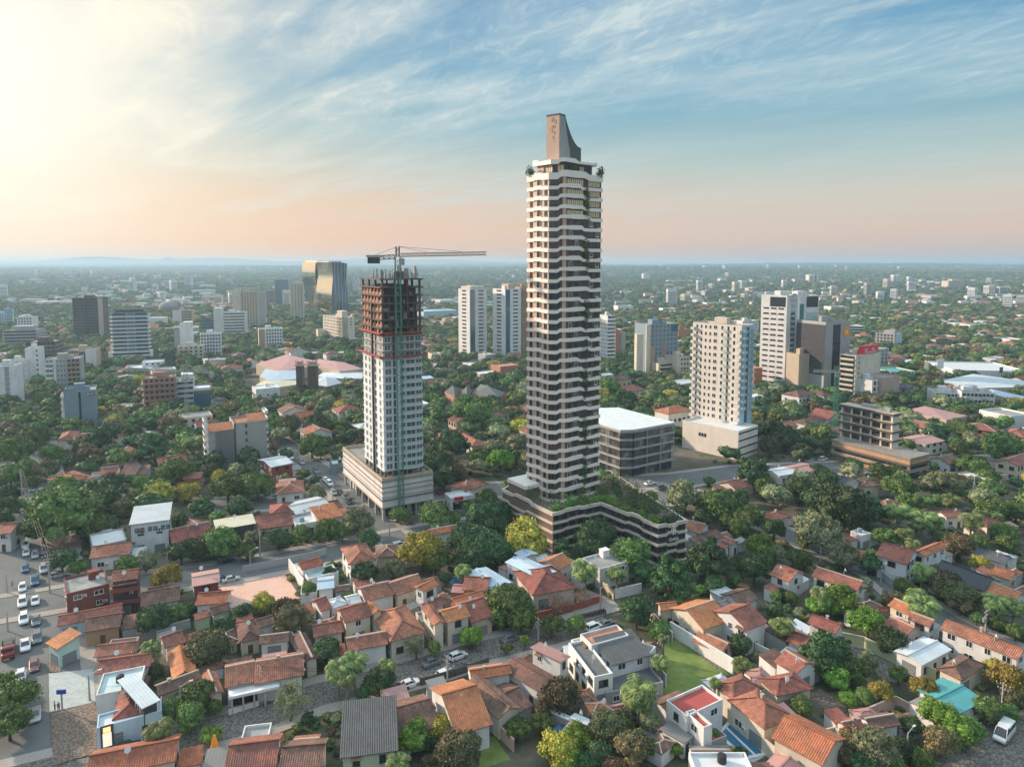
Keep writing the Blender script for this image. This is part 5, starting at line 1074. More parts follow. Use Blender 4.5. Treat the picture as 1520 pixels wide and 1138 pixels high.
for i, (x0, x1, yb, yt, mm) in enumerate([(430, 462, 160, 125, 'grey'), (480, 515, 170, 125, 'grey'), (602, 650, 150, 122, 'grey'), (722, 755, 215, 145, 'white'), (925, 970, 190, 140, 'white'), (1040, 1076, 180, 118, 'white'), (1102, 1158, 175, 150, 'grey'),
                                          (1272, 1305, 165, 125, 'pink'), (1320, 1440, 200, 180, 'grey'), (550, 620, 225, 195, 'white'), (320, 350, 175, 152, 'white'), (895, 925, 165, 140, 'grey'), (1490, 1512, 275, 200, 'steelblue')]):
    T('', 11, x0, yb + 4, yt, ang=8, xr=x1, depth=20, wm=mm, name='distant_block', roofbox=False, spec=[('str', 'R', 1.3, 'd', .06, .94, 0, N_)] if yb - yt > 40 else [])
for i, (f, x0, x1, yb, yt, mm) in enumerate([(15, 820, 905, 165, 135, 'white'), (15, 1065, 1120, 160, 130, 'cream'), (15, 120, 165, 210, 195, 'tan'), (15, 565, 680, 285, 262, 'white'), (15, 320, 390, 320, 295, 'white'), (15, 800, 830, 215, 180, 'cream'),
                                             (16, 725, 795, 155, 135, 'white'), (16, 680, 720, 170, 150, 'cream'), (16, 1390, 1465, 240, 215, 'white'), (16, 1460, 1510, 180, 158, 'white'), (16, 430, 515, 320, 285, 'white'), (16, 530, 620, 450, 395, 'white'), (16, 225, 265, 165, 130, 'cream'),
                                             (16, 1225, 1370, 415, 388, 'white'), (16, 1440, 1520, 510, 470, 'white'), (16, 1085, 1160, 480, 455, 'cream'), (12, 1270, 1305, 222, 195, 'white'), (12, 990, 1040, 300, 258, 'cream'), (12, 520, 600, 350, 335, 'grey')]):
    T('', f, x0, yb + 3, yt, ang=8, xr=x1, depth=20, wm=mm, name='distant_block', roofbox=False, spec=[('str', 'R', 1.3, 'd', .06, .94, 0, N_)] if yb - yt > 25 else [])
M['bandp'] = plaster('podium_ivory_bands', (0.66, 0.58, 0.49), 0.6, 0.2)
# ---------------------------------------------------------------- the banded skyscraper
def wallstrip(b, P, q, z0, z1, m=0, closed=True):
    n = len(P)
    for i in range(n if closed else n - 1):
        a, c = P[i], P[(i + 1) % n]; b.face([(a.x, a.y, z0), (c.x, c.y, z0), (c.x, c.y, z1), (a.x, a.y, z1)], m)
def outward(P, k):
    """offset closed polygon (counter-clockwise) outward by k"""
    n = len(P); o = []
    for i in range(n):
        a, b_, c = P[i - 1], P[i], P[(i + 1) % n]
        d1 = (b_ - a).normalized(); d2 = (c - b_).normalized(); n1 = Vector((d1.y, -d1.x, 0)); n2 = Vector((d2.y, -d2.x, 0))
        m_ = (n1 + n2); m_.normalize(); o.append(b_ + m_ * (k / max(.35, m_.dot(n1))))
    return o
def wavy(root, P, zc, prof, th, out, mm, name='floor_band', back=0.0):
    """band round the closed polygon P; prof = list per edge of (fraction, dz_top, dz_bottom)"""
    b = MB(); O = outward(P, out); I = outward(P, -back if back else -0.4); n = len(P)
    for i in range(n):
        pr_ = prof[i % len(prof)] or [(0, 0, 0), (1, 0, 0)]
        A0, A1 = O[i], O[(i + 1) % n]; I0, I1 = I[i], I[(i + 1) % n]
        for (f0, t0, l0), (f1, t1, l1) in zip(pr_[:-1], pr_[1:]):
            a, c = A0.lerp(A1, f0), A0.lerp(A1, f1); ia, ic = I0.lerp(I1, f0), I0.lerp(I1, f1)
            ta, tb = zc + th / 2 + t0, zc + th / 2 + t1; la, lb = zc - th / 2 + l0, zc - th / 2 + l1
            b.face([(a.x, a.y, la), (c.x, c.y, lb), (c.x, c.y, tb), (a.x, a.y, ta)])
            b.face([(a.x, a.y, ta), (c.x, c.y, tb), (ic.x, ic.y, tb), (ia.x, ia.y, ta)])
            b.face([(c.x, c.y, lb), (a.x, a.y, la), (ia.x, ia.y, la), (ic.x, ic.y, lb)])
    return b.build(name, M[mm], root)
# ground plan from the photo: left side 781..820, chamfer 820..838, right side 838..893
Pn = at(838, 745, 11.0); Pn.z = 0
HA = R(38); hu = Vector((math.cos(HA), math.sin(HA), 0)); hv = Vector((-math.sin(HA), math.cos(HA), 0))
hr = along(Pn, hu, 891.5, 60); cch = 5.2
Pc = Pn - hu * 0; 
# chamfer corner leads from the right side's near end out to the left side
cdir = Vector((-0.985, 0.17, 0)).normalized()
Pl = Pn + cdir * along(Pn, cdir, 813.5, 60)
hl = along(Pl, hv, 782.5, 60)
HP = [Pn, Pn + hu * hr, Pn + hu * hr + hv * (hl * 0.75), Pn + hu * (hr * 0.72) + hv * (hl + 3), Pl + hv * hl + hu * 3.0, Pl + hv * hl, Pl]
hero = thing('banded_skyscraper', 'tall dark skyscraper ringed by wavy ivory floor bands with curved crown', 'skyscraper', (Pn.x, Pn.y, 0))
HPl = [p - Pn for p in HP]    # local
HTOP = z_at(Pn.y, 262); HBOT = 11.2
NF = 32; HFH = (HTOP - HBOT) / NF
b = MB()
b.prism([(p.x, p.y) for p in outward(HPl, -0.2)], 8.0, HTOP + 0.2); b.build('core_wall', M['darkbrown'], hero)
# side coverings: beige on the sunlit left side and chamfer edges
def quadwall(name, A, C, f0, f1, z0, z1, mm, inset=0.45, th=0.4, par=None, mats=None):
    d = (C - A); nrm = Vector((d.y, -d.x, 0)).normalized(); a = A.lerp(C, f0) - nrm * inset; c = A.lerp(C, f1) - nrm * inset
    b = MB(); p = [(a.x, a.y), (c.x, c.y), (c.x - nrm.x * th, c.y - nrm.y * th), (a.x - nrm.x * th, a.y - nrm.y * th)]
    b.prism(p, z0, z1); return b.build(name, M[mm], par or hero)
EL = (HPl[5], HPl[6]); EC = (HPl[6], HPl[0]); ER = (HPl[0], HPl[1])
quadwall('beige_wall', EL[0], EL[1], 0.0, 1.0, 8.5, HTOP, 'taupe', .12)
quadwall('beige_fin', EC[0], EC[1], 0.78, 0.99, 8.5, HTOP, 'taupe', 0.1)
class HF:   # facade helper on an arbitrary wall line
    def __init__(s, A, C, root): s.o = Vector((A.x, A.y, 0)); d = C - A; s.W = d.length; s.dx = d.normalized(); s.a = math.atan2(d.y, d.x); s.root = root; s.n = Vector((s.dx.y, -s.dx.x, 0))
    def put(s, name, me, x, z, w, h, dep=1.0, out=0.0):
        p = s.o + s.dx * x + s.n * out; return inst(name, me, s.root, (p.x, p.y, z), s.a, (w, dep, h))
fl, fc, fr = HF(*EL, hero), HF(*EC, hero), HF(*ER, hero)
hw = 0
def hput(F_, f, z, w, h, k, out, name='window'):
    global hw
    if hw < 100: F_.put(name, WM[k], f * F_.W - w / 2, z, w, h, 1.0, out); hw += 1
    else: HX.append((F_, f * F_.W - w / 2, z, w, h, k, out))
HX = []
bands = []
rr = random.Random(5)
for j in range(NF + 1):
    z = HBOT + j * HFH
    up = 0.62 if j % 2 == 0 else 0.5; s = 0.30 + 0.12 * ((j // 3) % 2); e = s + 0.12
    prL = [(0, 0, 0), (.30, 0, 0), (.38, .32, .2), (.62, .32, .2), (.70, 0, 0), (1, -.1, -.1)]
    prC = [(0, -.1, -.1), (.50, -.1, -.1), (.68, up, up), (1, up, up)]
    s += rr.choice([0, .06, .14, .2]); e = s + rr.choice([.07, .12]); up2 = up + rr.choice([0, .12, .2]); prR = [(0, up, up), (s * .4, up2, up - .1), (s, up2, up), (e, -.08, .0), (.86, -.05, .0), (.93, rr.choice([-.05, .2]), 0), (1, -.05, .0)]
    prof = [prR, None, None, None, None, prL, prC]
    if j == 0: prof = [None] * 7
    th = 1.02 if j < NF else 1.9
    wavy(hero, HPl, z + (0.3 if j == NF else 0), prof, th, 0.14, 'bandw')
# windows, from the top floor down
for j in reversed(range(NF)):
    z = HBOT + j * HFH + 0.62; top4 = j >= NF - 4
    hh = HFH - 1.15
    for f in (.18, .52, .86): hput(fl, f, z + .25, 1.25, hh, 'd', -.1)
    hput(fl, .64, z + .25, .7, hh, 'w', -.09)
    hput(fc, .22, z + .1, 1.8, hh, 'd', -.18); hput(fc, .55, z + .1, 1.4, hh, 'x', -.18)
    if not top4:
        for f in (.13, .30, .70, .88): hput(fr, f, z + .35, 1.35, hh - .1, 'w' if (j + int(f * 9)) % 3 == 0 else 'd', -.18)
    else:
        for f in (.08, .19, .30, .41, .66, .77, .88): hput(fr, f, z + .0, 1.75, HFH - .95, 'o', -.17)
if HX:
    bb = {}
    for F_, x, z, w, h, k, out in HX:
        me = WM[k]; q = bb.setdefault(k, MB()); V = [v.co for v in me.vertices]; base = len(q.v); ca, sa = math.cos(F_.a), math.sin(F_.a); p0 = F_.o + F_.dx * x + F_.n * out
        for v in V:
            lx, ly, lz = v.x * w, v.y, v.z * h; q.v.append((p0.x + lx * ca - ly * sa, p0.y + lx * sa + ly * ca, z + lz))
        for pl in me.polygons: q.f.append([base + i for i in pl.vertices]); q.m.append(pl.material_index); q.uv.append([(0, 0)] * len(pl.vertices))
    for k, q in bb.items(): o = q.build('window', list(WM[k].materials), hero); o['kind'] = 'stuff'
# dark vertical recess and its hanging plants on the right side
quadwall('recess', ER[0], ER[1], .47, .60, HBOT, HTOP, 'dframe', 0.17, .2)
def leafy(name, pts, size, par, m='g', lsize=.16, per=60, kind=None, label=None):
    Vs = []; Qs = []; off = 0; r = np.random.default_rng(len(pts) + 3)
    for (x, y, z, s) in pts:
        P = r.normal(0, 1, (per, 3)); P /= np.linalg.norm(P, axis=1)[:, None]; C = np.array([x, y, z]) + P * s * r.uniform(.5, 1.05, (per, 1))
        V, Q = leaves(C, P.copy(), lsize, r); Vs.append(V); Qs.append(Q + off); off += len(V)
    o = bpy.data.objects.new(name, mesh_np(name, np.concatenate(Vs), np.concatenate(Qs), np.zeros((0, 3), int), [LM[m]])); COL.objects.link(o)
    if par is not None: o.parent = par
    if kind: o['kind'] = kind
    return o
for j in (30, 29, 25, 24, 19, 18, 15, 12, 11, 7, 6, 3, 2):
    pts = []
    for q in range(12):
        p = ER[0].lerp(ER[1], .55 + rr.uniform(-.05, .05)) + fr.n * (-.1 + rr.uniform(-.1, .3)); pts.append((p.x, p.y, HBOT + j * HFH - 2.2 + q * .5, .8))
    leafy('hanging_plant', pts, 1, hero, 'd' if j < 20 else 'g')
# penthouse storey, its canopy, corner shrubs and the curved crown
PH = outward(HPl, -2.2); PHT = z_at(Pn.y, 240)
b = MB(); b.prism([(p.x, p.y) for p in PH], HTOP + .3, PHT); b.build('penthouse_wall', M['charcoal'], hero)
fpL, fpC, fpR = HF(PH[5], PH[6], hero), HF(PH[6], PH[0], hero), HF(PH[0], PH[1], hero)
b = MB()
for F_, lst in ((fpL, (.15, .55, .85)), (fpC, (.7,)), (fpR, (.62,))):
    for f in lst: F_.put('penthouse_window', WM['o'] if f != .15 else WM['w'], f * F_.W - 1.0, HTOP + 1.6, 2.0, PHT - HTOP - 2.0, 1, .0)
quadwall('beige_wall', PH[5], PH[6], .0, .45, HTOP + .5, PHT, 'taupe', -.3, .3)
wavy(hero, outward(PH, .6), PHT + .4, [[(0, .5, .4), (.3, .5, .2), (.42, -.2, .1), (1, -.2, .1)], None, None, None, None, [(0, .5, -.2), (.25, .5, -.2), (.35, -.1, -.2), (1, 0, -.3)], [(0, 0, -.3), (.5, 0, -.3), (.7, .5, .4), (1, .5, .4)]], 1.0, .5, 'bandw', 'canopy', back=2.5)
for A, f in ((HPl[5], 0), (HPl[1], 0), (HPl[0], 1)):
    q = A * (0.93 if not f else 1) + (fr.dx * 3.8 - fr.n * 1.2 if f else Vector((0, 0, 0))); leafy('terrace_shrub', [(q.x + rr.uniform(-.6, .6), q.y + rr.uniform(-.6, .6), HTOP + 1.6 + rr.uniform(0, 1.8), 1.0) for _ in range(8)], 1, hero, 'd' if f == 0 else 'g', .2)
# crown slab: tall blank wall with a concave sweep down to the right
cz0 = PHT + .3; cz1 = z_at(Pn.y, 168)
c0 = Vector((0, 0, 0)); A0 = at(829, 745, 11); 
cu = Vector((math.cos(R(52)), math.sin(R(52)), 0)); cv = Vector((-math.sin(R(52)), math.cos(R(52)), 0))
K = Pn + hu * 1.5 + hv * 4.5; K = K + Vector((1, 0, 0)) * along(K, Vector((1, 0, 0)), 830, 115)
wl_ = along(K, cv, 811, 115); wr_ = along(K, cu, 848, 110); wr2 = along(K, cu, 862, 110)
Kl = K - Pn; ct = z_at(K.y, 168); b0 = z_at(K.y, 236) - 1.5; cm_ = z_at(K.y, 212)
front = [(0.0, ct)]; N = 12
back_ = []
for i in range(N + 1):
    f = i / N; back_.append((wr_ * .45 + (wr2 - wr_ * .45) * f, cm_ + (ct - cm_) * (1 - f) ** 2.1))
prof = [(0, b0), (wr2, b0), (wr2, cm_)] + list(reversed(back_[:-1])) + [(0, ct)]
b = MB()
def cp(s, z, k): q = Kl + cu * s + cv * k; return (q.x, q.y, z)
n = len(prof)
b.face([cp(s, z, 0) for s, z in prof], 0); b.face([cp(s, z, wl_) for s, z in reversed(prof)], 0)
for i in range(n):
    s0, z0 = prof[i]; s1, z1 = prof[(i + 1) % n]; mt_ = 1 if (i == n - 1) else 2
    b.face([cp(s1, z1, 0), cp(s0, z0, 0), cp(s0, z0, wl_), cp(s1, z1, wl_)], mt_)
b.build('crown_slab', [M['grey'], M['taupe'], M['charcoal']], hero)
b = MB(); e = .35
b.face([cp(-.01, ct + .02, -.05), cp(wr_ * .47, ct + .02, -.05), cp(wr_ * .47, ct + .02, wl_ + .05), cp(-.01, ct + .02, wl_ + .05)])
for s0, s1, k0, k1 in ((-.06, wr_ * .47, -.06, .3),): 
    b.face([cp(s0, ct - .5, -.06), cp(s1, ct - .5, -.06), cp(s1, ct + .02, -.06), cp(s0, ct + .02, -.06)]); b.face([cp(-.06, ct - .5, wl_), cp(-.06, ct - .5, -.06), cp(-.06, ct + .02, -.06), cp(-.06, ct + .02, wl_)])
b.build('crown_coping', M['charcoal'], hero)
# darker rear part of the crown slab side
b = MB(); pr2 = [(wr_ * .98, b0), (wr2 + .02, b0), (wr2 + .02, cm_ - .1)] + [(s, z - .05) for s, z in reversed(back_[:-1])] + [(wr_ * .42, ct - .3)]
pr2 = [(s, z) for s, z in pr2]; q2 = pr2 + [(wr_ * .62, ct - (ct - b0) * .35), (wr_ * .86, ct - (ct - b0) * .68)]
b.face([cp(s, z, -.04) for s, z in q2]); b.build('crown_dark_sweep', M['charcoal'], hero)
# faint relief emblem on the blank wall: a column of small marks
b = MB(); em = [(.40, .84, .06, .09), (.55, .84, .05, .10), (.66, .85, .10, .03), (.66, .80, .10, .03), (.74, .80, .03, .09), (.42, .74, .14, .03), (.50, .70, .04, .08), (.62, .72, .06, .06), (.42, .64, .05, .07), (.56, .62, .12, .03), (.62, .58, .04, .08), (.48, .52, .04, .05), (.58, .50, .04, .05), (.53, .46, .08, .02), (.28, .66, .02, .09)]
for x, zf, ww, hh in em:
    z0 = b0 + (ct - b0) * zf; k1 = wl_ * (1 - x); k0 = k1 - wl_ * ww; h_2 = (ct - b0) * hh
    b.face([cp(-.05, z0, k1), cp(-.05, z0, k0), cp(-.05, z0 + h_2, k0), cp(-.05, z0 + h_2, k1)])
b.build('relief_emblem', M['tan'], hero)
BLD.append((hero, Pn, 20, 20, 838, 500, 'x', HTOP))
occ(Pl - hu * 2 , HA, hr + 8, hl + 6, 2)
# ---------------------------------------------------------------- its podium
PT = 11.3
pp = [at(745, 728, PT), at(820, 764, PT), at(892, 748, PT), at(977, 782, PT), at(1020, 774, PT), at(948, 728, PT), at(905, 700, PT), at(795, 700, PT)]
for p in pp: p.z = 0
O0 = pp[1].copy(); PL = [p - O0 for p in pp]
pod = thing('banded_podium', 'four-storey dark podium with stepped ivory bands at foot of banded skyscraper', 'podium building', (O0.x, O0.y, 0))
b = MB(); b.prism([(p.x, p.y) for p in outward(PL, -0.3)], 0, PT - .6); b.build('podium_wall', M['darkbrown'], pod)
b = MB(); b.prism([(p.x, p.y) for p in outward(PL, -0.9)], PT - .6, PT - .35); b.build('roof_terrace', M['paveb'], pod)
quadwall('side_wall', PL[0], PL[1], 0, 1, 0.2, PT - .4, 'brownp', .18, .3, pod)
st = lambda a, dz: [(0, 0, 0), (a, 0, 0), (a + .06, dz, dz), (a + .34, dz, dz), (a + .40, 0, 0), (1, 0, 0)]
for i, z in enumerate((.6, 3.3, 6.1, 8.7, PT + .1)):
    sL = st(.12 + .1 * (i % 3), -.7 if i % 2 else .6)
    wavy(pod, PL, z, [st(.2 + .1 * (i % 2), .35), [(0, 0, 0), (.3 + .05 * i, 0, 0), (.36 + .05 * i, .55, .55), (.7, .55, .55), (.76, 0, 0), (1, 0, 0)], st(.3, .5 if i % 2 else -.4), None, None, None, None, sL][0:0] or [sL, st(.2 + .1 * (i % 2), .35), [(0, 0, 0), (.3 + .05 * i, 0, 0), (.36 + .05 * i, .55, .55), (.7, .55, .55), (.76, 0, 0), (1, 0, 0)], st(.3, .5 if i % 2 else -.4), None, None, None, None],
         .66 if i < 4 else .9, .12, 'bandp', back=.6)
f1, f2, f3 = HF(PL[1], PL[2], pod), HF(PL[2], PL[3], pod), HF(PL[3], PL[4], pod)
nw = 0
for F_ in (f1, f2, f3):
    n = int(F_.W / 2.6)
    for z in (1.5, 4.2, 7.0, 9.5):
        for i in range(n):
            if nw < 100: F_.put('window', WM['d'], (i + .15) * F_.W / n, z - .1, F_.W / n * .7, 1.25, 1, -.29); nw += 1
M['signlet'] = flat('pale_sign_letters', (0.85, 0.85, 0.8), 0.4)
# sign on the end of the right wing: a tall mark over the letters
def text_mesh(name, body, size, m, ext=0.06):
    cu_ = bpy.data.curves.new(name, 'FONT'); cu_.body = body; cu_.size = size; cu_.extrude = ext; cu_.align_x = 'CENTER'
    o = bpy.data.objects.new(name, cu_); COL.objects.link(o); dg = bpy.context.evaluated_depsgraph_get(); me = bpy.data.meshes.new_from_object(o.evaluated_get(dg)); COL.objects.unlink(o); bpy.data.objects.remove(o)
    me.materials.clear(); me.materials.append(m); return me
sgn = bpy.data.objects.new('wall_sign', text_mesh('wall_sign', 'CHISA', 1.15, M['signlet'])); COL.objects.link(sgn); sgn.parent = pod
p = f3.o + f3.dx * (f3.W * .52) + f3.n * .35; sgn.location = (p.x, p.y, 6.9); sgn.rotation_euler = (R(90), 0, f3.a)
b = MB(); 
for x0, x1, z0, z1 in ((-.45, -.15, 8.6, 11.2), (.15, .45, 8.6, 11.2), (-.9, -.7, 9.2, 10.4), (-.15, .15, 9.7, 9.95)): b.box(x0, x1, -.1, .05, z0, z1)
o = b.build('sign_mark', M['bandw'], pod); o.location = (p.x, p.y, 0); o.rotation_euler = (0, 0, f3.a)
# low pavilion on the left of the roof
b = MB(); q = at(766, 735, PT) - O0; q.z = 0
uu = (PL[1] - PL[0]).normalized(); vv = Vector((-uu.y, uu.x, 0)); P4 = [q - uu * 4, q + uu * 5, q + uu * 5 + vv * 7, q - uu * 4 + vv * 7]
b.prism([(p.x, p.y) for p in P4], PT - .35, PT + 3.2); b.build('pavilion_wall', M['brownp'], pod); b = MB(); b.prism([(p.x, p.y) for p in outward(P4, .25)], PT + 3.2, PT + 4.3); b.build('pavilion_roof', M['bandw'], pod)
# roof garden: hedges along the edge, bushes inside
rg = random.Random(4)
def inpoly(x, y, P):
    c = False; n = len(P)
    for i in range(n):
        a, d = P[i], P[i - 1]
        if (a.y > y) != (d.y > y) and x < (d.x - a.x) * (y - a.y) / (d.y - a.y) + a.x: c = not c
    return c
PI2 = outward(PL, -1.6)
for A, C, k in ((PI2[1], PI2[2], 26), (PI2[2], PI2[3], 34), (PI2[3], PI2[4], 14)):
    pts = []
    for i in range(k * 2):
        p = A.lerp(C, rg.random()); pts.append((p.x + rg.uniform(-.7, .7), p.y + rg.uniform(-.7, .9), PT + rg.uniform(.1, 1.5), rg.uniform(.6, 1.1)))
    leafy('roof_hedge', pts, 1, pod, 'l' if k != 14 else 'd', .22, 70)
T0 = [p for p in HPl]
gp = []
for i in range(900):
    x, y = rg.uniform(-30, 50), rg.uniform(-20, 70)
    if inpoly(x, y, PI2) and not inpoly(x + O0.x - Pn.x, y + O0.y - Pn.y, outward(HPl, 1.0)) and not inpoly(x, y, outward(P4, .5)):
        gp.append((x, y))
dk = [(x, y) for (x, y) in gp if x > 2 or (x + O0.x - Pn.x) < 30]
for gi, (mm, n0, n1, s0, s1) in enumerate((('d', 0, 40, 1.2, 2.6), ('g', 40, 110, 1.2, 2.4), ('l', 110, 180, 1.0, 1.9), ('Y', 180, 196, .9, 1.6))):
    pts = [(x, y, PT + rg.uniform(.3, 2.6), rg.uniform(s0, s1)) for (x, y) in dk[n0:n1]]
    if pts: leafy('roof_garden_bush', pts, 1, pod, mm, .26, 110)
OCCP = []
a_ = math.atan2((pp[1] - pp[0]).y, (pp[1] - pp[0]).x)
def inpod(x, y): return inpoly(x, y, POD2)
POD2 = outward(pp, 1.5)
BLD.append((pod, O0, 20, 20, 880, 780, 'x', PT))
# ---------------------------------------------------------------- the tower under construction
def ctower():
    B, a, w, d = place(568, 774, 30, 510, 643); PH_ = z_at(B.y, 711)
    root = thing('construction_tower', 'unfinished high-rise, white below and dark red-brown concrete above, with crane', 'tower', (B.x, B.y, 0), a)
    occ(B, a, w, d, 3)
    # podium
    b = MB(); b.box(0, w, 0, d, 4.2, PH_ - 1.2); b.box(1.5, w - 1.5, 2.5, d - 1.5, 0, 4.2); b.build('podium_wall', M['white'], root)
    for i in range(7):
        for (x, y) in ((w * i / 6.3 + .3, .4), (.3, d * i / 6.3 + .8)):
            k = MB(); k.box(x, x + .7, y, y + .7, 0, 4.2); k.build('column', M['grey'], root)
    for z, m, th in ((4.2, 'beige', .4), (6.6, 'brownp', .35), (7.7, 'grey', .12), (9.2, 'pink', .45), (10.9, 'dconc', .1), (PH_ - 1.2, 'concrete', .5)):
        k = MB(); k.box(-.3, w + .3, -.3, d + .3, z, z + th); k.build('podium_ledge', M[m], root)
    k = MB()
    for q in ((0, w, 0, .3), (0, w, d - .3, d), (0, .3, .3, d - .3), (w - .3, w, .3, d - .3)): k.box(*q, PH_ - .7, PH_ + .2)
    k.build('podium_parapet', M['beige'], root)
    F_ = Facade(root, 'L', w, d)
    for i in range(8): F_.put('shop_window', WM['d'], F_.W * (.25 + i * .09), .6, F_.W * .07, 3.2, 1, -1.4)
    for i in range(5): Facade(root, 'R', w, d).put('shop_window', WM['x'], w * (.08 + i * .18), .5, w * .14, 3.2, 1, -2.4)
    # tower shaft
    zt = z_at(B.y, 414); ox, oy = 1.6, 2.0; u = Vector((math.cos(a), math.sin(a), 0)); v = Vector((-math.sin(a), math.cos(a), 0))
    C = B + u * ox + v * oy; tw = along(C, u, 626, 45); td = along(C, v, 539.5, 45)
    zb = PH_ - .7; nf = 25; fh = (zt - zb) / nf; fin = 15; half = 18
    k = MB(); k.box(ox + 3, ox + tw - 3, oy + 3, oy + td - 3, zb, zt - 2); k.build('core', M['dconc'], root)
    k = MB(); k.box(ox, ox + tw, oy, oy + td, zb + fh, zb + fin * fh - .02); k.build('finished_wall', M['ice'], root)
    k = MB(); k.box(ox + .3, ox + tw - .3, oy + .3, oy + td - .3, zb + fin * fh + .02, zb + half * fh); k.build('grey_wall', M['grey'], root)
    for i in range(6):
        for j in (0, 1):
            for (x, y) in ((ox + .2 + (tw - 1) * i / 5, oy + .2 + j * (td - 1)), (ox + .2 + j * (tw - 1), oy + .2 + (td - 1) * i / 5)):
                k = MB(); k.box(x, x + .6, y, y + .6, zb, zb + fh); k.build('column', M['concrete'], root)
    FL, FR_ = Facade(root, 'L', tw, td, ox, oy), Facade(root, 'R', tw, td, ox, oy)
    rr = random.Random(2)
    for j in range(1, nf + 1):
        z = zb + j * fh; dk = j > half
        k = MB(); p = .75 if j <= fin else .45
        # slab edge, with the curved balcony bulge on the right side
        e_ = .25 if j <= half else .7
        k.box(ox - e_, ox + tw + e_, oy - e_ + .1, oy + td + e_, z - (.22 if j <= half else .42), z)
        n = 8; x0, x1 = ox + tw * .42, ox + tw + .3; pts = [(x0 + (x1 - x0) * i / n, oy - .15 - (1.0 if j <= fin else .9) * math.sin(math.pi * i / n) ** .6) for i in range(n + 1)]
        k.prism([(x1, oy + .0), (x0, oy + .0)][::-1] + list(reversed(pts[1:-1])), z - .221, z + .004)
        k.build('floor_slab', M['white' if j <= fin else ('concrete' if j < half + 1 else 'rust')], root)
    k = MB()
    for j in range(half, nf):   # bare frame: columns and infill
        z = zb + j * fh
        for i in range(0, 7, 1 if j < nf - 2 else 2):
            for j2 in (0, 1):
                k.box(ox + (tw - .6) * i / 6, ox + (tw - .6) * i / 6 + .6, oy + j2 * (td - .6), oy + j2 * (td - .6) + .6, z, z + fh - .22)
                if 0 < i < 6: k.box(ox + j2 * (tw - .6), ox + j2 * (tw - .6) + .6, oy + (td - .6) * i / 6, oy + (td - .6) * i / 6 + .6, z, z + fh - .22)
        if j < nf - 1:
            k.box(ox + 1.2, ox + tw - 1.2, oy + 1.3, oy + td - 1.2, z, z + fh - .43)
            for i in range(6):
                k.box(ox + .1, ox + .5, oy + td * i / 6 + .62, oy + td * (i + 1) / 6 - .1, z, z + fh * .32, 1); k.box(ox + .1, ox + .5, oy + td * i / 6 + .62, oy + td * (i + rr.choice([.3, .5])) / 6 + .5, z + fh * .321, z + fh * .85, 1); k.box(ox + .12, ox + .5, oy + td * i / 6 + .62, oy + td * (i + 1) / 6 - .1, z + fh * .78, z + fh * .86, 2)
                if rr.random() < .6: k.box(ox + tw * i / 6 + .62, ox + tw * (i + rr.choice([.5, .9])) / 6 + .1, oy + .12, oy + .5, z, z + fh * rr.choice([.35, .35, .84]), rr.choice([0, 2, 2]))
    k.build('open_frame', [M['rust'], M['obrick'], M['concrete']], root)
    nw = 0; nl = 0
    for j in reversed(range(1, half)):
        z = zb + j * fh
        for f, ww, mk in ((.05, 2.2, 's'), (.26, .8, 'B'), (.43, 1.6, 's'), (.58, 3.2, 's'), (.84, 2.1, 's')):
            if nw < 100: FR_.put('window', WM[mk], f * tw, z + .25, ww, fh - .6, 1, 0 if j < fin else -.29); nw += 1
        for f, ww in ((.10, 1.6), (.30, 1.3), (.58, 1.6), (.82, 1.2)):
            if nl < 100: FL.put('side_window', WM['s'], f * td, z + .3, ww * 1.3, fh - .8, 1, 0 if j < fin else -.29); nl += 1
    # low railings of curved balconies on finished floors, red safety boards, hoist track
    for j in range(1, fin):
        z = zb + j * fh; k = MB(); n = 8; x0, x1 = ox + tw * .45, ox + tw + .25
        pts = [(x0 + (x1 - x0) * i / n, oy - .1 - 1.0 * math.sin(math.pi * i / n) ** .6) for i in range(n + 1)]
        for (p0, p1) in zip(pts[:-1], pts[1:]): k.face([(p0[0], p0[1], z + .01), (p1[0], p1[1], z + .01), (p1[0], p1[1], z + 1.0), (p0[0], p0[1], z + 1.0)]); k.face([(p1[0], p1[1] + .05, z + .01), (p0[0], p0[1] + .05, z + .01), (p0[0], p0[1] + .05, z + 1.0), (p1[0], p1[1] + .05, z + 1.0)])
        k.build('balcony_rail', M['rail'], root)
    for py_ in (497, 532):
        z = z_at(B.y, py_); k = MB(); e = 1.3
        k.box(ox - e, ox + tw + e, oy - e, oy - .3, z, z + .25); k.box(ox - e, ox - .3, oy - .3, oy + td + .6, z, z + .25); k.box(ox - e - .1, ox + tw + e + .1, oy - e - .15, oy - e, z - .05, z + .42); k.box(ox - e - .15, ox - e, oy - e, oy + td + .5, z - .05, z + .42)
        k.build('safety_platform', M['rsteel'], root)
    k = MB(); x = ox - .55
    for i in range(26): k.box(x - .3, x + .3, oy + td * .40, oy + td * .40 + .7, zb - 10 + i * 3, zb - 10 + i * 3 + 2.9) if zb - 10 + i * 3 < zt - 10 else None
    k.build('hoist_track', M['ysteel'], root)
    k = MB(); rr = random.Random(8)
    for i in range(46):
        x, y = ox + rr.uniform(0, tw), oy + rr.choice([rr.uniform(0, 1), rr.uniform(0, td)]); k.bar((x, y, zt), (x + rr.uniform(-.2, .2), y, zt + rr.uniform(1, 3.2)), .14)
    k.build('starter_bars', M['dconc'], root)
    for (fx, fy, s, hh) in ((.50, .3, 3.2, 3.0), (.74, .3, 1.6, 4.5), (.90, .1, .7, 5.5), (.68, .5, .8, 6.0)):
        k = MB(); k.box(ox + tw * fx, ox + tw * fx + s, oy + td * fy, oy + td * fy + 1.0, zt, zt + hh * .7); k.build('lift_wall', M['grey' if s < 3 else 'dconc'], root)
    return B, a, w, d, zt, root, C, tw, td
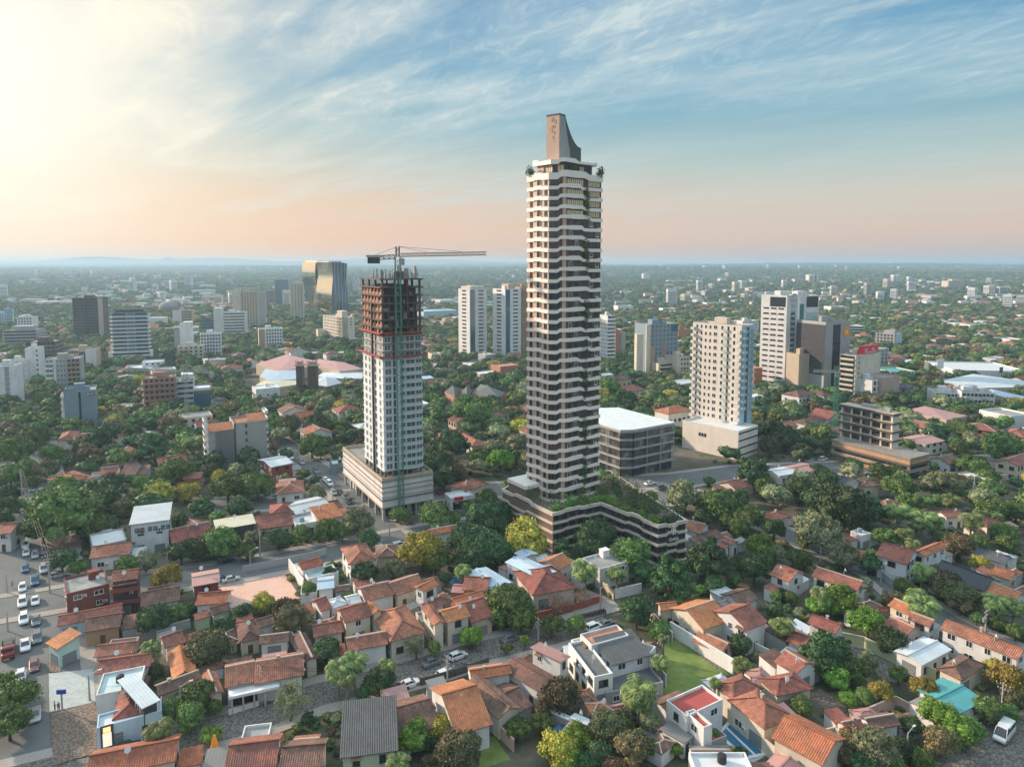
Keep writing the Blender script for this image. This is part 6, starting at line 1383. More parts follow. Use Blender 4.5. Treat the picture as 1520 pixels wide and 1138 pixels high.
CB, CA, CW_, CD_, CZT, croot, CC, CTW, CTD = ctower()
BLD.append((croot, CB, 20, 20, 583, 560, 'x', CZT))
def lattice(b, A, Bp, wid, step, bar, tri=False, up=None):
    A = Vector(A); Bp = Vector(Bp); d = (Bp - A); L = d.length; d.normalize()
    up = Vector((0, 0, 1)) if abs(d.z) < .9 else Vector((0, 1, 0)); x = d.cross(up).normalized(); y = x.cross(d)
    cs = [x * wid / 2 + y * 0, -x * wid / 2 + y * 0, y * wid * .9] if tri else [x * wid / 2 + y * wid / 2, -x * wid / 2 + y * wid / 2, -x * wid / 2 - y * wid / 2, x * wid / 2 - y * wid / 2]
    for c in cs: b.bar(A + c, Bp + c, bar)
    n = int(L / step)
    for i in range(n):
        p, q = A + d * (L * i / n), A + d * (L * (i + 1) / n)
        for k in range(len(cs)):
            c0, c1 = cs[k], cs[(k + 1) % len(cs)]; b.bar(p + c0, q + c1, bar * .65); b.bar(p + c0, p + c1, bar * .6)
def crane():
    M0 = CC + Vector((math.cos(CA), math.sin(CA), 0)) * (CTW * .40) - Vector((-math.sin(CA), math.cos(CA), 0)) * 3.3
    zj = z_at(M0.y, 381); zt = z_at(M0.y, 366)
    # place the mast at column 592
    M0 = M0 + Vector((math.cos(CA), math.sin(CA), 0)) * along(M0, Vector((math.cos(CA), math.sin(CA), 0)), 592, 60)
    root = thing('tower_crane', 'dark hammerhead tower crane with green mast rising beside the unfinished high-rise', 'crane', (M0.x, M0.y, 0), 0)
    b = MB(); lattice(b, (0, 0, 0), (0, 0, zj), 1.6, 2.4, .17); b.build('mast', M['gsteel'], root)
    b = MB(); lattice(b, (0, 0, zj), (0, 0, zt), 1.0, 1.5, .2); b.build('tower_head', M['ysteel'], root)
    jd = Vector((1, 0.05, 0)); L = along(M0, jd, 722, zj); Lb = -along(M0, jd, 546, zj); zE = z_at(M0.y + jd.y * L, 378.5)
    b = MB(); lattice(b, Vector((0, 0, zj)) + jd * 1, Vector((jd.x * L, jd.y * L, zE)), 1.1, 1.6, .20, True); b.build('jib', M['ysteel'], root)
    b = MB(); zb_ = z_at(M0.y, 383.5); lattice(b, Vector((0, 0, zj)) - jd * 1, Vector((-jd.x * Lb, -jd.y * Lb, zb_)), 1.2, 1.6, .22); b.build('counter_jib', M['ysteel'], root)
    b = MB(); q = -jd * (Lb - 2); b.box(q.x - 2.0, q.x + 1.6, q.y - .7, q.y + .7, zb_ - 1.6, zb_ + .3); b.build('counterweight', M['ysteel'], root)
    b = MB(); q = -jd * 7; b.box(q.x - 2.6, q.x + 2.6, q.y - .1 - .75, q.y - .75, zj - .2, zj + .5); b.build('name_board', M['grey'], root)
    b = MB(); b.box(.7, 2.2, -1.8, -.5, zj - 2.6, zj - .5); b.build('cab', M['grey'], root)
    b = MB()
    for f in (.33, .72): b.bar((0, 0, zt), (jd.x * L * f, jd.y * L * f, zj + 1.2 + (zE - zj) * f), .10)
    b.bar((0, 0, zt), (-jd.x * Lb * .9, -jd.y * Lb * .9, zb_ + .5), .10); b.build('tie_cable', M['ysteel'], root)
    BLD.append((root, M0, 2, 2, 600, 385, 'x', zt))
crane()
def small_crane(f, x, yb, ytop, xl, xr, lab, m='gsteel', yj=None):
    px, pb = fp(f, x, yb); P = at(px, pb); zt = z_at(P.y, fp(f, 0, ytop)[1]); root = thing('tower_crane', lab, 'crane', (P.x, P.y, 0), 0)
    b = MB(); lattice(b, (0, 0, 0), (0, 0, zt + 3), 1.5, 3, .12); b.build('mast', M[m], root)
    X = Vector((1, -.2, 0)); L = along(P, X, fp(f, xr, 0)[0], zt); Lb = along(P, X, fp(f, xl, 0)[0], zt)
    b = MB(); lattice(b, (1, 0, zt), (L, -.2 * L, zt), 1.1, 2, .24, True); b.build('jib', M['grey'], root)
    b = MB(); lattice(b, (-1, 0, zt), (Lb, -.2 * Lb, zt), 1.1, 2, .22, True); b.build('counter_jib', M['grey'], root)
    b = MB(); e = Lb if abs(Lb) < abs(L) else L; b.box(e - 1, e + 1, -.2 * e - .7, -.2 * e + .7, zt - 2, zt + .3); b.build('counterweight', M['grey'], root)
small_crane(16, 447, 1070, 655, 330, 470, 'green tower crane standing against the low concrete frame building')
small_crane(11, 1058, 960, 652, 620, 1190, 'thin pale tower crane behind the orange brick block', 'steel')
# ---------------------------------------------------------------- gold mirrored tower with curved sides
def gold():
    P = at(*fp(12, 432, 448)); a = R(28); h = z_at(P.y, fp(12, 0, 148)[1]); u = Vector((math.cos(a), math.sin(a), 0)); v = Vector((-math.sin(a), math.cos(a), 0))
    w = along(P, u, fp(12, 512, 0)[0], 60); d = along(P, v, fp(12, 262, 0)[0], 60)
    root = thing('gold_mirror_tower', 'mirrored tower with waisted curved sides glowing gold against dark glass', 'tower', (P.x, P.y, 0), a); occ(P, a, w, d, 3)
    def lobe(name, x0, x1, y0, y1, z0, z1, ph, mats, amp):
        b = MB(); n = 26
        def off(f): return amp * math.sin(f * math.pi * 2 + ph)
        for i in range(n):
            f0, f1 = i / n, (i + 1) / n; za, zb_ = z0 + (z1 - z0) * f0, z0 + (z1 - z0) * f1; oa, ob = off(f0), off(f1)
            p = [(x0 + oa, y0 + oa, za), (x1 - oa * .2, y0 + oa, za), (x1 - oa * .2, y1, za), (x0 + oa, y1, za)]; q = [(x0 + ob, y0 + ob, zb_), (x1 - ob * .2, y0 + ob, zb_), (x1 - ob * .2, y1, zb_), (x0 + ob, y1, zb_)]
            for k in range(4): b.face([p[k], p[(k + 1) % 4], q[(k + 1) % 4], q[k]], 0 if k == 3 else 1)
        b.face(q, 1); return b.build(name, mats, root)
    G = [M['bronze'], M['navyglass']]
    lobe('left_lobe', 1.2, w, d * .52, d, 4, h, 0.0, G, 2.0); lobe('front_lobe', 0, w * .55, 0, d * .48, 4, h, 3.14, G, 2.0)
    for i in range(3): lobe('rear_fin', w * (.42 + .2 * i), w * (.60 + .2 * i), -.5 - i * .1, d * .9, 4, h * (1.0 - .01 * i), 3.14 + .2 * i, [M['navyglass'], M['navyglass']], 2.2)
    for i in range(4):
        b = MB(); n = 26; x = w * (.20 + .22 * i)
        for q in range(n):
            f0, f1 = q / n, (q + 1) / n; o0, o1 = [2.2 * math.sin(f * math.pi * 2 + 3.14 + .2 * max(0, i - 1)) for f in (f0, f1)]
            b.bar((x, -.7 + o0, 4 + (h - 4) * f0), (x, -.7 + o1, 4 + (h - 4) * f1), .7)
        b.build('edge_fin', M['grey'], root)
    b = MB(); b.box(w * .05, w * .9, d * .1, d * .9, h - 1, h + 1.5); b.box(w * .1, w * .5, d * .5, d * .95, h + 1.5, h + 3); b.build('roof', M['cream'], root)
    b = MB(); b.box(-3, w + 3, -3, d + 3, 0, 4.5); b.build('base', M['grey'], root)
    BLD.append((root, P, w, d, 482, 430, 'x', h))
M['navyglass'] = flat('navy_mirror_glass', (0.06, 0.10, 0.16), 0.12, 0.6)
gold()
# ---------------------------------------------------------------- glass retail building with a white flat roof
def retail():
    hz = z_at(at(*fp(18, 820, 492)).y, fp(18, 0, 170)[1])
    px_ = [(18, 560, 120), (18, 735, 170), (18, 822, 168), (18, 1095, 120), (18, 720, 22), (18, 560, 25)]
    P = [at(*fp(*q), hz) for q in px_]; O = P[2].copy(); O.z = 0; L = [p - O for p in P]
    for l in L: l.z = 0
    root = thing('glass_retail_building', 'low glass office building with white flat roof right of the banded skyscraper', 'building', (O.x, O.y, 0))
    w0 = 3.9
    b = MB(); b.prism([(p.x, p.y) for p in outward(L, -.6)], 0, hz - .5); b.build('glass_wall', M['bronzeg'], root)
    b = MB(); b.prism([(p.x, p.y) for p in outward(L, .3)], hz - .5, hz); b.build('roof', M['F_wh'], root)
    b = MB(); b.prism([(p.x, p.y) for p in outward(L, .1)], hz - 1.4, hz - .5); b.build('fascia', M['grey'], root)
    nf = 5
    for i in range(1, nf):
        z = i * (hz - .5) / nf; b = MB(); b.prism([(p.x, p.y) for p in outward(L, .25)], z - .4, z + .25); b.build('floor_band', M['grey'], root)
    for k in range(3):
        F_ = HF(L[k], L[k + 1], root); n = max(1, int(F_.W / 6.5))
        for i in range(n + 1):
            b = MB(); q = F_.o + F_.dx * (F_.W * i / n); b.box(q.x - .15, q.x + .15, q.y - .15, q.y + .15, 0, hz - 1.4); b.build('mullion', M['grey'], root)
        if k != 1:
            for i in range(n):
                if (i % 2) == 0: F_.put('shop_window', WM['d'], F_.W * (i + .1) / n, .5, F_.W / n * .8, 3.0, 1, -.4)
    b = MB()
    BLD.append((root, O, 20, 20, 945, 650, 'x', hz)); occ(O - Vector((28, 0, 0)), R(0), 60, 40, 2)
M['bronzeg'] = mat('bronze_glass', lambda t: pr(t, **{'Base Color': t.ramp(t.n('ShaderNodeTexNoise', {'Vector': (t.n('ShaderNodeTexCoord'), 'Object'), 'Scale': .25, 'Detail': 4.0}), [(0.35, (.05, .055, .06)), (.55, (.13, .11, .10)), (.68, (.25, .31, .33))]), 'Roughness': 0.12}))
retail()
# ---------------------------------------------------------------- low concrete frame building right
def frame_building():
    B, a, w, d = place(*fp(16, 780, 1175), 20, fp(16, 440, 0)[0], fp(16, 985, 0)[0])
    a = R(20)
    B = at(*fp(7, 945, 315)); u, v = Vector((math.cos(a), math.sin(a), 0)), Vector((-math.sin(a), math.cos(a), 0))
    a = R(30); u, v = Vector((math.cos(a), math.sin(a), 0)), Vector((-math.sin(a), math.cos(a), 0))
    B = at(1349, 714)
    w = along(B, u, 1379, 8); d = min(90, along(B, v, 1236, 8))
    print('frame', w, d)
    root = thing('concrete_frame_building', 'unfinished low building of open concrete floors on a striped brick podium', 'building', (B.x, B.y, 0), a); occ(B, a, w, d, 3)
    hp = z_at(B.y, 681); hb = hp
    b = MB(); b.box(0, w, 0, d, 3.5, hp); b.box(2, w - 1, 3, d - 1, 0, 3.5); b.build('podium_wall', M['tan'], root)
    for i, (z, m, p) in enumerate(((3.4, 'concrete', .4), (hp * .45, 'tan', .15), (hp * .68, 'dconc', .35), (hp * .8, 'tan', .2), (hp, 'concrete', .4))):
        k = MB(); k.box(-p, w + p, -p, d + p, z - .45, z + .25 + .01 * i); k.build('podium_ledge', M[m], root)
    Facade(root, 'L', w, d).put('window_strip', SMH['d'], 1, hp * .5, d - 2, 1.3); Facade(root, 'R', w, d).put('window_strip', SMH['d'], 1, hp * .5, w - 2, 1.3)
    for i in range(4): Facade(root, 'R', w, d).put('shop_window', WM['x'], w * (.05 + .23 * i), .3, w * .2, 3.0, 1, -2.9)
    P2 = at(1323, 666.5, hp); q = P2 - B; x0 = q.x * math.cos(a) + q.y * math.sin(a); y0 = -q.x * math.sin(a) + q.y * math.cos(a)
    zt = z_at(P2.y, 615); ww, dd = along(P2, u, 1345, hp + 6), along(P2, v, 1243, hp + 6)
    dd = min(dd, d - y0 + 1.5); print('fb', w, d, y0, dd); ww = min(ww, w - x0 - 1)
    nf = 4; fh = (zt - hp) / nf
    for j in range(nf + 1):
        z = hp + .3 + j * fh; k = MB(); k.box(x0 - .7, x0 + ww + .7, y0 - .7, y0 + dd + .7, z - .25, z + .02, 0); k.box(x0 - .5, x0 + ww + .5, y0 - .5, y0 + dd + .5, z - 1.1, z - .251, 1) if j else None; k.build('floor_slab', [M['beige'], M['dconc']], root)
    for j in range(nf):
        z = hp + .3 + j * fh
        for i in range(6):
            for (x, y) in ((x0, y0 + (dd - .6) * i / 5), (x0 + ww - .6, y0 + (dd - .6) * i / 5)) + (((x0 + (ww - .6) * i / 5, y0), (x0 + (ww - .6) * i / 5, y0 + dd - .6)) if i in (1, 2, 3, 4) else ()):
                k = MB(); k.box(x, x + .6, y, y + .6, z + .021, z + fh - 1.11); k.build('column', M['offw'], root)
        k = MB()
        for i in range(5):
            if (i + j) % 3: k.box(x0 + .15, x0 + .4, y0 + dd * i / 5 + .6, y0 + dd * (i + .6) / 5, z + .021, z + fh * (.3 if i % 2 else .6))
        k.box(x0 + 3, x0 + ww - 3, y0 + 3, y0 + dd - 3, z + .021, z + fh - 1.11); k.build('infill_wall', M['dconc'], root)
    k = MB(); k.box(x0 + 1, x0 + 3, y0 + 2, y0 + 5, zt + .4, zt + 1.9); k.box(x0 + 3.1, x0 + 5, y0 + dd * .4, y0 + dd * .7, zt + .4, zt + 1.4); k.build('roof_room', M['grey'], root)
    BLD.append((root, B, w, d, 1300, 660, 'x', zt))
frame_building()
# dome, malls and zigzag roofs
def roofset(f, pts, h, m, label, name, cat, ridge=0):
    P = [at(*fp(f, x, y), h) for x, y in pts]; O = P[0].copy(); O.z = 0
    root = thing(name, label, cat, (O.x, O.y, 0)); L = [Vector((p.x - O.x, p.y - O.y, 0)) for p in P]
    ar = sum(L[i].x * L[(i + 1) % len(L)].y - L[(i + 1) % len(L)].x * L[i].y for i in range(len(L)))
    if ar < 0: L = L[::-1]
    b = MB(); b.prism([(p.x, p.y) for p in L], 0, h - .3); b.build('wall', M['beige' if ridge != 3 else 'obrick'], root)
    b = MB(); c = sum(L, Vector()) / len(L)
    for i in range(len(L)):
        a_, c_ = L[i], L[(i + 1) % len(L)]; b.roofface([(a_.x, a_.y, h - .29), (c_.x, c_.y, h - .29), (c.x, c.y, h + ridge)], 0)
    b.build('roof', M[m], root); xs = [p.x for p in P]; ys = [p.y for p in P]; cx, cy = sum(xs) / len(xs), sum(ys) / len(ys)
    occ((min(xs), min(ys)), 0, max(xs) - min(xs), max(ys) - min(ys), 0); BLD.append((root, P[0], 10, 10, *fp(f, sum(x for x, y in pts) / len(pts), sum(y for x, y in pts) / len(pts)), label, h))
RS = [(12, [(0, 720), (170, 665), (330, 700), (330, 730), (120, 760)], 8, 'R_p', 'long pinkish mall roof behind the brown twin pillars', 2), (12, [(330, 725), (350, 690), (500, 710), (600, 745), (470, 760)], 8, 'R_p', 'pinkish mall roof section left of construction tower', 2),
      (12, [(20, 790), (60, 735), (255, 730), (250, 800), (90, 815)], 7, 'R_u', 'pale blue mall roof left of the brown pillars', 1), (12, [(0, 835), (60, 805), (250, 805), (250, 830), (60, 860)], 6, 'R_y', 'pale cream mall roof in front of blue mall roof', 1),
      (12, [(325, 835), (330, 800), (440, 795), (485, 825), (400, 845)], 6, 'R_w', 'white mall roof over red wall right of brown pillars', 3), (12, [(340, 790), (380, 765), (600, 765), (600, 800), (480, 800)], 6, 'R_w', 'white mall roof beside the construction tower', 1),
      (12, [(0, 730), (30, 700), (120, 720), (70, 735)], 6, 'R_p', 'small pink mall roof at the left end', 1), (16, [(1040, 700), (1230, 660), (1520, 700), (1520, 735), (1200, 740)], 6, 'R_w', 'long pale market roof right of white apartments', 1),
      (16, [(1300, 760), (1330, 745), (1540, 790), (1540, 830)], 6, 'R_u', 'pale blue market roof at the right photo edge', 1), (16, [(890, 855), (960, 840), (1200, 895), (1080, 920), (900, 880)], 5, 'R_p', 'long pink brick barrack roof below white apartments', 1)]
for f, pts, h, m, lab, rd in RS: roofset(f, pts, h, m, lab, 'mall_hall', 'building', rd)
for i, (x0, x1) in enumerate(((1062, 1150), (1150, 1215), (1215, 1400))):
    roofset(12, [(x0, 872 + 6 * i), (x0 + 50, 842 - 6 * i), (x1, 862 + 8 * i), (x1 - 30, 905 + 4 * i)], 6, 'R_g', ['left', 'middle', 'right'][i] + ' grey slate zigzag roof in the trees left of skyscraper', 'school_hall', 'building', 3)
P_ = at(*fp(11, 950, 325)); rt = thing('domed_hall', 'round brick hall under a shallow pale grey dome', 'dome', (P_.x, P_.y, 0)); R_ = along(P_, Vector((1, 0, 0)), fp(11, 1000, 0)[0]); h0 = z_at(P_.y, fp(11, 0, 288)[1]); h1 = z_at(P_.y, fp(11, 0, 255)[1])
b = MB(); n = 28; b.prism([(R_ * math.cos(2 * math.pi * i / n), R_ * math.sin(2 * math.pi * i / n)) for i in range(n)], 0, h0); b.build('wall', M['obrick'], rt)
b = MB()
for k in range(6):
    f0, f1 = k / 6, (k + 1) / 6; r0, r1 = R_ * math.cos(f0 * math.pi / 2) + .4, R_ * math.cos(f1 * math.pi / 2) + .01; z0, z1 = h0 + (h1 - h0) * math.sin(f0 * math.pi / 2), h0 + (h1 - h0) * math.sin(f1 * math.pi / 2)
    for i in range(n):
        a0, a1 = 2 * math.pi * i / n, 2 * math.pi * (i + 1) / n; b.face([(r0 * math.cos(a0), r0 * math.sin(a0), z0), (r0 * math.cos(a1), r0 * math.sin(a1), z0), (r1 * math.cos(a1), r1 * math.sin(a1), z1), (r1 * math.cos(a0), r1 * math.sin(a0), z1)])
b.build('roof', M['F_gr'], rt)
# brown twin pillars
P_ = at(*fp(12, 290, 925)); h1 = z_at(P_.y, fp(12, 0, 700)[1]); rt = thing('twin_pillars', 'pair of dark brown concrete pillars with pink tops rising from trees', 'tower', (P_.x, P_.y, 0))
for x, s in ((-6.5, 3.6), (.5, 5.0)):
    b = MB(); b.box(x, x + s, 0, 5, 0, h1 - 3.5); b.build('pillar', M['darkbrown'], rt); b = MB(); b.box(x - .7, x + s + .7, -.7, 5.7, h1 - 3.5, h1 - 2.8); b.box(x + .3, x + s - .3, .5, 4.5, h1 - 2.8, h1 - .8)
    for q in range(4): b.bar((x + s * q / 3, 0, h1 - 2.8), (x + s * q / 3, 0, h1), .3)
    b.build('pillar_top', M['pink'], rt)
# ---------------------------------------------------------------- trees read off the photo: f, x, y, width, kind
TL = {
 1: "340,560,330,g 240,610,200,g 420,510,240,g 500,610,170,g 570,590,120,g 350,720,170,x 350,800,150,d 440,840,100,g 90,180,190,g 180,110,160,g 260,290,130,p 60,330,130,g 150,290,110,g 870,180,180,r 540,130,150,d 900,430,150,Y 840,450,100,Y 1040,420,120,Y 1280,390,190,g 1240,350,130,Y 1400,380,160,l 1350,500,140,d 1000,300,170,g 930,330,120,g 1100,740,150,d 1020,760,140,d 1250,700,190,g 1180,720,120,g 1390,750,110,g 935,890,150,Y 820,800,130,z 720,820,120,g 1010,600,110,d 615,600,120,d 760,460,100,g 620,460,170,d 1090,130,120,f 960,50,150,n 430,240,90,d 180,360,90,g 50,430,120,d 40,500,120,d 100,490,80,g 30,560,110,d 350,400,130,g 300,200,120,g 630,190,100,d 750,90,110,d 1190,300,110,d 1440,120,100,d 700,500,120,n 800,370,90,l 560,520,100,g",
 2: "85,690,220,g 50,840,210,g 20,610,120,g 870,270,170,d 1000,230,120,g 1070,200,90,d 1180,430,230,n 1255,310,120,d 850,420,120,f 1120,690,190,g 1070,820,160,g 890,880,150,f 980,760,120,g 1190,910,110,l 1480,160,110,Y 1370,230,120,d 1210,750,90,g 880,560,80,d",
 3: "80,390,170,g 400,355,60,d 270,50,130,n 420,50,160,d 390,160,140,g 440,190,90,g 650,590,170,p 480,630,130,g 330,660,110,g 200,680,130,d 20,740,90,d 710,680,120,d 1010,750,230,Y 1080,800,160,g 1290,690,230,d 1290,790,180,d 1430,760,160,d 890,545,110,g 1080,560,160,g 1190,570,70,g 690,870,150,d 850,850,120,p 490,880,90,r 370,970,90,g 250,1090,150,n 120,1050,120,Y 600,1010,70,l 1240,860,100,f 1140,900,80,d 1430,560,180,d 1180,150,190,d 1330,220,120,g 1140,240,130,n 1130,340,140,d 1450,240,150,l 1040,200,80,g 1220,300,90,n 640,180,90,g 560,640,100,g 1380,480,140,g 1180,640,90,g 40,310,120,d 420,430,100,p 1340,120,90,d",
 4: "280,270,190,n 200,210,90,d 470,440,150,d 540,540,150,f 630,500,150,f 590,590,110,f 770,610,170,d 815,520,110,f 270,720,230,z 980,420,120,z 1080,430,80,g 1290,360,120,l 1450,230,150,g 960,920,190,l 1110,880,150,Y 1220,1010,250,n 1150,1060,170,n 880,1070,130,f 260,1080,90,g 690,680,100,d 370,820,80,d 1060,960,110,d 930,100,80,g 1280,940,120,n",
 5: "80,260,200,d 150,300,130,d 310,380,230,Y 390,340,120,n 100,430,220,d 700,380,230,d 620,440,110,d 900,480,200,g 960,560,120,d 1130,620,260,r 1320,500,260,r 1200,140,200,p 1400,180,200,g 640,540,160,f 820,570,120,f 470,660,80,g 930,790,190,d 220,740,240,g 280,820,160,g 450,860,140,g 590,860,110,g 300,945,60,l 200,990,70,g 1370,640,110,d 480,750,150,x 620,700,130,x 1060,890,110,g 1060,1060,100,f 520,480,70,g 1010,150,80,g 1000,220,60,Y 1430,280,90,g 1480,600,90,g 1290,660,60,l 1100,870,60,g",
 6: "345,590,220,n 260,640,120,n 790,540,220,f 855,720,130,p 620,760,210,n 700,720,130,n 750,880,200,n 330,880,220,Y 450,810,150,l 380,930,150,l 110,760,140,g 240,730,120,g 560,920,160,d 910,390,100,f 1370,280,110,d 1375,390,80,f 890,220,90,g 930,250,60,f 1220,500,70,f 650,1000,150,n 500,980,140,d 160,640,70,d 1000,880,80,l 1180,870,70,l 1210,800,70,g 1370,900,70,g 900,780,70,g 860,880,90,g 120,550,60,g",
 7: "135,285,170,r 370,370,150,d 510,320,110,d 470,270,80,d 590,450,280,d 480,430,180,d 720,470,180,d 650,520,140,d 480,580,220,p 410,620,110,g 600,700,160,p 110,510,140,g 30,440,130,d 140,770,180,d 160,650,130,l 250,690,80,p 370,720,120,g 240,570,110,d 1000,520,120,f 1060,520,110,f 1250,520,120,f 1150,420,90,f 960,500,80,f 905,590,90,f 950,640,70,f 880,350,160,g 1000,780,110,f 1060,820,120,n 1120,870,150,n 1200,920,180,n 900,870,90,g 1290,745,90,Y 990,930,150,f 1380,940,120,f 1470,960,110,f 1180,660,140,n 590,930,160,l 500,960,110,g 470,900,90,f 1420,590,120,g 1250,240,150,g 1400,150,190,g 810,610,120,g 1080,340,170,p 1170,330,120,p 740,750,110,d 1350,470,150,g 1480,480,120,g 740,690,60,f 200,360,110,g 60,560,90,g 780,270,90,g 860,280,80,g 900,290,70,f 650,240,80,d 940,430,120,g 870,470,120,f 1290,640,90,g 1440,640,100,g 1380,500,70,f 1300,490,70,f 1220,80,100,g 1190,150,90,g 220,150,110,n 300,110,130,d 230,60,120,d 360,180,60,f 1190,380,60,g 330,920,70,g 1110,620,70,g 1400,760,60,g 280,900,60,n 1340,300,100,g",
 8: "720,250,160,l 840,350,150,d 790,310,90,d 500,420,220,d 580,380,100,d 280,265,120,f 70,370,110,d 70,470,90,f 380,690,120,g 640,490,150,g 560,540,120,l 780,610,120,Y 720,450,100,p 880,520,100,g 1010,600,140,Y 1080,720,160,l 1180,780,160,l 940,790,110,d 1090,870,150,n 1430,540,170,Y 1370,500,110,Y 1330,690,140,g 1470,660,120,n 760,900,220,p 650,850,130,n 590,930,120,n 1000,170,150,f 1120,60,150,n 560,180,90,l 450,160,90,l 640,920,100,d 900,900,120,d 820,960,130,g 1150,360,70,p 480,510,70,l 700,640,90,g 620,650,80,l 1250,800,120,g 1210,860,90,g 1440,720,90,g 1000,950,110,g 700,990,140,d 250,120,60,g 330,60,70,g 1390,260,80,g 1280,230,70,g 1480,300,90,g",
 0: "700,610,60,g 640,690,50,d 925,590,34,d 900,575,36,g 1060,600,30,d",
}
tcount = 0
for f_, s_ in TL.items():
    for q in s_.split():
        x, y, wd, k = q.split(','); X, Y = fp(f_, float(x), float(y)); tree(X, Y, float(wd) / FR[f_][2], k); tcount += 1
TOCC = {}
def tocc(x, y, r):
    TOCC.setdefault((int(x // 20), int(y // 20)), []).append((x, y, r))
def near_tree(x, y, r):
    i, j = int(x // 20), int(y // 20)
    for a in (-1, 0, 1):
        for c in (-1, 0, 1):
            for (tx, ty, tr) in TOCC.get((i + a, j + c), ()):
                if (tx - x) ** 2 + (ty - y) ** 2 < (tr + r) ** 2: return True
    return False
for (_, P, w, *_r) in TREES: tocc(P.x, P.y, w * .42)
# ---------------------------------------------------------------- lean-tos, sheds and yard walls that fill the blocks
ra = random.Random(17)
for (root, B, w, d, px, py, rm, wm, rt, h, lab) in list(HOUSES):
    if B.y > 330: continue
    a = root.rotation_euler[2]; ca, sa_ = math.cos(a), math.sin(a)
    opts = [(w + .05, d * .1, ra.uniform(2.8, 5), d * ra.uniform(.5, .85)), (w * .1, d + .05, w * ra.uniform(.5, .85), ra.uniform(3, 5.5)), (-ra.uniform(2.8, 4.2), d * .3, None, d * .6)]
    ra.shuffle(opts); made = 0
    for (x, y, ww, dd) in opts:
        if ww is None: ww = -x - .05
        c = [(x + ww * i, y + dd * j) for i in (.1, .5, .9) for j in (.1, .5, .9)]
        W_ = [(B.x + q[0] * ca - q[1] * sa_, B.y + q[0] * sa_ + q[1] * ca) for q in c]
        if any(on_road(p[0], p[1], .5) or any(inpoly(p[0], p[1], q) for q in BARE) for p in W_): continue
        n = OCC.pop(next(i for i, o in enumerate(OCC) if abs(o[0] - B.x) < .01 and abs(o[1] - B.y) < .01)); bad = any(occupied(p[0], p[1], 0) for p in W_); OCC.append(n)
        if bad: continue
        rmm = ra.choice([rm, 'R_b', 'R_r', 'R_d', 'R_w', 'R_b', 'F_gr', 'R_p']); hh = ra.uniform(2.3, 2.9)
        kind = 'flat' if rmm[0] == 'F' else ra.choice(['shed', 'shed', 'gx', 'hip'])
        make_block(root, ww, dd, hh, kind, rmm, ra.choice([wm, wm, 'white', 'grey']), x=x, y=y, ov=.15 if kind != 'flat' else 0, rk=ra, wname='annex_wall', rname='annex_roof', pitch=.3)
        OCC.append((W_[0][0], W_[0][1], ca, sa_, ww * .8, dd * .8, .4)); made += 1
        if made > 1: break
# ---------------------------------------------------------------- the rest of the city: more single houses and trees, then the masses
FV = 0.80
def inview(x, y, m=0): return abs(x) < y * FV + 12 + m and y > 95
hidden_pod = POD2
def free(x, y, r, roads=True):
    if occupied(x, y, r): return False
    if inpoly(x, y, hidden_pod): return False
    if roads and on_road(x, y, r * .7): return False
    return True
rf = random.Random(21)
cand = []
for i in range(-70, 90):
    for j in range(0, 100):
        P = GU * (i * 21 + rf.uniform(-3, 3)) + GV * (j * 17 - 450 + rf.uniform(-2.5, 2.5))
        if not inview(P.x, P.y) or P.y < 225 or P.y > 1150: continue
        if i % 6 == 0 or j % 7 == 0:      # side streets of the grid
            continue
        p = 0.42 if P.y < 700 else 0.36
        g = math.sin(P.x * .011 + 1) * math.sin(P.y * .009)
        if rf.random() > p + g * .25: continue
        w, d = rf.uniform(9, 17), rf.uniform(8, 13)
        c = P + GU * w / 2 + GV * d / 2
        if not free(c.x, c.y, 6.5): continue
        cand.append((P.y, P, w, d))
cand.sort(key=lambda q: q[0])
NH = max(0, 292 - len(HOUSES))
def rnd_house(P, w, d, detail, r):
    rm = r.choices(['R_r', 'R_b', 'R_o', 'R_w', 'F_gr', 'F_wh', 'R_k', 'R_u', 'R_d'], [8, 5, 3, 2, 2, 3, .6, 1, 1.5])[0]
    wm = r.choices(['white', 'cream', 'grey', 'beige', 'pink', 'blue', 'obrick'], [9, 5, 2, 2, .8, .5, .8])[0]
    if rm[0] == 'F': rt = 'flat'
    else: rt = r.choice(['gx', 'gy', 'hip', 'hip'])
    h = r.choice([3.8, 4.2, 4.5, 6.2, 6.6]) + (r.random() < .08) * 4
    return house_from(Vector((P.x, P.y, 0)), w, d, GR + r.uniform(-.04, .04), h, rt, rm, wm, detail=detail)
for (y, P, w, d) in cand[:NH]: rnd_house(P, w, d, 1 if y < 420 else 0, rf)
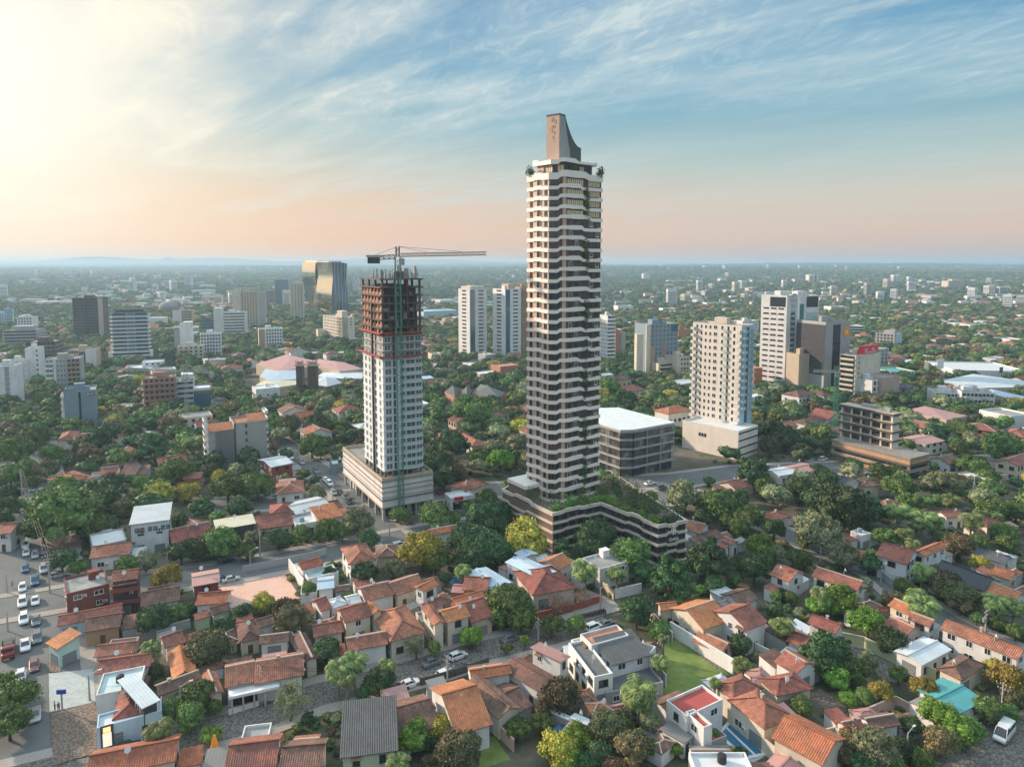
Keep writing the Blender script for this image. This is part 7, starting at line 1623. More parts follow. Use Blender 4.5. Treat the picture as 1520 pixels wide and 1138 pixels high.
# remaining houses of the near city: one mass
BOXM = ['white', 'cream', 'grey', 'R_r', 'R_b', 'R_o', 'F_wh', 'R_w']
def mass_houses(lst, name, base_w=None):
    b = MB()
    for (P, w, d, a, h, wm, rm, z, hip) in lst:
        ca, sa = math.cos(a), math.sin(a); q = lambda x, y, zz: (P[0] + x * ca - y * sa, P[1] + x * sa + y * ca, z + zz)
        c = [(0, 0), (w, 0), (w, d), (0, d)]
        for i in range(4):
            m, n = c[i], c[(i + 1) % 4]; b.face([q(*m, -4), q(*n, -4), q(*n, h), q(*m, h)], wm)
        if hip:
            r = min(w, d) * .2; k = min(w, d) / 2
            e, f = (((k, d / 2), (w - k, d / 2)) if w > d else ((w / 2, k), (w / 2, d - k)))
            o = .5; c2 = [(-o, -o), (w + o, -o), (w + o, d + o), (-o, d + o)]
            if w > d: F4 = [(c2[0], c2[1], f, e), (c2[2], c2[3], e, f), (c2[3], c2[0], e), (c2[1], c2[2], f)]
            else: F4 = [(c2[1], c2[2], f, e), (c2[3], c2[0], e, f), (c2[0], c2[1], e), (c2[2], c2[3], f)]
            for Q in F4: b.roofface([q(*p, h) if p in c2 else q(*p, h + r) for p in Q], rm)
        else:
            b.face([q(*p, h) for p in c], rm)
            if h > 9:   # a few window bands on the taller blocks
                for s in range(1, int(h / 3.2)):
                    zz = s * 3.2 - .6
                    for i in (0, 3):
                        m, n = c[i], c[(i + 1) % 4]; nx, ny = (0, -.08) if i == 0 else (-.08, 0)
                        L = .08; mm = (m[0] + (n[0] - m[0]) * L + nx, m[1] + (n[1] - m[1]) * L + ny); nn = (m[0] + (n[0] - m[0]) * (1 - L) + nx, m[1] + (n[1] - m[1]) * (1 - L) + ny)
                        b.face([q(*mm, zz - 1.2), q(*nn, zz - 1.2), q(*nn, zz), q(*mm, zz)], 8)
    o = b.build(name, [M[k] for k in BOXM] + [M['glass']]); o['kind'] = 'stuff'; return o
ml = []
for (y, P, w, d) in cand[NH:]:
    hip = rf.random() < .7; ml.append(((P.x, P.y), w, d, GR, rf.choice([4, 4.5, 6.5]), rf.choice([0, 0, 0, 1, 1, 2]), rf.choice([3, 3, 4, 5]) if hip else rf.choice([6, 6, 7, 2]), 0, hip)); occ(P, GR, w, d, 0)
rf2 = random.Random(33)
for i in range(4300):   # out to the horizon, thinning and clustering with distance
    y = 1150 * math.exp(rf2.random() * math.log(8600 / 1150)); x = rf2.uniform(-1, 1) * y * .80
    g = math.sin(x * .0016 + 2) * math.sin(y * .0021 + x * .0006) + .5 * math.sin(x * .0047 + y * .0031)
    if rf2.random() > .30 + .5 * g - y / 30000: continue
    if occupied(x, y, 10): continue
    k = 1 + (y - 1150) / 9000; hip = rf2.random() < .42
    big = rf2.random() < .10; w, d = rf2.uniform(9, 20) * k, rf2.uniform(8, 14) * k
    h = rf2.choice([4, 5, 7, 7.5]) if not big else rf2.uniform(12, 30)
    if rf2.random() < .04: w *= 2.6; d *= 1.6; h = 9; hip = False
    ml.append(((x, y), w, d, rf2.choice([GR, .1, -.2, .8]), h + 1.5, rf2.choice([0, 0, 0, 0, 1, 1, 2]), (rf2.choice([3, 3, 4]) if hip and not big else rf2.choice([6, 6, 6, 7, 2])), hgt(x, y), hip and not big))
mass_houses(ml, 'distant_houses')

# ---- single trees until 300, then the mass of canopy as instanced crowns
rt_ = random.Random(5)
tc_ = []
for i in range(60000):
    y = 98 + (1 - rt_.random() ** 1.4) * 0 + rt_.random() ** 1.25 * 1150; x = rt_.uniform(-1, 1) * (y * FV + 10)
    w = rt_.uniform(5.5, 13)
    if y < 100: continue
    tc_.append((y, x, w))
tc_.sort(key=lambda q: q[0] / q[2] * 8)
pts = []
nind = 300 - len(TREES)
for (y, x, w) in tc_:
    if near_tree(x, y, w * (.26 if y > 300 else .5)) or not free(x, y, w * (.34 if y > 260 else .5), y < 300 or rt_.random() < .35) or any(inpoly(x, y, q) for q in BARE): continue
    if y < 235 and rt_.random() < .55: continue
    if y < 200 and w > 7: w *= .55
    tocc(x, y, w * .42)
    if nind > 0 and y < 900:
        px, py, d = proj((x, y, w * .5))
        if -20 < px < 1540 and py < 1150:
            tree(px, py, w / d * F, rt_.choices('gdpnYlf', [9, 7, 4, 2, 1, 2, 2])[0]); nind -= 1; continue
    pts.append((x, y, hgt(x, y) + w * .40, w, rt_.choices(range(5), [8, 8, 4, 2, 1])[0]))
for i in range(46000):   # beyond the near city: bigger clumps with distance
    y = 1150 * math.exp(rt_.random() ** .9 * math.log(10500 / 1150)); x = rt_.uniform(-1, 1) * y * .80
    if occupied(x, y, 6): continue
    k = 1 + (y - 1150) / 2300; w = rt_.uniform(8, 13) * k
    g = math.sin(x * .0019 + 1) * math.sin(y * .0026 + x * .001)
    if rt_.random() > .80 + .25 * g: continue
    pts.append((x, y, hgt(x, y) + w * .18, w, rt_.choices(range(5), [8, 9, 3, 1.5, .6])[0]))
LOWC = []
for k_, key in enumerate('gdpnY'):
    LOWC.append([crown_mesh('canopy_source', [LM[key]], 200 + k_ * 3 + j, nblob=16, per=60, lsize=0.045, brad=(.14, .25), flatness=.68, inner=.88) for j in range(2)])
cs_ = bpy.data.collections.new('canopy_sources'); order = []
for k_ in range(5):
    for j in range(2):
        o = bpy.data.objects.new('canopy_source_%02d' % (k_ * 2 + j), LOWC[k_][j]); cs_.objects.link(o); order.append(o)
def canopy(name, P):
    me = bpy.data.meshes.new(name); me.from_pydata([(p[0], p[1], p[2]) for p in P], [], [])
    a = me.attributes.new('sz', 'FLOAT', 'POINT'); a.data.foreach_set('value', [p[3] for p in P])
    a = me.attributes.new('ix', 'INT', 'POINT'); a.data.foreach_set('value', [p[4] * 2 + rt_.randrange(2) for p in P])
    a = me.attributes.new('rz', 'FLOAT', 'POINT'); a.data.foreach_set('value', [rt_.uniform(0, 6.28) for p in P])
    o = bpy.data.objects.new(name, me); COL.objects.link(o); o['kind'] = 'stuff'
    ng = bpy.data.node_groups.new(name + '_nodes', 'GeometryNodeTree'); ng.interface.new_socket('Geometry', in_out='INPUT', socket_type='NodeSocketGeometry'); ng.interface.new_socket('Geometry', in_out='OUTPUT', socket_type='NodeSocketGeometry')
    N = ng.nodes; L = ng.links; gi = N.new('NodeGroupInput'); go = N.new('NodeGroupOutput'); ci = N.new('GeometryNodeCollectionInfo'); ci.inputs['Collection'].default_value = cs_
    ci.inputs['Separate Children'].default_value = True; ci.inputs['Reset Children'].default_value = True
    ip = N.new('GeometryNodeInstanceOnPoints'); ip.inputs['Pick Instance'].default_value = True
    def at_(nm, t_): q = N.new('GeometryNodeInputNamedAttribute'); q.data_type = t_; q.inputs['Name'].default_value = nm; return q
    sz, ix, rz = at_('sz', 'FLOAT'), at_('ix', 'INT'), at_('rz', 'FLOAT')
    cx = N.new('ShaderNodeCombineXYZ'); L.new(rz.outputs[0], cx.inputs[2])
    sc = N.new('ShaderNodeCombineXYZ'); mz = N.new('ShaderNodeMath'); mz.operation = 'MULTIPLY'; mz.inputs[1].default_value = .95; L.new(sz.outputs[0], mz.inputs[0])
    L.new(sz.outputs[0], sc.inputs[0]); L.new(sz.outputs[0], sc.inputs[1]); L.new(mz.outputs[0], sc.inputs[2])
    L.new(gi.outputs[0], ip.inputs['Points']); L.new(ci.outputs[0], ip.inputs['Instance']); L.new(ix.outputs[0], ip.inputs['Instance Index']); L.new(cx.outputs[0], ip.inputs['Rotation']); L.new(sc.outputs[0], ip.inputs['Scale'])
    L.new(ip.outputs[0], go.inputs[0]); md = o.modifiers.new('canopy', 'NODES'); md.node_group = ng
    return o
canopy('tree_canopy', pts)
print('canopy points', len(pts), 'houses', len(HOUSES), 'mass', len(ml), 'trees', len(TREES))
# ---------------------------------------------------------------- low bushes and weeds of the yards: one mass
ru = random.Random(9); up = []
for i in range(19000):
    y = 98 + ru.random() * 330; x = ru.uniform(-1, 1) * (y * FV + 8)
    g = math.sin(x * .13 + y * .05) + math.sin(y * .17 - x * .07)
    if ru.random() > .34 + .26 * g: continue
    w = ru.uniform(.9, 3.0)
    if occupied(x, y, w * .25) or on_road(x, y, w * .6) or inpoly(x, y, hidden_pod): continue
    if any(inpoly(x, y, q) for q in BARE): continue
    up.append((x, y, w * .22, w, ru.choices(range(5), [8, 6, 4, 2, 1.5])[0]))
canopy('undergrowth', up)
# ---------------------------------------------------------------- cars
def loft(b, secs, m=0, cap=True):
    """secs: list of rings (same number of points)"""
    base = len(b.v); n = len(secs[0])
    for r_ in secs: b.v += [tuple(p) for p in r_]
    for i in range(len(secs) - 1):
        for k in range(n):
            a0 = base + i * n + k; a1 = base + i * n + (k + 1) % n
            b.f.append([a0, a1, a1 + n, a0 + n]); b.m.append(m); b.uv.append([(0, 0)] * 4)
    if cap:
        b.f.append([base + k for k in reversed(range(n))]); b.m.append(m); b.uv.append([(0, 0)] * n)
        e = base + (len(secs) - 1) * n; b.f.append([e + k for k in range(n)]); b.m.append(m); b.uv.append([(0, 0)] * n)
def ring(x, w, z0, z1, r=.18, top=1.0):
    wt = w * top; return [(x, -w, z0), (x, w, z0), (x, w, z0 + (z1 - z0) * .55), (x, wt, z1 - r * .4), (x, wt - r, z1), (x, -wt + r, z1), (x, -wt, z1 - r * .4), (x, -w, z0 + (z1 - z0) * .55)]
def paintm(name, col): return mat(name, lambda t: pr(t, **{'Base Color': col, 'Roughness': 0.32, 'Metallic': 0.15, 'Coat Weight': 0.4}))
PAINT = {'white': paintm('white_car_paint', (.72, .73, .73)), 'silver': paintm('silver_car_paint', (.42, .44, .45)), 'black': paintm('black_car_paint', (.02, .022, .025)), 'blue': paintm('blue_car_paint', (.05, .16, .28)),
         'red': paintm('dark_red_car_paint', (.25, .03, .03)), 'grey': paintm('grey_car_paint', (.14, .16, .17)), 'maroon': paintm('maroon_car_paint', (.22, .09, .08))}
M['lamp'] = flat('headlight_lens', (.8, .8, .75), .15); M['tail'] = flat('tail_light', (.5, .02, .02), .3)
def wheel_mesh():
    b = MB(); n = 14
    for x0, r0, r1, m in ((0, .31, .31, 0), ):
        c0 = [(.31 * math.cos(2 * math.pi * i / n), 0, .31 * math.sin(2 * math.pi * i / n)) for i in range(n)]; c1 = [(p[0], .2, p[2]) for p in c0]
        loft(b, [c0, c1], 0); k0 = [(p[0] * .6, -.01, p[2] * .6) for p in c0]; b.face(k0[::-1], 1); b.face([(p[0], .21, p[2]) for p in k0], 1)
    return b.mesh('wheel', [M['black'], M['steel']])
WH = wheel_mesh()
# x forward
STY = {
 'hatch': dict(L=4.1, W=.86, body=[(-2.0, .80, .40, .78), (-1.9, .85, .25, .92), (-1.2, .86, .22, .95), (.8, .86, .22, .92), (1.5, .84, .24, .82), (1.95, .78, .28, .66), (2.05, .7, .36, .55)], cab=[(-1.85, .70, .9, 1.0), (-1.6, .72, .9, 1.42), (.25, .72, .9, 1.46), (1.0, .76, .88, .95)]),
 'sedan': dict(L=4.5, W=.88, body=[(-2.25, .8, .4, .75), (-2.15, .86, .26, .90), (-1.3, .88, .22, .95), (.9, .88, .22, .92), (1.7, .86, .24, .80), (2.15, .8, .28, .66), (2.25, .72, .36, .55)], cab=[(-1.55, .72, .9, .98), (-.95, .70, .9, 1.40), (.25, .70, .9, 1.43), (1.05, .76, .88, .95)]),
 'suv': dict(L=4.7, W=.94, body=[(-2.35, .9, .5, .95), (-2.25, .94, .34, 1.08), (-1.3, .95, .30, 1.10), (.9, .95, .30, 1.08), (1.7, .93, .32, 1.0), (2.25, .88, .36, .85), (2.35, .8, .46, .70)], cab=[(-2.2, .78, 1.06, 1.3), (-2.0, .80, 1.06, 1.72), (.25, .80, 1.06, 1.75), (1.0, .84, 1.04, 1.12)]),
 'pickup': dict(L=5.2, W=.95, body=[(-2.6, .93, .5, 1.02), (-2.55, .95, .38, 1.05), (-1.0, .95, .32, 1.05), (.9, .95, .30, 1.06), (1.8, .93, .32, 1.02), (2.5, .88, .38, .86), (2.6, .8, .46, .72)], cab=[(-.95, .80, 1.04, 1.68), (-.8, .80, 1.04, 1.74), (.55, .80, 1.04, 1.74), (1.25, .84, 1.04, 1.10)]),
 'van': dict(L=5.6, W=.98, body=[(-2.8, .95, .5, 1.2), (-2.78, .98, .38, 1.3), (-1.0, .98, .34, 1.3), (1.2, .98, .34, 1.28), (2.2, .95, .36, 1.12), (2.7, .9, .40, .92), (2.8, .8, .5, .75)], cab=[(-2.76, .90, 1.28, 2.2), (-2.6, .92, 1.28, 2.3), (1.2, .90, 1.26, 2.28), (1.9, .88, 1.22, 1.5), (2.1, .88, 1.2, 1.3)]),
}
CARM = {}
def car_meshes(sty, paint):
    if (sty, paint) in CARM: return CARM[(sty, paint)]
    s = STY[sty]; b = MB(); loft(b, [ring(x, w, z0, z1) for x, w, z0, z1 in s['body']], 0)
    if sty == 'pickup': b.box(-2.45, -1.15, -.78, .78, 1.052, 1.056, 1)
    body = b.mesh('body', [PAINT[paint], M['black']])
    g = MB(); loft(g, [ring(x, w, z0, z1, .12, .86) for x, w, z0, z1 in s['cab']], 0); glass = g.mesh('window_glass', [M['glass']])
    r = MB(); c = s['cab']; i1, i2 = (1, 2); x0, x1 = c[i1][0] - .05, c[i2][0] + .08; w = c[i1][1] * .86; z = c[i1][3]
    r.box(x0, x1, -w + .02, w - .02, z - .02, z + .035)
    for sy in (-1, 1):
        for (xa, xb) in ((x0 - .02, c[0][0] - .02 + (.1 if sty != 'van' else 0)), (x1, c[-1][0] + .02), ((x0 + x1) / 2, (x0 + x1) / 2)): r.bar((xa, sy * w * .99, z), (xb, sy * c[0][1] * 1.0, c[0][2]), .09)
        if sty == 'van': r.box(x0, .4, sy * w - .01 if sy > 0 else sy * w - .08, sy * w + .08 if sy > 0 else sy * w + .01, 1.3, 1.62); r.box(x0, .4, sy * w - .01 if sy > 0 else sy * w - .08, sy * w + .08 if sy > 0 else sy * w + .01, 2.08, 2.3)
    roof = r.mesh('roof', [PAINT[paint]])
    h = MB(); h.box(-.03, .05, -.16, .16, -.07, .07); hl = h.mesh('headlight', [M['lamp']]); h = MB(); h.box(-.05, .03, -.14, .14, -.1, .1); tl = h.mesh('tail_light', [M['tail']])
    CARM[(sty, paint)] = (body, glass, roof, hl, tl); return CARM[(sty, paint)]
CARS = []
def car(P, ang, sty='hatch', paint='white', label='', group='vehicles on the avenue', name=None):
    bm, gm, rm, hl, tl = car_meshes(sty, paint); s = STY[sty]
    z = 0.06
    r = thing(name or {'hatch': 'hatchback_car', 'sedan': 'sedan_car', 'suv': 'sport_utility_car', 'pickup': 'pickup_truck', 'van': 'passenger_van'}[sty], label, 'van' if sty == 'van' else 'car', (P.x, P.y, z), ang, group)
    inst('body', bm, r); inst('window_glass', gm, r); inst('roof', rm, r)
    fx = s['body'][-2][0] + .03; z1 = s['body'][-2][3] - .08
    for sy in (-1, 1):
        inst('headlight', hl, r, (fx, sy * s['W'] * .66, z1)); inst('tail_light', tl, r, (s['body'][1][0] - .06, sy * s['W'] * .75, s['body'][1][3] - .16))
        for x in (-s['L'] * .31, s['L'] * .31): inst('wheel', WH, r, (x, -s['W'] + .0 if sy < 0 else s['W'] - .2, .31))
    occ(P - Vector((2.5, 2.5, 0)), 0, 5, 5, .2); return r
AVD = (RD_AV[1] - RD_AV[3]); AVA = math.atan2(AVD.y, AVD.x)
ORD = ['first', 'second', 'third', 'fourth', 'fifth', 'sixth', 'seventh', 'eighth', 'ninth', 'tenth', 'eleventh', 'twelfth', 'thirteenth', 'fourteenth', 'fifteenth']
av = [(2, 127, 80, 'hatch', 'white', 0), (2, 197, 42, 'pickup', 'blue', 1), (2, 127, 165, 'suv', 'white', 0), (2, 199, 153, 'sedan', 'white', 1), (2, 135, 258, 'suv', 'white', 0), (2, 203, 265, 'sedan', 'grey', 1), (2, 143, 405, 'pickup', 'white', 0), (2, 209, 365, 'suv', 'grey', 1),
      (2, 193, 518, 'sedan', 'maroon', 1), (2, 118, 580, 'hatch', 'white', 0), (2, 198, 795, 'sedan', 'silver', 1), (1, 143, 602, 'hatch', 'white', 0), (1, 142, 635, 'sedan', 'grey', 0), (1, 142, 714, 'suv', 'white', 0), (1, 147, 756, 'hatch', 'white', 0), (1, 198, 768, 'hatch', 'silver', 1), (1, 141, 845, 'hatch', 'blue', 0),
      (1, 247, 850, 'suv', 'silver', 2), (1, 250, 745, 'sedan', 'grey', 2), (1, 136, 1118, 'hatch', 'white', 0)]
cnt = {}
for f, x, y, st_, pa, lane in sorted(av, key=lambda q: -fp(q[0], q[1], q[2])[1]):
    ln = ['left lane', 'middle lane', 'kerb lane'][lane]; k = (st_, pa, lane); cnt[k] = cnt.get(k, 0) + 1
    nm = {'hatch': 'hatchback', 'sedan': 'sedan', 'suv': 'off-road car', 'pickup': 'pickup truck'}[st_]
    tot = sum(1 for q in av if (q[3], q[4], q[5]) == k)
    lab = f'{pa} {nm} driving down the {ln} of the wide avenue' + (f', {ORD[cnt[k]-1]} from the bottom' if tot > 1 else '')
    car(at(*fp(f, x, y), .7), AVA, st_, pa, lab)
stp = [(4, 1215, 463, 'hatch', 'white', 'white hatchback parked at far kerb of the cobbled street', 4), (4, 1070, 500, 'sedan', 'grey', 'dark grey sedan parked at far kerb under the shrubs', 4), (4, 1232, 538, 'sedan', 'black', 'black sedan parked beside the near kerb of cobbled street', 4),
       (4, 1147, 562, 'hatch', 'white', 'white hatchback parked behind the black sedan at near kerb', 4), (4, 940, 622, 'sedan', 'white', 'white sedan parked by the gates of big orange roofed house', 4), (4, 880, 652, 'hatch', 'black', 'black hatchback parked under the palm beside white sedan', 4),
       (5, 690, 872, 'suv', 'white', 'white car half hidden behind the modern white house', 4), (5, 755, 852, 'sedan', 'grey', 'dark grey sedan parked above the orange roof terrace', 4), (2, 715, 990, 'suv', 'black', 'black off-road car parked below the pale blue corner shop', 4), (2, 1082, 1022, 'hatch', 'silver', 'silver blue hatchback parked beside the orange closed parasol', 9),
       (5, 420, 1000 - 225, 'sedan', 'black', 'black sedan parked under the bare tree behind the red wall', 4), (5, 215, 935, 'sedan', 'grey', 'grey sedan in the shade below the large street tree', 4)]
sa = math.atan2((RD_L[3] - RD_L[2]).y, (RD_L[3] - RD_L[2]).x)
for f, x, y, st_, pa, lab, m in stp: car(at(*fp(f, x, y), .7), sa if m == 4 else sa + 1.75, st_, pa, lab, 'cars parked along the streets')
na = math.atan2((RD_N[1] - RD_N[3]).y, (RD_N[1] - RD_N[3]).x)
for i, (x, y, pa, st_) in enumerate([(270, 222, 'white', 'suv'), (335, 248, 'silver', 'hatch'), (262, 185, 'silver', 'sedan'), (415, 300, 'grey', 'suv'), (425, 322, 'black', 'sedan'), (470, 348, 'white', 'hatch'), (490, 368, 'white', 'suv'), (512, 418, 'silver', 'hatch'), (548, 414, 'black', 'sedan'), (578, 440, 'grey', 'hatch'), (600, 470, 'black', 'suv')]):
    car(at(*fp(3, x, y), .7), na, st_, pa, f'{pa} car on the side road left of construction tower, {ORD[10 - i]} from the crossing', 'cars on the side road')
for i, (f, x, y, pa) in enumerate([(1, 1245, 905, 'blue'), (1, 1300, 905, 'silver'), (1, 1275, 800, 'black'), (1, 330, 880, 'silver'), (3, 1215, 480, 'silver'), (3, 1130, 415, 'red'), (6, 355, 775, 'blue'), (1, 200, 400, 'white'), (3, 885, 715, 'white'), (18, 1100, 640, 'silver'), (18, 930, 530, 'white'), (18, 1010, 560, 'grey'), (18, 1180, 520, 'blue'), (7, 420, 215, 'silver'), (7, 490, 210, 'white')]):
    car(at(*fp(f, x, y), .7), GR, ['hatch', 'sedan', 'suv'][i % 3], pa, ['blue car behind the fence of the dirt lot', 'silver car beside the blue one behind dirt lot fence', 'black car under the trees of the cross road', 'silver car at the corner left of the red brick house', 'silver car near the small white shop', 'dark red car in the car park of small white shop',
        'blue car in a shaded yard among the front trees', 'white car at the far end of the avenue', 'white car beside the fenced works yard', 'silver car in front of the glass retail building', 'white car left before the glass retail building', 'grey car on the road before the glass retail building', 'blue car right of the glass retail building', 'silver car before the concrete frame building', 'white car before the concrete frame building'][i], 'cars parked about the city')
car(at(*fp(8, 1418, 815), 1.0), math.atan2(-.62, -.78), 'van', 'white', 'white passenger van parked on the cobbled lot at lower right', 'vans', 'passenger_van')
def truck():
    P = at(*fp(2, 47, 430), 1.0); r = thing('flatbed_truck', 'old red truck with long dark flatbed standing at left side of avenue', 'truck', (P.x, P.y, .06), AVA)
    b = MB(); loft(b, [ring(x, w, z0, z1, .2) for x, w, z0, z1 in ((1.2, 1.1, .7, 2.3), (1.3, 1.15, .6, 2.5), (2.3, 1.15, .6, 2.5), (2.75, 1.1, .6, 1.7), (3.5, 1.05, .6, 1.55), (3.6, .95, .7, 1.4))], 0); b.build('cab', PAINT['red'], r)
    b = MB(); b.box(2.45, 2.75, -.95, .95, 1.75, 2.25); b.build('windscreen', M['glass'], r)
    b = MB(); b.box(-4.2, 1.1, -1.2, 1.2, 1.0, 1.15); b.box(-4.2, 1.1, -1.2, -1.12, 1.15, 1.7); b.box(-4.2, 1.1, 1.12, 1.2, 1.15, 1.7); b.box(1.0, 1.1, -1.1, 1.1, 1.15, 2.3); b.box(-3.2, -.5, -.8, .8, 1.15, 1.8); b.build('flatbed', M['dframe'], r)
    b = MB(); b.box(-4.1, 3.3, -.4, .4, .6, .95); b.build('chassis', M['black'], r)
    for x in (-3.2, -2.1, 2.6):
        for sy in (-1, 1): o = inst('wheel', WH, r, (x, -1.1 if sy < 0 else .85, .45), 0, (1.45, 1.3, 1.45))
truck()
# motorcycles in a row
def moto_parts():
    b = MB(); n = 12
    w = MB(); 
    for i in range(n):
        a0, a1 = 2 * math.pi * i / n, 2 * math.pi * (i + 1) / n; w.bar((.28 * math.cos(a0), 0, .28 * math.sin(a0)), (.28 * math.cos(a1), 0, .28 * math.sin(a1)), .09)
    for i in range(4): a0 = math.pi * i / 4; w.bar((.26 * math.cos(a0), 0, .26 * math.sin(a0)), (-.26 * math.cos(a0), 0, -.26 * math.sin(a0)), .02)
    b.bar((-.6, 0, .62), (.1, 0, .75), (.22, .26)); b.bar((-.1, 0, .35), (.15, 0, .6), .26); b.bar((.62, 0, .3), (.42, 0, .95), .06); b.bar((-.62, 0, .3), (-.1, 0, .4), .06)
    s = MB(); s.bar((-.7, 0, .80), (0, 0, .80), .22); h = MB(); h.bar((.42, -.32, .98), (.42, .32, .98), .05); h.bar((.5, 0, .85), (.58, 0, .85), .16)
    return b.mesh('frame', [PAINT['black']]), w.mesh('wheel', [M['black']]), s.mesh('seat', [M['black']]), h.mesh('handlebar', [M['steel']])
MM = moto_parts()
for i in range(13):
    X = 612 + i * 10.8; Y = 818 - i * 2.6; P = at(*fp(5, X + 6, Y + 8)); r = thing('motorcycle', f'parked black motorcycle, {ORD[i]} from the left of the kerbside row', 'motorcycle', (P.x, P.y, .15), sa + 1.25, 'row of parked motorcycles')
    inst('frame', MM[0], r); inst('seat', MM[2], r); inst('handlebar', MM[3], r)
    for x in (-.62, .62): inst('wheel', MM[1], r, (x, 0, .3))
# ---------------------------------------------------------------- poles, signs, walls
def pole(f, x, yb, yt, kind, label):
    P = at(*fp(f, x, yb)); h = max(5, min(14, z_at(P.y, fp(f, 0, yt)[1]))); r = thing('street_lamp' if kind == 'lamp' else 'utility_pole', label, 'street lamp' if kind == 'lamp' else 'pole', (P.x, P.y, 0), GR + (1.57 if kind == 'T2' else 0))
    b = MB(); b.bar((0, 0, 0), (0, 0, h), (.30, .17), n=8); b.build('pole', M['pole' if kind != 'lamp' else 'steel'], r)
    if kind == 'lamp':
        b = MB(); b.bar((0, 0, h - .1), (1.6, 0, h + .5), .09); b.build('lamp_arm', M['steel'], r); b = MB(); b.box(1.5, 2.2, -.14, .14, h + .42, h + .55); b.build('lamp_head', M['frame'], r)
    else:
        for z, L in ((h - .5, 1.2), (h - 1.4, .9)):
            b = MB(); b.box(-.06, .06, -L, L, z - .06, z + .06); b.build('crossarm', M['wood'], r)
            for y in (-L * .9, -L * .35, L * .35, L * .9): b = MB(); b.bar((0, y, z + .06), (0, y, z + .26), .1, n=6); b.build('insulator', M['frame'], r)
        if kind == 'T2': b = MB(); b.bar((.35, 0, h - 3), (.35, 0, h - 2), .55, n=8); b.build('transformer', M['steel'], r)
    return Vector((P.x, P.y, h))
PP = [pole(2, 1022, 812, 640, 'lamp', 'slim concrete pole rising from trees beside the dark colonnade house'), pole(4, 106, 702, 530, 'T', 'utility pole in front of the second tiled street house'), pole(2, 507, 722, 576, 'lamp', 'dark lamp pole at the corner of pale yard'),
      pole(1, 281, 985, 768, 'T2', 'pole with transformer at the avenue crossing'), pole(8, 1322, 300, 205, 'T2', 'white topped pole with transformer among right side trees'), pole(8, 918, 965, 842, 'lamp', 'pale lamp pole among the lower right trees'),
      pole(8, 1405, 715, 560, 'T', 'utility pole beside the teal roofed building'), pole(5, 376, 945, 868, 'T', 'short pole near the small bright green street tree'), pole(5, 725, 785, 655, 'lamp', 'lamp pole behind the row of motorcycles'), pole(3, 510, 502, 372, 'T', 'utility pole on the side road left of construction tower'),
      pole(3, 828, 695, 592, 'lamp', 'lamp pole at the crossing in front of construction tower'), pole(3, 350, 602, 532, 'T', 'pole before the white metal roofs by the cross road'), pole(3, 100, 792, 632, 'T', 'tall pole on the cross road beside the row of street trees'), pole(7, 475, 752, 672, 'T', 'pole behind the twin white tiled houses at right'),
      pole(7, 1258, 455, 300, 'lamp', 'tall slim mast standing among the palms at right'), pole(7, 785, 860, 822, 'lamp', 'lamp pole beside the white house with terracotta roof'), pole(4, 1155, 602, 522, 'T', 'pole at the near kerb beside the white parked hatchback'), pole(1, 40, 985, 915, 'T', 'short pole at the left side of the avenue'), pole(2, 45, 330, 230, 'T', 'dark pole behind the red truck'),
      pole(1, 130, 520, 130, 'T', 'tall avenue pole among the far left trees'), pole(1, 945, 860, 790, 'lamp', 'lamp pole on cross road beside the yellow-green tree'), pole(3, 45, 850, 825, 'lamp', 'lamp pole on the cross road above the dirt lot')]
def wire(A, Bp, n, label, group):
    b = MB(); d = Bp - A; side = Vector((-d.y, d.x, 0)).normalized()
    for k in range(n):
        o = side * (k - (n - 1) / 2) * .55; pv_ = None
        for i in range(9):
            f = i / 8; p = A.lerp(Bp, f) + o; p.z -= 1.2 * math.sin(math.pi * f) + .25
            if pv_: b.bar(pv_, p, .045, n=3)
            pv_ = p
    tag(b.build('power_cable', M['black']), label, 'cable', group)
wire(PP[1], PP[16], 3, 'bundle of sagging cables over the front cobbled street', 'overhead cables'); wire(PP[12], PP[11], 3, 'bundle of cables along the cross road', 'overhead cables'); wire(PP[3], PP[19], 3, 'cables running up along the avenue', 'overhead cables'); wire(PP[11], PP[9], 2, 'cables from the cross road up the side road', 'overhead cables')
def wallline(pix, h, m, label, th=.22, name='boundary_wall', cap=None):
    P = [at(*fp(*p)) for p in pix]; O = P[0].copy(); r = thing(name, label, 'wall', (O.x, O.y, 0)); b = MB(); c = MB()
    for i in range(len(P) - 1):
        a, e = P[i] - O, P[i + 1] - O; d = (e - a).normalized(); n = Vector((-d.y, d.x, 0)) * th / 2; k = d * (th / 2 if i else 0)
        b.prism([((a - k - n).x, (a - k - n).y), ((e - n).x, (e - n).y), ((e + n).x, (e + n).y), ((a - k + n).x, (a - k + n).y)], 0, h + .002 * i); n = n * 1.5
        c.prism([((a - n).x, (a - n).y), ((e - n).x, (e - n).y), ((e + n).x, (e + n).y), ((a + n).x, (a + n).y)], h + .01 + .002 * i, h + .11 + .003 * i)
    b.build('wall_panel', M[m], r); c.build('coping', M[cap or m], r); ROADS.append((P, .7))
wallline([(6, 968, 235), (6, 1322, 455)], 3.0, 'white', 'long white wall along the right side of the green lawn', .3); wallline([(6, 1262, 680), (6, 1530, 885)], 3.2, 'cream', 'tall cream wall behind the swimming pool', .3); wallline([(8, 0, 765), (8, 90, 840), (8, 560, 1250)], 2.6, 'cream', 'cream wall running from the pool to the bottom photo edge')
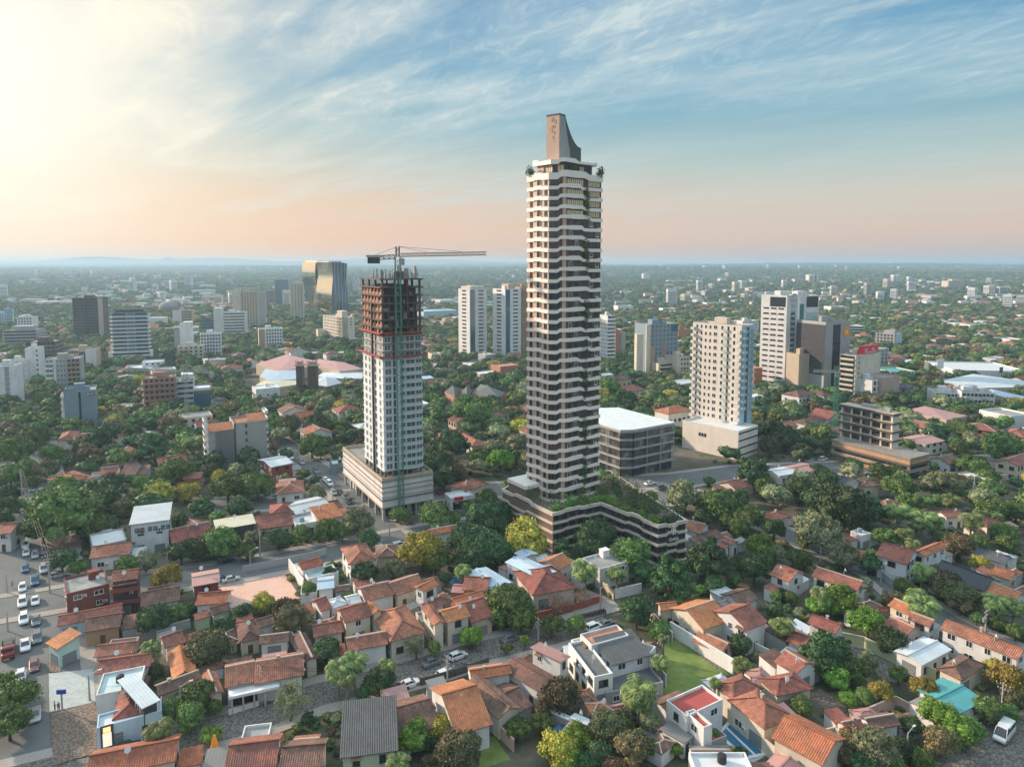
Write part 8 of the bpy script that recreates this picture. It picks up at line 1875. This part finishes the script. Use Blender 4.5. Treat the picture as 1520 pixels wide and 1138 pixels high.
wallline([(8, 585, 360), (8, 700, 385), (8, 880, 480), (8, 1065, 555)], 2.4, 'yellow', 'long yellowish green wall along the inner cobbled lane', .2); wallline([(5, 372, 835), (5, 645, 765), (5, 730, 735)], 1.8, 'red', 'dark red street wall under the bare trees', .2); wallline([(5, 690, 625), (5, 800, 720)], 2.2, 'beige', 'tan garden wall at the end of paved yard'); wallline([(5, 805, 715), (5, 955, 680)], 2.4, 'white', 'white gate wall below the grey roofed villa')
wallline([(3, 0, 870), (3, 140, 845), (3, 400, 790), (3, 470, 770)], 1.8, 'grey', 'long pale fence wall between cross road and dirt lot', .15); wallline([(3, 262, 855), (3, 345, 975)], 3.0, 'white', 'white side wall bounding the dirt lot'); wallline([(5, 1005, 830), (5, 1130, 960)], 2.2, 'cream', 'cream wall in front of the tall orange roofed house')
wallline([(7, 880, 890), (7, 760, 800), (7, 560, 690)], 1.8, 'grey', 'grey wall along the right side road'); wallline([(2, 1290, 800), (2, 1460, 748)], .9, 'white', 'low white terrace wall before the colonnade house'); wallline([(4, 1415, 890), (4, 1530, 1010)], 2.2, 'pink', 'pinkish wall beside the small back lawn'); wallline([(4, 1000, 640), (4, 1190, 590), (4, 1390, 520)], 1.6, 'charcoal', 'dark fence along the near side of cobbled street', .1, 'street_fence')
wallline([(6, 865, 440), (6, 945, 530)], 2.4, 'white', 'white wall left of the green lawn'); wallline([(8, 130, 400), (8, 235, 455)], 2.0, 'white', 'short white yard wall behind the roadside cypress'); wallline([(2, 770, 395), (2, 1075, 310)], 2.0, 'grey', 'grey wall between the back yards of left houses'); wallline([(8, 700, 760), (8, 860, 690), (8, 1060, 800)], 2.2, 'pink', 'pinkish yard wall left of the teal roof')
# posts of the dirt lot fence
for i in range(14):
    P = at(*fp(3, 5 + i * 33, 872 - i * 7.2)); 
# swimming pool
def pool():
    P = [at(*fp(6, x, y)) for x, y in ((1250, 800), (1318, 730), (1488, 905), (1395, 925))]; O = P[0].copy(); L = [p - O for p in P]; r = thing('swimming_pool', 'long blue swimming pool with white rim behind the red roofed house', 'pool', (O.x, O.y, 0)); c = sum(L, Vector()) / 4
    if (L[1] - L[0]).cross(L[2] - L[0]).z < 0: L = L[::-1]
    b = MB(); O2 = outward(L, .6)
    for i in range(4): j = (i + 1) % 4; b.face([(O2[i].x, O2[i].y, .22), (O2[j].x, O2[j].y, .22), (L[j].x, L[j].y, .22), (L[i].x, L[i].y, .22)]); b.face([(O2[i].x, O2[i].y, 0), (O2[j].x, O2[j].y, 0), (O2[j].x, O2[j].y, .22), (O2[i].x, O2[i].y, .22)])
    b.build('rim', M['white'], r); b = MB(); b.face([(p.x, p.y, .16) for p in L]); b.build('water', M['water'], r)
    b = MB(); m0, m1 = L[0].lerp(L[1], .5), L[3].lerp(L[2], .5); d = (m1 - m0).normalized(); n = Vector((-d.y, d.x, 0)) * .2; b.prism([((m0 - n).x, (m0 - n).y), ((m1 - n).x, (m1 - n).y), ((m1 + n).x, (m1 + n).y), ((m0 + n).x, (m0 + n).y)], .1, .3); b.build('divider', M['white'], r)
M['water'] = mat('pool_water', lambda t: pr(t, **{'Base Color': (.03, .17, .30), 'Roughness': .12, 'Normal': t.n('ShaderNodeBump', {'Strength': .2, 'Distance': .05, 'Height': t.n('ShaderNodeTexNoise', {'Scale': 3.0})})}))
pool()
P_ = at(*fp(3, 1190, 930)); r = thing('garden_pool', 'small round blue garden pool left of big metal shed', 'pool', (P_.x, P_.y, 0)); b = MB(); b.prism([(2.4 * math.cos(i * math.pi / 8), 2.4 * math.sin(i * math.pi / 8)) for i in range(16)], 0, .9); b.build('basin', M['steelblue'], r); b = MB(); b.face([(2.2 * math.cos(i * math.pi / 8), 2.2 * math.sin(i * math.pi / 8), .91) for i in range(16)]); b.build('water', M['water'], r)
P_ = at(*fp(6, 912, 305)); Q_ = at(*fp(6, 958, 290)); r = thing('goal_frame', 'white football goal frame on the green lawn', 'goal', (P_.x, P_.y, 0)); b = MB(); q = Q_ - P_
for a_, c_ in (((0, 0, 0), (0, 0, 2)), ((q.x, q.y, 0), (q.x, q.y, 2)), ((0, 0, 2), (q.x, q.y, 2)), ((0, 0, 2), (-.5, 1.2, 0)), ((q.x, q.y, 2), (q.x - .5, q.y + 1.2, 0))): b.bar(a_, c_, .12)
b.build('goal_post', M['frame'], r)
P_ = at(*fp(2, 1215, 1075)); r = thing('closed_parasol', 'tall closed bright orange parasol beside a parked hatchback', 'parasol', (P_.x, P_.y, 0)); b = MB(); b.bar((0, 0, 0), (0, 0, 5.0), .12, n=8); b.build('pole', M['steel'], r); b = MB()
for i in range(5): b.bar((0, 0, 1.0 + i * .8), (0, 0, 1.8 + i * .8), (1.5 - .25 * i, 1.25 - .25 * i), n=9)
b.build('canopy', M['signor'], r)
# signs
def board(f, x, yb, yt, w, hh, label, m='frame', txt=None, tm='signred', ang=GR, name='billboard', post='steel'):
    P = at(*fp(f, x, yb)); h = z_at(P.y, fp(f, 0, yt)[1]); h = max(3, min(16, h)); r = thing(name, label, 'sign', (P.x, P.y, 0), ang); b = MB(); b.bar((0, 0, 0), (0, 0, h - hh), .22, n=8); b.build('post', M[post], r); b = MB(); b.box(-w / 2, w / 2, -.12, .12, h - hh, h); b.build('panel', M[m], r)
    if txt: o = bpy.data.objects.new('lettering', text_mesh('lettering', txt, hh * .5, M[tm], .02)); COL.objects.link(o); o.parent = r; o.location = (0, -.15, h - hh * .68); o.rotation_euler = (R(90), 0, 0)
board(2, 352, 775, 658, 1.6, .8, 'small blue sign on a post at the yard corner', 'bluesign', name='street_sign') if False else None
M['bluesign'] = flat('blue_sign', (.05, .08, .35), .5)
board(2, 352, 775, 658, 1.6, .8, 'small dark blue sign on post at the pale yard', 'bluesign', name='street_sign', ang=.1)
board(16, 1042, 690, 580, 9, 7, 'large pale billboard among trees right of the sports hall', 'frame'); board(16, 965, 690, 600, 5, 7, 'narrow white billboard beside the sports hall', 'frame'); board(16, 1385, 700, 625, 5, 4, 'dark billboard above the mall roofs', 'dframe')
for o_ in [o for o in S.objects if o.get('label') == 'small white shop with red sign beside the car park']:
    b = MB(); b.box(1.2, 4.4, -.12, -.02, 3.2, 4.5); b.build('red_sign', M['signred'], o_); b = MB(); b.box(.8, 9, -.08, .0, .2, 2.9); b.build('shop_front', M['glass'], o_)
for o_ in [o for o in S.objects if str(o.get('label', '')).startswith('long pale blue corner shop')]:
    b = MB(); b.box(.5, 2.4, -.16, -.02, .3, 4.3, 0); b.build('sign_frame', M['dframe'], o_); b = MB(); b.box(.8, 2.1, -.2, -.161, .6, 3.0, 0); b.build('sign_panel', M['litw'], o_) if 'litw' in M else None
    b2 = MB(); b2.box(.9, 2.0, -.2, -.161, 3.1, 4.0, 0)
    M['lito'] = mat('lit_amber_panel', lambda t: pr(t, **{'Base Color': (.7, .4, .15), 'Emission Color': (1, .6, .25, 1), 'Emission Strength': .9})); M['litw'] = mat('lit_white_panel', lambda t: pr(t, **{'Base Color': (.8, .75, .6), 'Emission Color': (1, .9, .7, 1), 'Emission Strength': .45}))
    b2.build('sign_top', M['lito'], o_); b = MB(); b.box(.8, 2.1, -.2, -.161, .6, 3.0, 0); b.build('sign_panel', M['litw'], o_)
for o_ in [o for o in S.objects if str(o.get('label', '')).startswith('tiled house with white front beam')]:
    for i in range(5): b = MB(); b.box(1.0 + i * 1.9, 1.3 + i * 1.9, -1.9, -1.6, 0, 3.0); b.build('column', M['beige'], o_)
    b = MB(); b.box(.6, 9.4, -2.1, .4, 3.0, 3.5); b.build('front_beam', M['white'], o_); b = MB(); b.box(1, 9, .38, .44, .2, 2.9); b.build('dark_shopfront', M['glass'], o_)
for o_ in [o for o in S.objects if str(o.get('label', '')).startswith('three-storey white block')]:
    F_ = Facade(o_, 'R', 10.5, 8, .45, .45)
    for i in range(3): F_.put('green_window', WM['g'], .6 + i * 3.3, 6.2, 2.9, 1.7, 1, -.02)
for o_ in [o for o in S.objects if str(o.get('label', '')).startswith('taller red brick house')]:
    for z in (3.2, 6.1): b = MB(); b.box(.3, 6.0, -.9, .44, z, z + .18); b.box(.3, 6.0, -.9, -.8, z + .18, z + 1.0); b.build('balcony', M['brick'], o_); b = MB(); b.box(.6, 5.6, .40, .46, z + .2, z + 2.3); b.build('dark_opening', M['dframe'], o_)
# ---------------------------------------------------------------- people, tiny in the photo
def skinned(name, V, E, Rr, m, par, root=0):
    me = bpy.data.meshes.new(name); me.from_pydata(V, E, []); me.materials.append(m); o = bpy.data.objects.new(name, me); COL.objects.link(o); o.parent = par
    me.skin_vertices.new() if hasattr(me.skin_vertices, 'new') and len(me.skin_vertices) == 0 else None
    md = o.modifiers.new('skin', 'SKIN'); md.use_smooth_shade = True
    sv = me.skin_vertices[0].data
    for i, r_ in enumerate(Rr): sv[i].radius = (r_, r_); sv[i].use_root = (i == root)
    s = o.modifiers.new('sub', 'SUBSURF'); s.levels = 1; s.render_levels = 1; return o
M['skin'] = flat('skin', (.42, .25, .17), .6); M['hair'] = flat('dark_hair', (.02, .015, .012), .7); M['jeans'] = flat('dark_trousers', (.04, .05, .08), .8); M['shirt_w'] = flat('pale_shirt', (.5, .5, .48), .8); M['shirt_d'] = flat('dark_shirt', (.05, .05, .06), .8)
def person(f, x, y, ang, shirt, label):
    P = at(*fp(f, x, y)); r = thing('person', label, 'person', (P.x, P.y, .18), ang)
    V = [(0, 0, .95), (0, 0, 1.15), (0, 0, 1.38), (0, 0, 1.50), (0, .01, 1.60), (0, .01, 1.70)]; Rr = [.13, .12, .13, .055, .085, .07]; E = [(0, 1), (1, 2), (2, 3), (3, 4), (4, 5)]
    hands = []
    for s in (-1, 1):
        k = len(V); V += [(s * .17, 0, 1.40), (s * .24, .02, 1.12), (s * .25, .06, .88), (s * .25, .07, .80)]; Rr += [.055, .045, .035, .035]; E += [(2, k), (k, k + 1), (k + 1, k + 2), (k + 2, k + 3)]
        for q in range(4): V.append((s * .25, .04 + q * .02, .72 - (.012 if q in (1, 2) else 0))); Rr.append(.009); E.append((k + 3, len(V) - 1))
        V.append((s * .22, .11, .77)); Rr.append(.010); E.append((k + 3, len(V) - 1))
        k = len(V); V += [(s * .09, 0, .90), (s * .11, .02, .50), (s * .11, 0, .08), (s * .11, .16, .04)]; Rr += [.09, .06, .045, .04]; E += [(0, k), (k, k + 1), (k + 1, k + 2), (k + 2, k + 3)]
    skinned('body', V, E, Rr, M['skin'], r)
    skinned('shirt', [(0, 0, .95), (0, 0, 1.15), (0, 0, 1.40), (.17, 0, 1.40), (.215, .01, 1.22), (-.17, 0, 1.40), (-.215, .01, 1.22)], [(0, 1), (1, 2), (2, 3), (3, 4), (2, 5), (5, 6)], [.15, .14, .145, .075, .065, .075, .065], M[shirt], r)
    skinned('trousers', [(0, 0, .95), (.09, 0, .88), (.11, .02, .50), (.11, 0, .12), (-.09, 0, .88), (-.11, .02, .50), (-.11, 0, .12)], [(0, 1), (1, 2), (2, 3), (0, 4), (4, 5), (5, 6)], [.145, .105, .08, .065, .105, .08, .065], M['jeans'], r)
    b = MB(); v, f_ = ico(1); 
    for t_ in f_:
        q = [v[i] for i in t_]
        if sum(p[2] for p in q) > -.2 and not (sum(p[1] for p in q) > 1.2 and sum(p[2] for p in q) < .9): b.face([(p[0] * .098, p[1] * .108, 1.64 + p[2] * .115) for p in q])
    b.build('hair', M['hair'], r)
    b = MB(); b.bar((0, .085, 1.62), (0, .125, 1.595), .03); b.box(-.04, -.02, .085, .097, 1.635, 1.65); b.box(.02, .04, .085, .097, 1.635, 1.65); b.box(-.025, .025, .084, .095, 1.565, 1.575); b.build('face', M['skin'], r)
person(2, 70, 85, 2.0, 'shirt_d', 'person in dark clothes standing at the left edge of avenue'); person(2, 311, 778, 2.6, 'shirt_w', 'person in pale shirt at the yard corner, left of two'); person(2, 332, 782, .5, 'shirt_d', 'person in dark shirt at the yard corner, right of two')
# ---------------------------------------------------------------- air
def haze():
    b = MB(); b.box(-12500, 12500, -400, 11000, -1.5, 134)
    m = bpy.data.materials.new('haze_air'); m.use_nodes = True
    t = NT(m.node_tree)
    v = t.n('ShaderNodeVolumePrincipled', {'Color': (0.55, 0.80, 1.0, 1), 'Density': 0.00016, 'Anisotropy': 0.2})
    o = t.n('ShaderNodeOutputMaterial'); t.link(v, 0, o, 1)
    ob = b.build('haze', m); ob['kind'] = 'stuff'
haze()
# ---------------------------------------------------------------- labels that single each thing out
LMK = [('the dirt lot', 385, 875), ('the red brick corner house', 130, 880), ('the mint gabled shop', 105, 965), ('the pale blue corner shop', 190, 1075), ('the dark colonnade house', 355, 1020), ('the green-windowed block', 217, 785), ('the construction tower podium', 575, 740),
       ('the grey slate roof', 530, 1085), ('the broad orange roof', 680, 1050), ('the big street palm clump', 515, 1000), ('the modern white house', 915, 960), ('the green lawn', 1025, 985), ('the fan palm', 945, 1030), ('the flat red roof', 1030, 1045), ('the swimming pool', 1100, 1100),
       ('the teal roof', 1415, 1035), ('the plain white metal roof', 1375, 965), ('the passenger van', 1490, 1080), ('the yellowish wall', 1290, 975), ('the red street wall', 830, 905), ('the row of motorcycles', 880, 912), ('the skyscraper podium', 870, 780), ('the steep orange roof', 1060, 905),
       ('the charcoal roofs', 1440, 855), ('the concrete frame building', 1300, 660), ('the glass retail building', 945, 655), ('the cream residential tower', 1070, 570), ('the black mosaic office', 1205, 530), ('the red roof sign', 1290, 520), ('the white terraced apartments', 1430, 595),
       ('the blue and red panelled tower', 970, 520), ('the ribbed twin towers', 730, 480), ('the zigzag slate roofs', 705, 580), ('the construction tower shaft', 583, 560), ('the brown twin pillars', 457, 560), ('the mall roofs', 450, 535), ('the gold tower', 480, 430), ('the orange brick block', 237, 585),
       ('the steel blue block', 120, 605), ('the small-orange-roof apartments', 352, 650), ('the striped balcony tower', 192, 500), ('the dark glass slab', 135, 470), ('the white slabs', 30, 545), ('the deep red walled building', 410, 700), ('the small white shop', 680, 740), ('the side road', 480, 720),
       ('the avenue', 45, 800), ('the cross road', 470, 825), ('the right side road', 1330, 870), ('the tall mast', 1445, 730), ('the big blue metal shed', 735, 860), ('the paved yard', 890, 870), ('the white terracotta-roofed house', 523, 825), ('the white market roofs', 1450, 560), ('the grey dome', 250, 455), ('the cream hotel block', 503, 485),
       ('the mosaic-fronted tower base', 1160, 600), ('the twin white tiled houses', 1220, 865), ('the yellow-green tree', 247, 855), ('the cobbled lane', 1300, 1000), ('the small back lawn', 735, 1115), ('the lit sign panel', 155, 1090), ('the round deep green trees', 1000, 865), ('the roof terrace', 900, 940)]
def rel(px, py, L):
    dx, dy = px - L[1], py - L[2]
    if abs(dx) > abs(dy) * 1.1: return 'right of' if dx > 0 else 'left of'
    return 'in front of' if dy > 0 else 'behind'
lots = []
for (root, B, w, d, px, py, rm, wm, rt, h, lab) in HOUSES:
    if lab: root['group'] = 'houses of the neighbourhood'; continue
    ds = ROOFW[rm] + (' roofed ' if 'F_' not in rm and rm[0] == 'R' and 'tiled' not in ROOFW[rm] else (' roof ' if rm[0] != 'F' else ' roofed ')) + WALLW[wm] + (' two-storey house' if h > 5.2 else ' house')
    ds = ds.replace('tiled roof ', 'tiled '); root['group'] = 'houses of the neighbourhood'; lots.append((root, px, py, ds))
for (root, P, w, px, py, ds) in TREES:
    root['group'] = 'palms among the houses' if 'palm' in ds else 'trees among the houses'; lots.append((root, px, py, ds))
for (root, B, w, d, px, py, label, h) in BLD:
    if label == '': root['group'] = 'distant blocks'; wl_m = next((c for c in root.children if c.name.startswith('wall')), None); lots.append((root, px, py, 'small distant ' + {'white_plaster': 'white', 'grey_plaster': 'grey', 'cream_plaster': 'cream', 'pink_plaster': 'pinkish', 'tan_plaster': 'tan', 'steel_blue_panels': 'steel blue'}.get(wl_m.data.materials[0].name, 'pale') + ' block'))
used_ = {}; asg = []
for root, px, py, ds in lots:
    near = sorted(LMK, key=lambda L: (L[1] - px) ** 2 + (L[2] - py) ** 2)[:5]
    best = min(near, key=lambda L: used_.get((ds, rel(px, py, L), L[0]), 0) * 1.0 + near.index(L) * .6)
    k = (ds, rel(px, py, best), best[0]); used_[k] = used_.get(k, 0) + 1; asg.append((k, math.hypot(best[1] - px, best[2] - py), root))
grp = {}
for k, dist, root in asg: grp.setdefault(k, []).append((dist, root))
NTH = ['nearest', 'second nearest', 'third nearest', 'fourth nearest', 'fifth nearest', 'sixth nearest', 'seventh nearest', 'eighth nearest', 'ninth nearest', 'tenth nearest', 'eleventh nearest', 'twelfth nearest']
for k, lst in grp.items():
    lst.sort(key=lambda q: q[0])
    for i, (dist, root) in enumerate(lst):
        root['label'] = f'{k[0]} {k[1]} {k[2]}' + (f', {NTH[min(i, 11)]} of {len(lst)}' if len(lst) > 1 else '')
for (root, *_r) in HOUSES: pass
